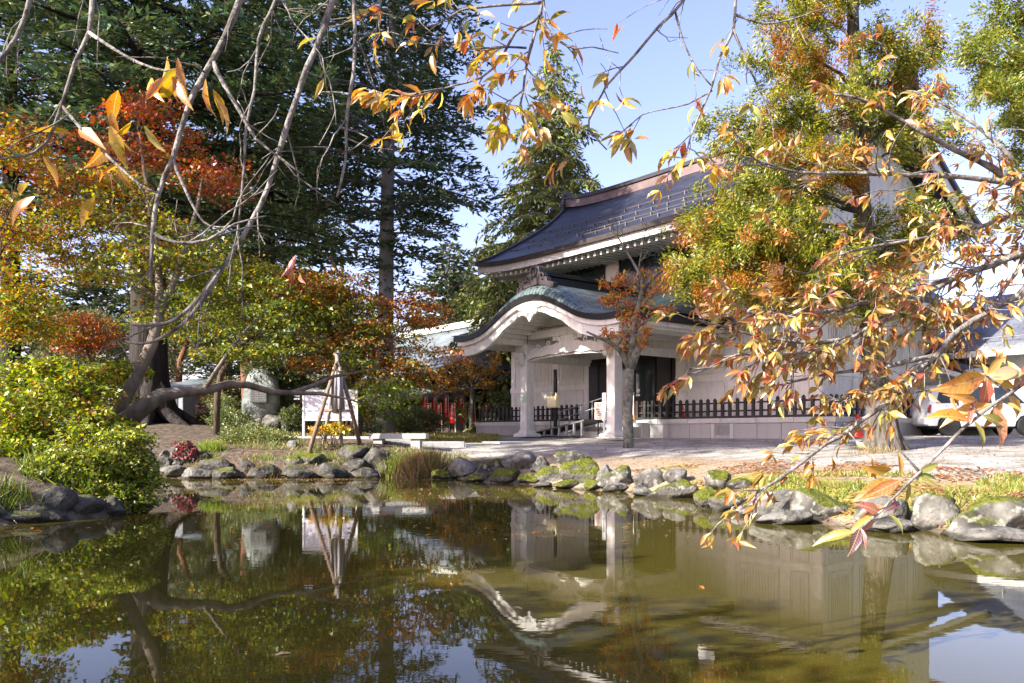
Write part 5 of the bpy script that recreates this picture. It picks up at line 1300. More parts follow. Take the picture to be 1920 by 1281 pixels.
# farther conifers
f1 = conifer('far_conifer', gpt(842, 78), 18.6, .4, 4, 84, lambda t: 4.6*(1-t**2.2)**.6*(.7+.3*t)+.3, .30, .08, P_FAR, B_GREY, 'rounded dark conifer in the gap left of the roof corner', 'conifers beyond the shrine', tuft=.62, tw=1.5, step=.26, sec=.52, seed=41, pad=2)
dup(f1, gpt(868, 84), 2.0, 'second rounded conifer just behind the rounded dark one', (.9, .9, .93))
f2 = conifer('far_conifer', gpt(887, 66), 13.4, .3, 1, 90, lambda t: 3.1*(1-t)**.8+.2, .05, .12, P_SPR, B_GREY, 'pointed sunlit conifer left of the porch roof', 'conifers beyond the shrine', tuft=.46, tw=1.4, step=.22, sec=.42, seed=43, hang=.3)
for k, (px, Y, sc, lab) in enumerate(((925,60,(1.05,1.05,1.12),'sunlit conifer directly above the porch roof tip'),(858,72,(.8,.8,.72),'small pointed conifer below the rounded dark one'),(957,66,(1.1,1.1,1.0),'conifer showing between roof eave and porch ridge'),
        (775,70,(.9,.9,.9),'slim conifer tip right of the grey-trunked fir'),(1840,75,(1.2,1.2,.85),'conifer above the annex roofs'),(1760,80,(1.2,1.2,.9),'conifer at the right behind the hall gable'),(1900,70,(1.2,1.2,.8),'conifer at the right edge behind the annex'),(700,85,(1.3,1.3,1.1),'conifer behind the grey-trunked fir'))):
    dup(f2, gpt(px, Y), k*1.3, lab, sc)
for k, (px, Y, lab) in enumerate(((620,80,'dark conifer far behind the middle maple'),(430,85,'dark conifer far behind the stone monument'),(180,75,'dark conifer far behind the leaning trunk'),(60,90,'dark conifer at the far left background'),(-250,70,'dark conifer beyond the left picture edge, outside the picture'),(-520,62,'second dark conifer beyond the left picture edge, outside the picture'),(330,60,'dark conifer behind the wayside shrine'),(540,58,'dark conifer behind the display board'))):
    dup(f1, gpt(px, Y), k*1.7+.4, lab, (1.1, 1.1, .8+.06*k))

# garden pines at the left background
def pine(base, H, W, label, seed, group='pines in the shrine garden', dense=1.0, pal=P_PINE, bark=B_BROWN, name='pine_tree'):
    rd = random.Random(seed); b = Vector(base)
    tr = [b+Vector((0, 0, -.2))]
    for k in range(1, 6): tr.append(b+Vector((rd.uniform(-.12, .12)*H*.5, rd.uniform(-.1, .1), H*k/5)))
    lob = [(b+Vector((rd.uniform(-.6, .6)*W, rd.uniform(-.6, .6)*W, H*rd.uniform(.18, 1.0))), (W*.55, W*.55, H*.10), 1, None) for _ in range(9)]
    return broadleaf(name, b, label, [(tr, .09+.018*H)], lob, int(46*dense), int(260*dense), .17, pal, bark, group, seed, padr=(.3, .62), padh=.10, tmpl=NEEDLE, mat=M_NEEDLE, flat=1.2)
pn = pine(gpt(95, 34), 5.2, 2.6, 'bushy garden pine at the far left behind the yellow-green bush', 51)
dup(pn, gpt(185, 38), 2.1, 'bushy garden pine between the red maple spray and the cedar trunk', (1.1, 1.1, 1.15))
dup(pn, gpt(20, 40), 4.2, 'bushy garden pine at the left picture edge', (1.2, 1.2, 1.3))
dup(pn, gpt(345, 37), 1.1, 'bushy garden pine right of the huge cedar trunk', (1.15, 1.15, 1.1))
dup(pn, gpt(560, 36), 3.1, 'bushy garden pine behind the stone monument and white board', (1.0, 1.0, .9))
dup(pn, gpt(620, 40), 5.1, 'bushy garden pine behind the wrapped pole tripod', (1.2, 1.2, 1.05))
dup(pn, gpt(250, 42), .4, 'bushy garden pine behind the huge cedar', (1.2, 1.2, 1.1))
pine(gpt(424, 30), 2.1, .85, 'small brownish garden pine left of the stone monument', 57, None, 1.0, [(3, (.10,.12,.04)), (3, (.20,.13,.05)), (2, (.07,.09,.035))])
pine(gpt(536, 27.5), 2.6, .95, 'small dark garden pine overlapping the right of the monument', 58, None, .9)
pine(HL(16.7, 4.0, 0)+Vector((-1.2, 2, 0)), 2.35, .75, 'small green pine beside the left corner of the hall', 59, None, .8, [(3, (.10,.14,.05)), (3, (.07,.11,.045)), (1, (.20,.14,.05))])
# red-brown pine trunk in front of the shrine garden
b = gpt(468, 28.5); tk = [b+Vector((0,0,-.2)), at(466,740,28.5), at(462,690,28.5), at(461,640,28.6), at(470,560,28.9), at(468,470,29)]
broadleaf('red_pine', b, 'red-barked pine with a bare trunk left of the stone monument', [(tk, [.30,.25,.22,.2,.17,.1])], [lobe(470,500,29,75,1.6,40), lobe(430,560,29.5,55,1.2,25), lobe(520,540,28.6,60,1.2,25)], 34, 260, .18, P_PINE, B_BROWN, None, 61, padr=(.4, .8), tmpl=NEEDLE, mat=M_NEEDLE, flat=1.2)

# leaning maple with pale trunk: red top, yellow-green below
mb_ = Vector((-6.85, 13.55, .75))
YM = 13.6
t1 = [mb_+Vector((-.1,0,-.2)), at(213,785,YM), at(238,740,YM), at(264,690,YM), at(285,645,YM), at(297,600,YM+.1), at(300,555,YM+.2), at(296,480,YM+.4), at(285,400,YM+.7), at(270,320,YM+1), at(262,250,YM+1.1)]
t2 = [at(298,590,YM+.1), at(330,520,YM+.4), at(352,450,YM+.7), at(372,380,YM+.9), at(380,330,YM+1)]
t3 = [at(296,500,YM+.3), at(240,440,YM+.8), at(180,390,YM+1.2), at(120,340,YM+1.4)]
t4 = [at(299,560,YM+.2), at(230,520,YM+1), at(150,500,YM+1.6), at(70,480,YM+2)]
t5 = [at(215,800,YM), at(243,785,YM-.2), at(268,764,YM-.3), at(300,742,YM-.2), at(345,735,YM), at(395,730,YM+.3), at(430,720,YM+.5), at(465,722,YM+.8), at(510,735,YM+1.1), at(548,737,YM+1.4), at(590,722,YM+1.8), at(625,706,YM+2.1), at(660,700,YM+2.4), at(710,690,YM+2.8)]
r5 = [.16,.16,.15,.125,.085,.075,.07,.065,.058,.05,.042,.034,.025,.015]
t6 = [at(548,737,YM+1.4), at(600,738,YM+1.6), at(650,748,YM+1.8), at(700,762,YM+2)]
t7 = [at(385,727,YM+.2), at(402,700,YM+.3), at(425,665,YM+.5), at(460,620,YM+.7), at(490,590,YM+.8)]
lob = [lobe(275,250,YM+1,95,1.3,62,4,P_TOP), lobe(130,300,YM+1.4,110,1.3,70,3,P_TOP), lobe(395,335,YM+1,55,.9,32,1.7,P_TOP), lobe(215,370,YM+1,150,1.5,50,3,P_MID),
       lobe(250,440,YM+.8,170,1.6,60,5,P_LOW), lobe(160,480,YM+1.4,130,1.4,45,2.5,P_MID), lobe(310,520,YM+.6,140,1.4,50,4,P_LOW), lobe(60,440,YM+1.8,90,1.2,60,1.5,P_MID),
       lobe(360,580,YM+.8,110,1.2,45,2,P_GR), lobe(722,735,YM+2.8,46,.8,42,1.5,P_GR), lobe(660,672,YM+2.4,40,.7,18,.4,P_GR), lobe(480,640,YM+.8,80,.8,40,1.2,P_GR)]
broadleaf('maple_tree', mb_, 'large maple leaning over the pond, red at the top and yellow-green below', [(t1, [.12,.115,.11,.105,.10,.09,.075,.055,.04,.03,.02]), (t2, [.07,.055,.045,.03,.02]), (t3, [.05,.04,.03,.02]), (t4, [.05,.04,.03,.015]), (t5, r5), (t6, [.05,.035,.02,.01]), (t7, [.045,.035,.028,.02,.012])],
          lob, 330, 62, .075, P_LOW, B_MAPLE, 'autumn maples', 71, padr=(.22, .46), padh=.05, flat=.55)
# middle yellow-green maple
b = gpt(405, 23.4); YB = 23.4
t1 = [b+Vector((0,0,-.2)), at(408,735,YB), at(415,700,YB), at(440,665,YB), at(480,620,YB), at(515,580,YB+.3), at(545,545,YB+.6)]
t2 = [at(418,695,YB), at(412,640,YB), at(410,590,YB+.2), at(405,530,YB+.4)]
lob = [lobe(470,560,YB,120,1.8,55,4,P_GR), lobe(390,600,YB,100,1.5,45,3,P_LOW), lobe(540,600,YB+.5,90,1.5,60,3,P_GR), lobe(470,640,YB-.3,120,1.3,35,2.5,P_GR), lobe(590,650,YB+.6,70,1.2,45,2,P_BR), lobe(420,500,YB+.5,110,1.5,40,2,P_LOW), lobe(560,540,YB+.8,80,1.3,35,1.6,P_MID)]
broadleaf('maple_tree', b, 'yellow-green maple with a forked dark trunk behind the long low limb', [(t1, [.10,.095,.09,.085,.07,.05,.03]), (t2, [.06,.05,.04,.02])], lob, 260, 72, .10, P_GR, B_DARK, 'autumn maples', 72, padr=(.32, .65), padh=.06)
# broadleaf trees outside the picture on the left bank that shade the near water
sb = Vector((-10.4, 4.8, .9))
sbt = broadleaf('maple_tree', sb, 'green maple on the left bank outside the picture, nearest the bush', [([sb, sb+Vector((0,0,1.6)), sb+Vector((.2,.1,3)), sb+Vector((.1,.2,5))], .13)], [(sb+Vector((.3,.2,4.4)), (2.3,2.3,1.8), 3, None), (sb+Vector((1.2,-.6,3.6)), (1.5,1.5,1.0), 1, None)], 150, 240, .13, P_GR, B_DARK, 'autumn maples', 79, padr=(.45,.85), padh=.1)
dup(sbt, Vector((-10.3, 1.9, .9)), 1.4, 'green maple on the left bank outside the picture, level with the near shore', (1.1,1.1,1.05))
dup(sbt, Vector((-8.4, -1.6, .9)), 2.9, 'green maple on the near shore outside the picture to the left', (1.15,1.15,.88)); sbt.scale = (1.0, 1.0, 1.15)
# orange-brown maple with two dark stems
b = gpt(668, 25.2); YC = 25.2
t1 = [b+Vector((0,0,-.2)), at(672,760,YC), at(668,700,YC), at(662,640,YC), at(655,590,YC+.2), at(640,530,YC+.4), at(620,480,YC+.6)]
t2 = [at(668,720,YC), at(652,680,YC-.3), at(630,640,YC-.4), at(610,600,YC-.4), at(590,560,YC-.3)]
t3 = [at(664,650,YC), at(700,600,YC+.4), at(750,570,YC+.8), at(800,555,YC+1.2)]
lob = [lobe(625,540,YC,75,1.5,38,3,P_BR), lobe(690,640,YC,95,1.6,60,3,P_BR), lobe(735,690,YC-.2,70,1.4,45,2.2,P_BR), lobe(770,580,YC+.9,75,1.2,40,2,[(4,ORB),(3,ORG),(2,BRN)]), lobe(640,600,YC-.4,90,1.4,40,2,P_LOW), lobe(700,740,YC-.5,70,1.2,35,2,[(3,GRN),(2,DGR),(1,YGR)]), lobe(820,660,YC+1,45,1,25,.7,[(4,ORB),(3,ORG)])]
broadleaf('maple_tree', b, 'orange-brown maple with two dark stems in front of the pale green roof', [(t1, [.17,.16,.15,.14,.10,.07,.04]), (t2, [.13,.12,.11,.08,.05]), (t3, [.06,.045,.03,.015])], lob, 230, 75, .11, P_BR, B_DARK, 'autumn maples', 73, padr=(.35, .75), padh=.07)
# red spray of a farther maple at left
b = gpt(172, 30)
broadleaf('maple_tree', b, 'small orange-red maple between the leaning trunk and the pines', [([b, at(170,690,30), at(160,640,30), at(150,600,30)], .09)], [lobe(165,615,30,60,1.2,30,3,[(3,(.34,.06,.02)),(4,(.38,.12,.02)),(1,YEL),(1,GRN)]), lobe(140,640,30,40,1,18,1.4,[(2,(.30,.06,.02)),(4,(.36,.13,.02))])], 46, 70, .12, P_TOP, B_DARK, 'autumn maples', 74, padr=(.45, .8))
broadleaf('maple_tree', gpt(-30, 12.5), 'yellow-orange maple reaching in at the left picture edge', [([gpt(-30,12.5), at(-35,700,12.5), at(-20,600,12.5), at(0,480,12.6)], .10)], [lobe(15,560,12.5,60,.9,75,3,[(2,ORG),(3,YEL),(4,YGR),(2,GRN)]), lobe(10,400,12.8,60,.9,70,2,P_MID), lobe(0,270,13,50,.8,60,1,P_MID)], 80, 75, .075, P_MID, B_DARK, 'autumn maples', 75, padr=(.3, .55), padh=.07)

# grey-barked hinoki on the right with hanging yellow-green sprays
hb_ = gpt(1656, 16.6); YH = 16.6
tr = [hb_+Vector((0,0,-.15)), hb_+Vector((0,0,.12)), at(1650,780,YH), at(1640,690,YH), at(1632,600,YH), at(1624,480,YH), at(1614,350,YH), at(1606,200,YH), at(1600,60,YH), at(1596,-90,YH), at(1592,-240,YH), at(1590,-380,YH)]
rad = [.46,.40,.275,.235,.215,.20,.17,.145,.12,.095,.06,.02]
BR = [(560,1275,500,-.6),(520,1300,455,.4),(600,1345,545,-1.2),(530,1265,515,.1),(560,1310,540,.8),(500,1330,470,-.2),(540,1380,560,.2),(450,1300,420,.1),(590,1405,535,.9),(560,1455,565,-.4),(570,1515,545,1.4),(470,1335,395,-.8),(480,1290,430,.9),(470,1400,440,-1.5),(500,1480,475,1.0),(520,1560,500,-1.8),(400,1380,340,.3),(360,1420,285,-1.0),(330,1335,235,.2),(300,1350,265,1.2),(280,1455,205,-.9),(200,1400,120,.5),(170,1480,95,-1.1),(90,1430,30,.2),(80,1520,25,1.0),(220,1500,150,1.3),(370,1545,300,-1.6),
      (180,1700,125,.6),(140,1765,80,-.5),(240,1745,185,.8),(100,1690,60,-1.0),(300,1685,215,1.2),(320,1770,255,-.4),(480,1795,425,.2),(450,1755,395,-.8),(500,1700,450,1.0),(540,1735,480,-.5),(600,1655,560,-1.6),(40,1560,-30,-1.2),(20,1640,-40,1.4),(0,1500,-60,.2),(-20,1710,-70,-.3),(-100,1520,-160,.2),(-100,1680,-160,-.6),(-180,1560,-260,.7),(-180,1640,-260,-.8),(260,1600,180,-1.7),(400,1440,380,1.2),(560,1580,545,.3)]
polys = [([p-hb_ for p in tr], rad, 16)]; Ps = []; Ds = []; Ns = []; Cs = []; SZ = []
rng = np.random.default_rng(81); rd = random.Random(81)
P_HIN = [(5, (.27,.285,.024)), (3.5, (.12,.17,.02)), (3.5, (.38,.34,.035)), (2.5, (.045,.075,.016))]; P_RUST = [(3, (.42,.17,.02)), (2, (.30,.12,.02)), (1, (.20,.20,.03))]
trz = np.array([p.z for p in tr]); trx = np.array([p.x for p in tr])
for sy, ex, ey, dy in BR:
    zs = CZ+(HZ-sy)/FPX*YH; a = Vector((float(np.interp(zs, trz, trx)), YH, zs)); b = at(ex, ey, YH+dy*1.3); L = (b-a).length
    pts = bez(a, b, .06, 7, .02); polys.append(([p-hb_ for p in pts], list(np.linspace(.022+.012*L, .008, 7)), 6))
    rust = rd.random() < .18
    m = int(10+9.5*L)
    for k in range(m):
        s = rd.uniform(.30, 1.04)**.8; i = min(5, int(s*6)); c = pts[i].lerp(pts[i+1], min(1, s*6-i))
        sp = .10+.20*(1-abs(s-.7))
        cc = np.array(tuple(c-hb_))+rng.normal(0, sp, 3)*np.array([1, 1, .75]); n = rd.randint(120, 170)
        if rd.random() < .35: polys.append(([c-hb_, Vector(cc)], [.010, .004], 4))
        ax = rng.normal(0, .55, 3)+np.array([(b-a).x, (b-a).y, 0])/max(L, .1)*.7+np.array([0, 0, -.25])
        Ps.append(cc+rng.normal(0, .095, (n, 3))); Ds.append(ax*1.2+rng.normal(0, .5, (n, 3))); Ns.append(rng.normal(0, .8, (n, 3))+np.array([0, -.2, .7]))
        Cs.append(pick(P_RUST if (rust and rd.random() < .6) or rd.random() < .10 else P_HIN, n, rng)); SZ.append(rng.uniform(.055, .12, n))
root = thing('hinoki_tree', hb_, 'grey peeling-barked conifer with yellow-green and rusty sprays in front of the hall', 'tree')
tubes('trunk', polys, B_HINOKI, root)
foliage('crown', root, M_LEAF, np.concatenate(Ps), np.concatenate(Ds), np.concatenate(Ns), np.concatenate(SZ), np.concatenate(Cs), *NEEDLE, width=1.0)
fl = MB()
for k in range(10):
    a = k*.63; fl.tube([(.22*math.cos(a), .22*math.sin(a), .7), (.30*math.cos(a), .30*math.sin(a), .22), (.50*math.cos(a), .50*math.sin(a), -.06)], [.07, .10, .05], 7)
fl.build('root_flare', B_HINOKI, root, smooth=True)
# bright conifer at the right edge
eb = Vector((10.8, 14.6, .8)); polys = [([Vector((0,0,-.2)), Vector((0,0,5)), Vector((.1,0,10)), Vector((.1,0,14))], [.25,.2,.13,.03], 12)]; Ps = []; Ds = []; Ns = []; Cs = []; SZ = []
EB = [(1812,110),(1835,60),(1855,150),(1875,25),(1905,100),(1835,175),(1885,230),(1900,-40),(1860,-90),(1910,180),(1920,300),(1905,380),(1940,30),(1950,140)]+[(2100+60*math.cos(k), -60+k*33) for k in range(18)]
for k, (ex, ey) in enumerate(EB):
    b = at(ex, ey, 14.6+rd.uniform(-1, 1))-eb; a = Vector((0, 0, max(1.5, b.z-.6))); L = (b-a).length; pts = bez(a, b, .03, 7, .02); polys.append((pts, list(np.linspace(.02+.012*L, .006, 7)), 5))
    for j in range(int(12+9*L)):
        s = rd.uniform(.35, 1.03)**.8; i = min(5, int(s*6)); c = pts[i].lerp(pts[i+1], min(1, s*6-i)); cc = np.array(tuple(c))+rng.normal(0, .2, 3); n = 130
        ax = rng.normal(0, .5, 3)+np.array([(b-a).x, (b-a).y, 0])/max(L, .1)*.8
        Ps.append(cc+rng.normal(0, .08, (n, 3))); Ds.append(ax+rng.normal(0, .5, (n, 3))); Ns.append(rng.normal(0, .8, (n, 3))+np.array([0, 0, .7])); Cs.append(pick([(4,(.22,.26,.03)),(3,(.12,.18,.03)),(2,(.33,.32,.05)),(.5,(.28,.13,.03))], n, rng)); SZ.append(rng.uniform(.05, .11, n))
root = thing('conifer_tree', eb, 'bright yellow-green conifer at the upper right picture edge', 'tree')
tubes('trunk', polys, B_HINOKI, root); foliage('crown', root, M_LEAF, np.concatenate(Ps), np.concatenate(Ds), np.concatenate(Ns), np.concatenate(SZ), np.concatenate(Cs), *NEEDLE, width=1.0)

# ------------------------------------------------------------------ small trees in front of the buildings
def twiggy(name, base, label, limbs, bark, leafspots, lsize, pal, seed, lpt=4, ltw=.5, group=None, extra=2.2):
    """open cherry: limbs (pts, r0, r1), fine twigs grown along them, leaves near leafspots (world pos, radius, prob)"""
    rd = random.Random(seed); rng = np.random.default_rng(seed); root = thing(name, base, label, 'tree', group); bv = Vector(base); polys = []; Ps = []; Ds = []
    def want(p):
        w = 0
        for c, r, pr in leafspots:
            if (p-c).length < r: w = max(w, pr)
        return rd.random() < w
    def grow(p, d, L, r, lev):
        pts = [p]; n = 5
        for k in range(n):
            d = (d+Vector((rd.gauss(0, .22), rd.gauss(0, .22), rd.gauss(0, .18)+.03))).normalized(); pts.append(pts[-1]+d*L/n)
        polys.append(([q-bv for q in pts], list(np.linspace(r, r*.35, n+1)), 5))
        for q in pts[1:]:
            if want(q):
                for _ in range(rd.randint(1, lpt)): Ps.append(tuple(q-bv+Vector((rd.gauss(0, .05), rd.gauss(0, .05), rd.gauss(0, .05))))); Ds.append((d.x+rd.gauss(0, .7), d.y+rd.gauss(0, .7), -.5+rd.gauss(0, .5)))
        if lev > 0:
            for k in range(rd.randint(2, 3)):
                q = pts[rd.randint(1, n)]; dd = (d+Vector((rd.gauss(0, .8), rd.gauss(0, .8), rd.gauss(.15, .6)))).normalized(); grow(q, dd, L*rd.uniform(.45, .7), r*.55, lev-1)
    for pts, r0, r1 in limbs:
        pts = [Vector(p) for p in pts]; polys.append(([p-bv for p in pts], list(np.linspace(r0, r1, len(pts))), 10))
        if r1 > .06: continue
        L = sum((b-a).length for a, b in zip(pts, pts[1:]))
        for k in range(int(L*extra)+2):
            s = rd.uniform(.15, 1)*(len(pts)-1); i = min(len(pts)-2, int(s)); p = pts[i].lerp(pts[i+1], s-i); ax = (pts[i+1]-pts[i]).normalized()
            grow(p, (ax*.8+Vector((rd.gauss(0, .7), rd.gauss(0, .7), rd.gauss(.1, .5)))).normalized(), ltw*rd.uniform(.5, 1.2), .014, 2)
    tubes('trunk', polys, bark, root)
    n = len(Ps)
    if n: foliage('crown', root, M_LEAF, np.array(Ps), np.array(Ds), rng.normal(0, .8, (n, 3))+np.array([0, -.2, .6]), lsize*rng.uniform(.7, 1.3, n), pick(pal, n, rng), *CHERRY)
    return root
Y1 = 20.76; b1_ = Vector((3.03, Y1, .70))
L1 = [([b1_+Vector((0,0,-.1)), at(1178,825,Y1), at(1177,770,Y1), at(1179,720,Y1), at(1181,690,Y1)], .148, .118),
      ([at(1181,692,Y1), at(1172,672,Y1), at(1160,655,Y1-.1), at(1140,640,Y1-.2), at(1120,632,Y1-.3), at(1100,622,Y1-.4)], .10, .02),
      ([at(1182,692,Y1), at(1184,660,Y1), at(1190,610,Y1), at(1197,575,Y1), at(1204,545,Y1), at(1203,520,Y1), at(1192,500,Y1), at(1165,455,Y1+.1), at(1150,432,Y1+.1)], .11, .012),
      ([at(1183,690,Y1), at(1192,665,Y1-.1), at(1198,652,Y1-.1)], .12, .09),
      ([at(1204,545,Y1), at(1225,520,Y1-.2), at(1250,500,Y1-.3), at(1270,482,Y1-.4)], .06, .015),
      ([at(1203,550,Y1), at(1185,540,Y1+.2), at(1165,532,Y1+.3), at(1140,540,Y1+.4)], .045, .012),
      ([at(1196,580,Y1), at(1230,545,Y1-.3), at(1270,530,Y1-.6), at(1300,515,Y1-.8)], .04, .01),
      ([at(1186,640,Y1), at(1170,600,Y1+.3), at(1160,570,Y1+.4), at(1150,540,Y1+.5)], .05, .012),
      ([at(1190,620,Y1), at(1215,600,Y1-.3), at(1245,590,Y1-.5), at(1265,580,Y1-.7)], .045, .012),
      ([at(1200,565,Y1), at(1195,520,Y1+.1), at(1203,470,Y1+.1), at(1206,462,Y1+.1)], .03, .008)]
spots = [(at(1160,545,Y1), .55, .5), (at(1150,590,Y1), .6, .55), (at(1200,535,Y1), .5, .5), (at(1230,540,Y1-.3), .5, .35), (at(1180,600,Y1), .5, .4), (at(1250,600,Y1-.5), .45, .4), (at(1215,640,Y1-.2), .5, .35), (at(1130,630,Y1-.3), .4, .35), (at(1180,650,Y1), .3, .5)]
twiggy('cherry_tree', b1_, 'slim lichen-barked cherry with sparse orange leaves in front of the porch', L1, B_CHERRY, spots, .125, [(4, ORG), (3, (.45,.13,.05)), (2, YEL), (1, YGR), (1, BRN)], 91, 5, .62, extra=3.0)
Y2 = 41.0; b2_ = gpt(884, Y2)
L2 = [([b2_+Vector((0,0,-.1)), at(884,770,Y2), at(886,740,Y2), at(884,715,Y2)], .13, .09)]
for ex, ey, dy in ((830,690,.5),(845,665,-.6),(870,660,.6),(900,665,-.4),(920,675,.5),(938,690,-.5),(850,720,.8),(925,730,-.6),(835,735,.2),(905,700,.9)):
    L2.append(([at(884,728,Y2), at((884+ex)/2, (722+ey)/2+2, Y2+dy*.5), at(ex, ey, Y2+dy)], .055, .015))
twiggy('cherry_tree', b2_, 'small spreading cherry with yellow-orange leaves before the banners', L2, B_CHERRY, [(at(885,690,Y2), 2.6, .42)], .14, [(4, ORG), (4, (.48,.27,.03)), (2, YEL), (1, YGR), (1, ORB)], 92, 3, .8, extra=2.6)

# ------------------------------------------------------------------ shrubs
def shrub(name, base, label, lobes, n, size, pal, seed, tmpl=DIAMOND, group=None, stems=6, shell=.55, mat=None, up=.5):
    rng = np.random.default_rng(seed); rd = random.Random(seed); root = thing(name, base, label, 'shrub', group); bv = Vector(base); polys = []
    ww = np.array([r[0]*r[2]*w_ for c, r, w_, p_ in lobes]); ww /= ww.sum(); Ps = []; Ds = []; Cs = []
    for (c, r, w_, lp), q in zip(lobes, ww):
        c = Vector(c)-bv; m = int(n*q); v = nrm(rng.normal(0, 1, (m, 3))); rr = rng.uniform(shell, 1.05, (m, 1))**.7
        f = 1+.22*np.sin(v[:, :1]*5+seed)*np.cos(v[:, 1:2]*4)+.15*np.sin(v[:, 2:3]*9+v[:, :1]*7)
        cl = rng.normal(0, .04, (m, 3)); Ps.append(np.array(tuple(c))+v*rr*f*np.array(r)+cl); Ds.append(v*.7+rng.normal(0, .6, (m, 3))+np.array([0, 0, up*.3])); Cs.append(pick(lp or pal, m, rng))
        for _ in range(stems):
            t = Vector((rd.gauss(0, .5)*r[0], rd.gauss(0, .5)*r[1], rd.uniform(.2, .9)*r[2])); polys.append((bez((c.x*.5+rd.gauss(0, .1), c.y*.5, -.1), c+t, .03, 5, .04), [.018, .014, .011, .008, .004], 5))
    tubes('stem', polys, B_DARK, root)
    P = np.concatenate(Ps); m = len(P)
    foliage('foliage', root, mat or M_LEAF, P, np.concatenate(Ds), rng.normal(0, .7, (m, 3))+np.array([0, -.15, .8]), size*rng.uniform(.65, 1.35, m), np.concatenate(Cs), *tmpl)
    return root
BUSHY = [(4, (.40,.43,.03)), (4, (.20,.26,.025)), (2, (.11,.16,.02)), (1, (.45,.36,.04)), (.5, (.45,.18,.03))]
def padbush(base, label, lobes, npads, lpp, lsize, pal, seed, padr, stems):
    b_ = Vector(base); tk = [([b_+Vector((0,0,-.3)), b_+Vector(v)*.5+Vector((.1,0,.1)), b_+Vector(v)], [.03,.022,.008]) for v in stems]
    return broadleaf('shrub', b_, label, tk, lobes, npads, lpp, lsize, pal, B_DARK, None, seed, padr=padr, padh=.035, tmpl=MAPLE, flat=.6, cat='shrub', twig=.006, crown='foliage')
padbush((-8.2, 12.2, .6), 'tall yellow-green bush at the left edge beside the leaning trunk', [lobe(100,775,12.2,130,1.0,70,5), lobe(178,735,13.9,60,.7,40,1.5), lobe(20,750,12.3,95,1,60,3), lobe(55,840,11.9,115,.8,55,3), lobe(120,690,12.6,80,.6,22,1), lobe(230,690,13.9,40,.4,20,.7), lobe(40,672,12.4,16,.2,34,.25), lobe(95,680,12.2,14,.2,30,.25), lobe(150,700,12.1,16,.2,36,.3), lobe(215,800,11.9,26,.3,18,.35)], 330, 55, .075, BUSHY, 101, (.13,.30), [(-1,0,1),(.5,.3,1.1),(1.2,0,.7),(-.4,-.4,.8),(-1.6,0,.9),(.2,.2,1.3)])
padbush((-6.1, 11.35, .35), 'rounded bright bush overhanging the water at the tip of the left bank', [lobe(185,862,11.4,92,.7,58,5), lobe(122,880,11.2,62,.55,46,2.4), lobe(238,888,11.5,38,.45,48,2), lobe(170,920,11.0,80,.4,30,2), lobe(235,935,11.1,40,.3,22,1.2), lobe(150,800,11.4,14,.15,24,.25), lobe(255,822,11.5,18,.15,16,.3), lobe(95,842,11.3,20,.15,18,.3), lobe(290,905,11.4,18,.15,12,.3)], 340, 62, .058, [(4, (.38,.41,.04)), (4, (.22,.28,.035)), (2, (.11,.14,.025)), (1, (.42,.36,.05))], 102, (.11,.25), [(-.4,0,.6),(.4,.1,.6),(.1,-.3,.5),(.7,-.1,.3),(-.7,-.1,.3)])
GGR = [(4, (.13,.17,.055)), (3, (.19,.22,.08)), (2, (.08,.11,.04)), (.6, (.35,.33,.05))]
b = gpt(425, 24.5); shrub('shrub', b, 'rounded grey-green bush left of the monument rocks', [lobe(430,790,24.5,36,.6,26), lobe(418,760,24.8,22,.4,18), lobe(455,815,24.2,40,.6,28)], 9000, .07, GGR, 103)
b = gpt(480, 22.5); shrub('shrub', b, 'low grey-green bush with yellowing leaves in front of the monument rocks', [lobe(475,828,22.3,58,.7,28), lobe(520,832,22.0,36,.6,24), lobe(440,835,22.3,36,.5,22)], 11000, .065, GGR+[(1, (.40,.38,.04))], 104)
b = gpt(778, 36); shrub('shrub', b, 'round clipped dark green shrub left of the banners', [lobe(782,788,36,46,1.1,24), lobe(755,795,36,26,.8,17)], 13000, .085, [(4, (.10,.13,.035)), (3, (.15,.17,.05)), (2, (.07,.09,.03)), (.7, (.25,.16,.06))], 105)
b = gpt(625, 21.2); shrub('shrub', b, 'bare-stemmed shrub with a collar of bright yellow leaves inside the tripod', [lobe(630,804,21.2,26,.3,9), lobe(598,807,21.1,16,.2,6,1,[(3,(.55,.28,.04)),(1,YEL)])], 420, .085, [(4, (.52,.42,.03)), (2, (.40,.38,.03)), (1, ORG)], 106, MAPLE, stems=5)
b = gpt(545, 26.2); shrub('shrub', b, 'small leafy shrub right of the monument base', [lobe(552,785,26.2,22,.4,20)], 2200, .09, GGR, 107)
b = gpt(690, 30); shrub('shrub', b, 'low green shrub behind the display board legs', [lobe(600,805,29,60,.6,12), lobe(690,800,30,26,.6,14)], 5000, .08, GGR, 108)

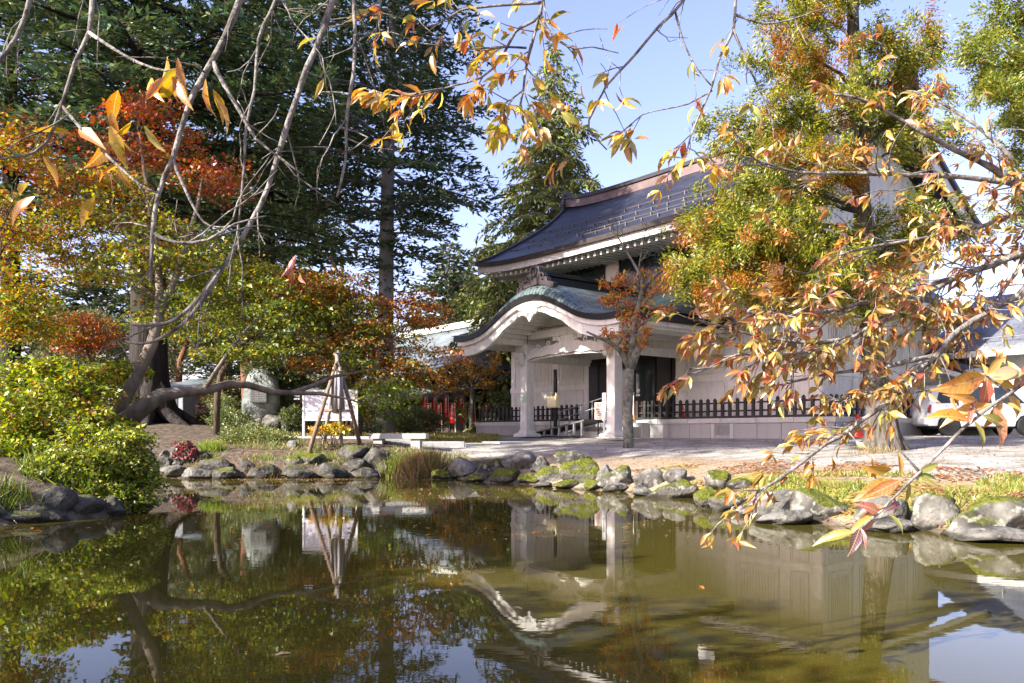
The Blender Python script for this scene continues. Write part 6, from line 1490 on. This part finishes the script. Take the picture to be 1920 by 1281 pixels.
# grass: tufts on the banks (uncountable)
def blades(name, pts, hmin, hmax, pal, kind, seed, wid=.05, spread=.5, label=None, cat=None):
    rng = np.random.default_rng(seed); n = len(pts); D = rng.normal(0, spread, (n, 3))+np.array([0, 0, 1.0])
    o = foliage(name, None, M_GRASS, pts, D, rng.normal(0, 1, (n, 3))*np.array([1, 1, .1])+np.array([0, -.5, 0]), rng.uniform(hmin, hmax, n), pick(pal, n, rng), [(0,-wid,0),(0,wid,0),(.55,wid*.7,.03),(1,0,.16),(.55,-wid*.7,.03)], [(0,1,2,4),(4,2,3)])
    return tag(o, label, cat, None, kind)
def scatter(n, fn, seed):
    rng = np.random.default_rng(seed); out = []
    while len(out) < n:
        x, y = fn(rng); out.append((x, y))
    a = np.array(out); return np.stack([a[:, 0], a[:, 1], height(a[:, 0], a[:, 1])-.01], 1)
def on_bank(x0, x1, y0, y1, d0, d1_, n, seed):
    rng = np.random.default_rng(seed); x = rng.uniform(x0, x1, n*6); y = rng.uniform(y0, y1, n*6); d = pond_dist(x, y); k = (d > d0) & (d < d1_) & (vnoise(x, y, .6, seed) > .42); x = x[k][:n]; y = y[k][:n]
    return np.stack([x, y, height(x, y)-.01], 1)
GP = [(4, (.22,.26,.04)), (3, (.32,.30,.07)), (2, (.14,.20,.03)), (1.5, (.38,.28,.12))]
blades('bank_grass', on_bank(3, 12, 7.5, 13, .15, 2.3, 15000, 201), .04, .12, GP, 'stuff', 201, .09, .9)
blades('left_bank_grass', on_bank(-9, -4.6, 8.6, 12, .15, 2.2, 6500, 202), .12, .32, [(4, (.18,.23,.035)), (3, (.12,.17,.025)), (1, (.28,.25,.07))], 'stuff', 202, .035, .55)
blades('far_bank_grass', on_bank(-8.5, -1.2, 18.9, 22, .3, 2.0, 5000, 203), .06, .20, [(3, (.16,.20,.05)), (3, (.24,.25,.08)), (2, (.30,.22,.10))], 'stuff', 203, .05, .7)
xr = RNG.uniform(-9, -.6, 16000); yr = RNG.uniform(24, 44, 16000); blades('lawn_grass', np.stack([xr, yr, height(xr, yr)-.01], 1), .06, .15, [(3, (.24,.25,.05)), (3, (.34,.28,.10)), (1, (.40,.24,.10))], 'stuff', 204, .12, .8)
def clump(name, px, py, n, r, h, pal, label, seed):
    g = ground_at(px, py); rng = np.random.default_rng(seed); a = rng.normal(0, r, (n, 2)); P = np.stack([g.x+a[:, 0], g.y+a[:, 1]*.5, height(g.x+a[:, 0], g.y+a[:, 1]*.5)-.02], 1)
    return blades(name, P, h*.5, h*1.2, pal, None, seed, .022, .32, label, 'grass')
GRN_ = [(4, (.22,.30,.04)), (2, (.34,.36,.06)), (1, (.14,.20,.03))]; TAN_ = [(3, (.34,.25,.11)), (2, (.26,.24,.06)), (1, (.42,.34,.18)), (1, (.28,.15,.12))]
clump('grass_clump', 745, 893, 900, .16, .50, GRN_, 'bright green grass clump below the bench', 211)
clump('grass_clump', 785, 892, 1500, .26, .62, TAN_, 'tall tan reeds below the right end of the bench', 212)
clump('grass_clump', 398, 845, 700, .14, .30, GRN_, 'soft pale green grass tuft left of the low grey-green bush', 213)
clump('grass_clump', 492, 893, 500, .22, .28, TAN_, 'brown weeds over the long bank rock', 214)
clump('grass_clump', 565, 862, 300, .16, .26, GRN_, 'green tuft near the left tripod foot', 215)
clump('grass_clump', 500, 862, 220, .2, .16, GRN_, 'short green tuft on the bank below the low bush', 216)
clump('grass_clump', 870, 885, 300, .15, .14, GRN_, 'green weeds between the pale boulder and the mossy stones', 217)
clump('grass_clump', 620, 858, 260, .3, .18, GRN_, 'grass fringe under the tripod', 218)
clump('grass_clump', 1640, 850, 260, .22, .20, TAN_, 'dry stalks round the foot of the grey-barked conifer', 219)

# fallen leaves: litter on the banks (uncountable) and single leaves floating on the pond
def litter(name, P, size, pal, seed):
    rng = np.random.default_rng(seed); n = len(P); P = P.copy(); P[:, 2] += .012
    return tag(foliage(name, None, M_LEAF, P, np.stack([rng.normal(0, 1, n), rng.normal(0, 1, n), rng.normal(0, .12, n)], 1), rng.normal(0, .28, (n, 3))+np.array([0, 0, 1]), rng.uniform(*size, n), pick(pal, n, rng), *CHERRY), kind='stuff')
LP = [(4, (.34,.14,.06)), (3, (.22,.10,.06)), (2, (.42,.24,.10)), (1, (.45,.10,.03)), (2, (.40,.30,.18))]
litter('leaf_litter', on_bank(1.5, 12, 7.5, 16, .1, 2.9, 6500, 301), (.05, .10), LP, 301)
xr = RNG.uniform(-3, 13, 2200); yr = RNG.uniform(11, 25, 2200); k = pond_dist(xr, yr) > .4; xr = xr[k]; yr = yr[k]; litter('yard_leaves', np.stack([xr, yr, height(xr, yr)], 1), (.04, .08), LP, 302)
litter('left_leaves', on_bank(-8, -1, 18.9, 23, .2, 3, 1200, 303), (.05, .09), LP, 303)
xr = RNG.uniform(-7.5, 2, 5200); yr = 19.2-RNG.uniform(0, 1, 5200)**2.2*11; k = (pond_dist(xr, yr) < -.08) & ((vnoise(xr, yr, 1.1, 31) > .5) | (RNG.uniform(0, 1, 5200) < .15)); q_ = np.stack([xr[k], yr[k], np.full(k.sum(), -.007)], 1)
litter('floating_litter', q_, (.018, .05), [(3, (.40,.24,.08)), (2, (.45,.36,.16)), (2, (.22,.12,.06)), (1, (.45,.14,.03)), (1, (.30,.30,.08))], 305)
def leafmesh(col, seed):
    rng = np.random.default_rng(seed); o = foliage('floating_leaf', None, M_CHERRY, np.zeros((1, 3)), [[1, .2, 0]], [[0, 0, 1.]], .085, np.array([col]), *CHERRY); return o
pro = [leafmesh(c, 400+k) for k, c in enumerate(((.55,.22,.03), (.50,.38,.06), (.45,.08,.03), (.42,.33,.20), (.20,.12,.07)))]
nm = ['orange', 'yellow', 'red', 'pale tan', 'brown']
rd = random.Random(77); cnt = 0; used = [False]*5
BIG = [(210,985),(280,972),(121,1020),(546,1227),(690,1005),(525,990),(640,985),(100,1000),(262,1008),(430,1000),(560,968),(1010,1008),(1180,990),(1310,1100),(960,1140),(760,1040),(585,912),(600,931),(318,925)]
while cnt < 150:
    if cnt < len(BIG): x, y = wl(*BIG[cnt])
    else:
        px = rd.uniform(300, 830) if rd.random() < .75 else rd.uniform(0, 1500); py = 902+rd.random()**1.7*120; x, y = wl(px, py)
    if float(pond_dist(np.array([x]), np.array([y]))[0]) > -.15: cnt += (cnt < len(BIG)); continue
    k = rd.choice([0, 0, 1, 3, 3, 2, 4]); 
    if not used[k]: o = pro[k]; used[k] = True
    else: o = pro[k].copy(); C.objects.link(o)
    o.location = (x, y, .006); o.rotation_euler = (rd.uniform(-.1, .1), rd.uniform(-.1, .1), rd.uniform(0, 6.28)); s = rd.uniform(.7, 1.35); o.scale = (s, s, s)
    tag(o, 'single %s fallen leaf floating flat on the pond' % nm[k], 'leaf', '%s leaves floating on the pond' % nm[k]); cnt += 1
for k in range(5):
    if not used[k]: bpy.data.objects.remove(pro[k])
# ------------------------------------------------------------------ near cherry trees whose branches hang into the view
class Cherry:
    def __init__(self, name, base, label, bark, seed):
        self.root = thing(name, base, label, 'tree'); self.b = Vector(base); self.bark = bark; self.rd = random.Random(seed); self.rng = np.random.default_rng(seed)
        self.polys = []; self.P = []; self.D = []; self.S = []; self.Cc = []; self.N = []
    def tube(self, pts, r0, r1, n=8, knobs=True):
        pts = [Vector(p) for p in pts]; out = []; rad = []
        m = len(pts)
        # resample finer, slightly knobbly
        tot = sum((b-a).length for a, b in zip(pts, pts[1:])); acc = 0
        for i in range(m-1):
            seg = (pts[i+1]-pts[i]).length; k = max(2, int(seg/.05)) if knobs else 3
            for j in range(k):
                s = j/k; t = (acc+seg*s)/tot
                p0 = pts[max(i-1, 0)]; p1 = pts[i]; p2 = pts[i+1]; p3 = pts[min(i+2, m-1)]
                q = .5*((2*p1)+(p2-p0)*s+(2*p0-5*p1+4*p2-p3)*s*s+(3*p1-p0-3*p2+p3)*s**3)
                r = r0+(r1-r0)*t; out.append(q+Vector((self.rd.gauss(0, .10), self.rd.gauss(0, .10), self.rd.gauss(0, .10)))*r); rad.append(r*(1+(self.rd.uniform(-.10, .16) if knobs else 0)))
            acc += seg
        out.append(pts[-1]); rad.append(r1)
        self.polys.append(([p-self.b for p in out], rad, n)); return out
    def leaf(self, p, d, size, col, droop=.55):
        d = Vector(d); v = Vector((d.x*.6+self.rd.gauss(0, .45), d.y*.6+self.rd.gauss(0, .45), d.z*.3-droop+self.rd.gauss(0, .35)))
        self.P.append(tuple(Vector(p)-self.b)); self.D.append(tuple(v)); self.S.append(size*self.rd.uniform(.7, 1.25)); self.Cc.append(col)
        self.N.append((self.rd.gauss(-.3, .8), self.rd.gauss(-.35, .7), self.rd.gauss(.6, .6)))
    def twig(self, p, d, L, r, lev, leafp, size, pal, maxl=3):
        pts = [Vector(p)]; n = max(4, int(L/.05)); d = Vector(d).normalized()
        for k in range(n):
            d = (d+Vector((self.rd.gauss(0, .16), self.rd.gauss(0, .16), self.rd.gauss(0, .15)))).normalized(); pts.append(pts[-1]+d*L/n)
        self.polys.append(([q-self.b for q in pts], list(np.linspace(r, max(.0013, r*.4), n+1)), 5))
        for k in range(1, n+1):
            if self.rd.random() < leafp:
                for _ in range(self.rd.randint(1, maxl)): self.leaf(pts[k]+Vector((self.rd.gauss(0, .012), self.rd.gauss(0, .012), -.01)), d, size, tuple(pick(pal, 1, self.rng)[0]))
            if lev > 0 and self.rd.random() < .30:
                dd = (d+Vector((self.rd.gauss(0, .7), self.rd.gauss(0, .7), self.rd.gauss(0, .6)))).normalized(); self.twig(pts[k], dd, L*self.rd.uniform(.3, .55), r*.6, lev-1, leafp, size, pal, maxl)
        if leafp > .1:
            for _ in range(maxl): self.leaf(pts[-1], d, size, tuple(pick(pal, 1, self.rng)[0]))
        return pts
    def dress(self, pts, s0, s1, per_m, L, r, lev, leafp, size, pal, bias=(0, 0, 0), maxl=3):
        """grow twigs along a limb between fractions s0,s1"""
        n = len(pts); i0, i1 = int(s0*(n-1)), max(int(s0*(n-1))+1, int(s1*(n-1))); tot = sum((b-a).length for a, b in zip(pts[i0:i1], pts[i0+1:i1+1]))
        for _ in range(int(tot*per_m)+1):
            i = self.rd.randint(i0, max(i0, i1-1)); p = pts[i].lerp(pts[i+1], self.rd.random()); ax = (pts[min(i+2, n-1)]-pts[max(i-2, 0)]).normalized()
            d = ax*.9+Vector((self.rd.gauss(0, .7), self.rd.gauss(0, .6), self.rd.gauss(0, .7)))+Vector(bias)
            self.twig(p, d, L*self.rd.uniform(.4, 1.25), r, lev, leafp, size, pal, maxl)
    def done(self):
        mb = MB()
        for pts, rad, n in self.polys: mb.tube(pts, rad, n)
        mb.build('branch', self.bark, self.root, smooth=True)
        if self.P: foliage('foliage', self.root, M_CHERRY, np.array(self.P), np.array(self.D), np.array(self.N), np.array(self.S), np.array(self.Cc), *CHERRY, width=self.rng.uniform(.62, 1.08, len(self.P)))
        return self.root
def pp(*a): return [at(x, y, Y) for x, y, Y in a]
CH_A = [(4, (.60,.27,.02)), (3, (.58,.40,.03)), (2, (.34,.36,.035)), (1, (.48,.12,.03)), (1, (.48,.36,.17))]      # orange-yellow
CH_B = [(5, (.50,.215,.03)), (1.5, (.44,.13,.04)), (2.4, (.44,.31,.04)), (2.2, (.26,.27,.035)), (1.3, (.52,.36,.18)), (.6, (.34,.04,.04))]     # orange-pink mix
CH_Y = [(4, (.62,.36,.02)), (3, (.58,.22,.02)), (1, (.36,.34,.03))]

# --- right-hand cherry: trunk just outside the picture on the right bank
base = Vector((4.75, 4.5, hgt(4.75, 4.5)-.1))
T = Cherry('cherry_tree', base, 'near cherry reaching in from the right with orange and green leaves', B_TWIG, 501)
T.tube([base, (4.7,4.5,.9), (4.55,4.45,1.6), (4.4,4.4,2.2), (4.2,4.35,2.7), (4.1,4.3,3.4), (4.2,4.2,4.4)], .17, .05, 14)
hub1 = Vector((4.30,4.38,2.45)); hub2 = Vector((4.45,4.42,1.95)); hub3 = Vector((4.12,4.3,3.2))
r2 = T.tube([hub1]+pp((2050,368,4.25),(1930,352,4.15),(1850,310,4.1),(1760,265,4.0),(1690,225,3.95),(1620,188,3.9),(1560,176,3.85)), .036, .005)
r1 = T.tube([hub1+Vector((-.05,0,-.06))]+pp((2040,362,4.2),(1920,346,4.05),(1800,332,3.95),(1700,328,3.85),(1600,325,3.8),(1490,322,3.75),(1420,300,3.7),(1370,288,3.7)), .028, .004)
r3 = T.tube([hub2]+pp((2040,430,4.3),(1925,400,4.2),(1840,424,4.1),(1760,442,4.0),(1640,462,3.9),(1570,480,3.85),(1510,515,3.8)), .022, .004)
r3b = T.tube(pp((1900,300,4.15),(1830,235,4.2),(1740,180,4.25),(1700,170,4.3)), .012, .003)
r4 = T.tube([hub2+Vector((0,0,-.05))]+pp((2040,470,4.3),(1920,478,4.2),(1850,500,4.15),(1790,520,4.1),(1700,548,4.0),(1620,568,3.95),(1540,585,3.9),(1460,590,3.85),(1400,585,3.8)), .030, .005)
r4b = T.tube(pp((1800,515,4.1),(1720,560,4.0),(1640,610,3.9),(1560,640,3.85),(1480,640,3.8),(1400,625,3.75),(1310,600,3.7)), .016, .004)
r4c = T.tube(pp((1640,610,3.9),(1560,650,3.8),(1470,665,3.75),(1380,665,3.7),(1330,690,3.68),(1290,690,3.66)), .010, .003)
r5 = T.tube([hub2+Vector((0,.02,-.12))]+pp((2020,510,4.2),(1900,560,4.1),(1800,618,4.0),(1757,665,3.9),(1718,700,3.85),(1690,735,3.8),(1652,764,3.75),(1605,796,3.7),(1577,817,3.66),(1547,834,3.62),(1505,866,3.55),(1450,905,3.5),(1400,935,3.45),(1365,962,3.42)), .032, .005)
r5b = T.tube(pp((1718,700,3.85),(1640,735,3.8),(1565,752,3.78)), .012, .003)
r5c = T.tube(pp((1757,665,3.9),(1650,690,3.9),(1560,700,3.85),(1470,720,3.8),(1390,735,3.8)), .012, .003)
r7 = T.tube([hub2+Vector((0,0,.1))]+pp((2000,440,4.3),(1900,520,4.2),(1860,575,4.15),(1810,610,4.1),(1760,600,4.05),(1690,590,4.0),(1600,610,3.95)), .018, .004)
T.dress(r2, .30, 1, 9, .34, .0045, 1, .28, .070, CH_B, (-.25, 0, 0))
T.dress(r1, .45, 1, 8, .40, .0045, 1, .24, .068, CH_B, (-.4, 0, -.1))
T.dress(r3, .2, 1, 10, .36, .0045, 1, .22, .070, CH_B, (-.3, 0, -.1))
T.dress(r3b, .1, 1, 8, .32, .004, 1, .22, .070, CH_B, (-.2, 0, .1))
T.dress(r4, .12, 1, 15, .36, .0045, 1, .42, .071, CH_B, (-.35, 0, -.1))
T.dress(r4b, .0, 1, 17, .28, .004, 1, .46, .071, CH_B, (-.4, 0, -.1))
T.dress(r4c, .0, 1, 18, .20, .004, 0, .6, .071, CH_B, (-.4, 0, -.15))
T.dress(r7, .2, 1, 16, .32, .004, 1, .42, .071, CH_B, (-.3, 0, -.1))
T.dress(r5, .25, .58, 4, .22, .004, 1, .08, .07, CH_B, (-.4, 0, .2))
T.dress(r5, .58, 1, 20, .22, .004, 0, .55, .071, CH_B, (-.35, 0, .2))
T.dress(r5b, .1, 1, 17, .20, .004, 0, .55, .071, CH_B, (-.3, 0, .0))
T.dress(r5c, .1, .7, 6, .24, .004, 0, .05, .068, CH_B, (-.3, 0, .0))
# nearest twig with big leaves
r6 = T.tube([hub2]+[Vector((3.4,3.3,1.55)), Vector((2.2,2.4,1.35))]+pp((2010,650,1.75),(1920,720,1.62),(1865,757,1.58),(1810,800,1.55),(1772,838,1.53),(1725,885,1.50),(1690,918,1.48),(1650,960,1.46),(1605,998,1.44)), .016, .0022)
T.tube(pp((1725,886,1.5),(1690,848,1.5),(1680,846,1.5)), .003, .0012, 6); T.tube(pp((1835,780,1.56),(1825,762,1.56),(1818,752,1.56)), .003, .0014, 6)
T.tube(pp((1895,740,1.6),(1850,705,1.58),(1820,700,1.57)), .0035, .0014, 6)
def big(x, y, Y, dx, dy, L, col, w=0):
    """one large leaf from a pixel, pointing to a pixel direction"""
    a = at(x, y, Y); b = at(x+dx, y+dy, Y+random.uniform(-.03, .03)); v = (b-a); T.P.append(tuple(a-T.b)); T.D.append(tuple(v)); T.S.append(v.length*.86); T.Cc.append(col); T.N.append((random.gauss(0, .35), -1+random.gauss(0, .3), random.gauss(.45, .4)))
OL, OR_, PU, PK, GR_ = (.26,.25,.03), (.52,.22,.02), (.13,.045,.07), (.48,.13,.09), (.23,.28,.04)
for a in ((1690,905,1.49,-98,28,0,OR_),(1688,893,1.49,-2,-58,0,(.50,.25,.02)),(1672,880,1.5,-65,-2,0,OR_),(1690,900,1.48,-92,45,0,(.45,.20,.06)),(1712,892,1.5,58,4,0,GR_),(1715,895,1.5,55,22,0,(.28,.24,.05)),(1706,905,1.49,-8,45,0,OL),(1722,886,1.5,50,-22,0,OL),(1672,928,1.47,12,46,0,PK),(1660,950,1.46,-62,12,0,(.50,.17,.04)),(1655,952,1.46,-58,32,0,(.46,.16,.03)),(1650,962,1.46,-48,-22,0,PK),
          (1640,968,1.46,-60,38,0,(.40,.34,.05)),(1612,990,1.44,-22,62,0,PU),(1614,990,1.44,12,48,0,(.22,.10,.10)),(1606,996,1.44,-98,25,0,OL),(1658,958,1.46,42,-22,0,PU),(1668,964,1.46,34,40,0,(.20,.24,.03)),(1640,972,1.46,-30,30,0,PK),
          (1860,757,1.58,-115,40,0,OR_),(1850,700,1.57,-78,28,0,(.52,.30,.03)),(1848,705,1.57,-105,34,0,OR_),(1830,752,1.56,-62,-14,0,(.55,.28,.02)),(1815,800,1.55,10,-50,0,PK),(1820,790,1.56,-90,-20,0,(.54,.26,.03)),(1825,788,1.55,30,60,0,OL),(1840,778,1.56,65,28,0,OL),(1880,750,1.6,-40,65,0,OR_),(1905,730,1.61,-80,-50,0,(.50,.32,.06)),(1900,735,1.61,40,-70,0,PK),(1915,715,1.6,-30,-48,0,GR_),(1890,740,1.6,30,55,0,OR_),(1862,760,1.58,28,90,0,(.5,.2,.08)),(1880,755,1.6,48,20,0,(.50,.34,.05)),(1920,700,1.6,-95,6,0,(.5,.4,.22)),(1852,708,1.57,-10,70,0,PK),(1850,702,1.57,42,-50,0,(.5,.25,.05))):
    big(*a)
T.done()

# --- cherry behind the camera whose boughs arch overhead and hang down
base = Vector((-.6, -1.6, hgt(-.6, -1.6)-.05))
T2 = Cherry('cherry_tree', base, 'near cherry whose mostly bare branches hang down across the top of the view', B_TWIG, 502)
T2.tube([base, (-.6,-1.6,.6), (-.5,-1.45,1.6), (-.4,-1.2,2.5), (-.35,-.9,3.1)], .16, .10, 14)
hubL = [Vector((-.35,-.9,3.1)), Vector((-.6,.3,3.7)), Vector((-1.0,1.4,3.9)), Vector((-1.3,2.2,3.75)), Vector((-1.5,2.8,3.5))]
hubM = [Vector((-.35,-.9,3.1)), Vector((.1,.5,3.75)), Vector((.4,1.9,4.0)), Vector((.5,3.0,3.8)), Vector((.8,3.6,3.7))]
hl = T2.tube(hubL, .085, .03, 12); hm = T2.tube(hubM, .085, .025, 12)
def hang(src, pts, r0, r1, **k):
    p = pp(*pts); return T2.tube([src, (src+p[0])*.5+Vector((0,0,.12))]+p, r0, r1, 8)
s1 = hang(hubL[3], [(57,-60,2.5),(57,0,2.5),(30,70,2.5),(0,112,2.48),(-30,150,2.45)], .016, .006)
s2 = hang(hubL[3], [(176,-70,2.5),(173,0,2.5),(166,61,2.48),(140,118,2.46),(116,197,2.44),(87,267,2.42),(44,293,2.4),(15,280,2.4)], .015, .0035)
s3 = hang(hubL[3], [(475,-70,2.6),(450,0,2.6),(420,70,2.58),(398,114,2.56),(363,175,2.54),(337,249,2.52),(323,297,2.5),(297,363,2.48),(286,437,2.46),(284,481,2.45),(282,530,2.44)], .019, .005)
s4 = hang(hubL[2], [(525,-60,2.7),(516,0,2.7),(485,74,2.68),(477,170,2.66),(463,227,2.64),(457,315,2.62),(450,393,2.6),(446,437,2.6)], .012, .003)
s5 = hang(hubL[4], [(650,-70,2.75),(625,0,2.75),(599,74,2.72),(568,149,2.7),(546,214,2.68),(525,280,2.66),(503,350,2.64),(472,415,2.62),(437,472,2.6),(405,520,2.58),(372,560,2.56),(330,598,2.54),(290,610,2.52),(245,608,2.5)], .019, .005)
s5b = T2.tube(pp((405,520,2.58),(372,575,2.6),(340,610,2.58),(300,635,2.56),(265,645,2.55),(235,640,2.54)), .009, .0035)
s6 = hang(hubM[3], [(660,-60,2.85),(662,0,2.85),(666,60,2.84),(662,140,2.82),(650,220,2.8),(648,300,2.78),(632,370,2.76)], .015, .004)
s7 = hang(hubM[3], [(735,-50,2.9),(715,0,2.9),(705,60,2.9),(700,110,2.9),(688,140,2.9)], .007, .002)
s8 = T2.tube(pp((166,61,2.48),(210,90,2.46),(260,118,2.44),(310,133,2.42),(345,126,2.4)), .006, .0025)
s9 = T2.tube(pp((398,114,2.56),(420,160,2.55),(450,210,2.54),(480,260,2.55),(530,300,2.56),(570,330,2.57)), .008, .0025)
s10 = T2.tube(pp((323,297,2.5),(345,350,2.5),(370,400,2.5),(395,425,2.5),(440,425,2.5)), .006, .002)
s11 = T2.tube(pp((116,197,2.44),(150,240,2.42),(210,300,2.4),(260,345,2.38),(295,362,2.4)), .005, .003)
s12 = T2.tube(pp((286,437,2.46),(330,455,2.46),(390,450,2.46),(440,420,2.48),(500,405,2.5)), .006, .002)
s13 = T2.tube(pp((640,240,2.8),(690,258,2.8),(640,290,2.79)), .004, .002)
for s, a in ((s1,.3),(s2,.2),(s3,.25),(s4,.25),(s5,.25),(s6,.3),(s9,.1),(s11,.1),(s12,.1)): T2.dress(s, a, 1, 5.5, .30, .0032, 1, 0.0, .09, CH_Y)
T2.dress(s7, .2, 1, 9, .2, .0026, 1, 0.02, .08, CH_Y)
for (x, y, n) in ((60,350,2),(190,160,1),(185,215,3),(230,235,3),(170,255,2),(195,300,2),(300,140,2),(340,132,4),(372,150,3),(405,165,2),(15,238,2),(40,240,1),(288,102,1),(90,310,1),(140,350,1)):
    c = at(x, y, 2.42)
    for _ in range(n): T2.leaf(c+Vector((random.gauss(0, .03), random.gauss(0, .03), random.gauss(0, .02))), (random.gauss(0, .5), 0, -.2), .105, tuple(pick(CH_Y, 1, T2.rng)[0]), .6)
for (x, y) in ((555,478),(548,505),(562,512)): T2.leaf(at(x, y, 2.6), (0, 0, -1), .07, (.30,.05,.02), .6)
# top middle boughs with leaves
m1 = hang(hubM[4], [(1025,-60,3.3),(1018,0,3.3),(1009,37,3.3),(996,86,3.28),(987,124,3.26),(981,169,3.24),(975,205,3.22),(985,235,3.2)], .014, .004)
m1b = T2.tube(pp((1018,5,3.3),(960,8,3.3),(900,14,3.3),(865,19,3.3),(820,45,3.3),(770,58,3.3)), .007, .0025)
m1c = T2.tube(pp((1011,34,3.3),(985,48,3.3),(966,60,3.3),(940,109,3.28),(902,146,3.26),(850,161,3.25),(800,176,3.24),(764,184,3.24)), .007, .0025)
m1d = T2.tube(pp((987,90,3.28),(940,88,3.27),(880,92,3.26),(820,85,3.25),(760,78,3.25)), .005, .002)
m1e = T2.tube(pp((1009,37,3.3),(1045,75,3.3),(1080,92,3.3),(1110,88,3.3),(1160,100,3.3)), .006, .002)
m2 = hang(hubM[4], [(1300,-60,3.4),(1277,7,3.4),(1236,49,3.38),(1179,116,3.36),(1138,161,3.34),(1112,210,3.32),(1104,240,3.3),(1138,281,3.3)], .011, .003)
m3 = hang(hubM[4], [(1385,-70,3.5),(1379,0,3.5),(1375,57,3.48),(1349,109,3.46),(1335,162,3.44),(1314,210,3.42),(1294,258,3.4),(1285,300,3.4)], .011, .003)
m3b = T2.tube(pp((1375,57,3.48),(1397,109,3.5),(1423,166,3.52),(1445,214,3.54),(1450,240,3.55)), .006, .0025)
m3c = T2.tube(pp((1265,18,3.4),(1283,83,3.4),(1309,131,3.42),(1335,162,3.44)), .005, .003)
m3d = T2.tube(pp((1335,170,3.44),(1290,195,3.43),(1245,205,3.42),(1205,215,3.42),(1180,238,3.42)), .004, .002)
m3e = T2.tube(pp((1380,28,3.5),(1430,44,3.5),(1480,38,3.5),(1560,10,3.5)), .006, .002)
m4 = T2.tube(pp((981,169,3.24),(960,185,3.22),(935,205,3.2),(955,225,3.2)), .004, .002)
T2.dress(m1b, .1, 1, 12, .18, .003, 0, .22, .078, CH_A); T2.dress(m1c, .35, 1, 16, .18, .003, 0, .45, .078, CH_A); T2.dress(m1d, .2, 1, 15, .18, .003, 0, .42, .078, CH_A)
T2.dress(m1, .55, 1, 20, .20, .003, 0, .50, .078, CH_A); T2.dress(m4, .0, 1, 22, .16, .003, 0, .5, .078, CH_A); T2.dress(m1e, .2, 1, 8, .2, .0026, 0, .07, .09, CH_A)
T2.dress(m2, .35, .85, 8, .22, .0026, 1, .06, .09, CH_A); T2.dress(m2, .75, 1, 10, .18, .0026, 0, .25, .09, CH_A)
T2.dress(m3, .3, .75, 5, .2, .0026, 0, .08, .09, CH_A); T2.dress(m3, .82, 1, 16, .16, .0026, 0, .5, .078, CH_A); T2.dress(m3c, .3, 1, 8, .16, .0026, 0, .32, .078, CH_A)
T2.dress(m3d, .3, 1, 10, .14, .0024, 0, .32, .09, CH_A); T2.dress(m3b, .3, 1, 7, .22, .0026, 0, .08, .09, CH_A); T2.dress(m3e, .2, 1, 4, .2, .0026, 0, .04, .09, CH_A)
T2.done()
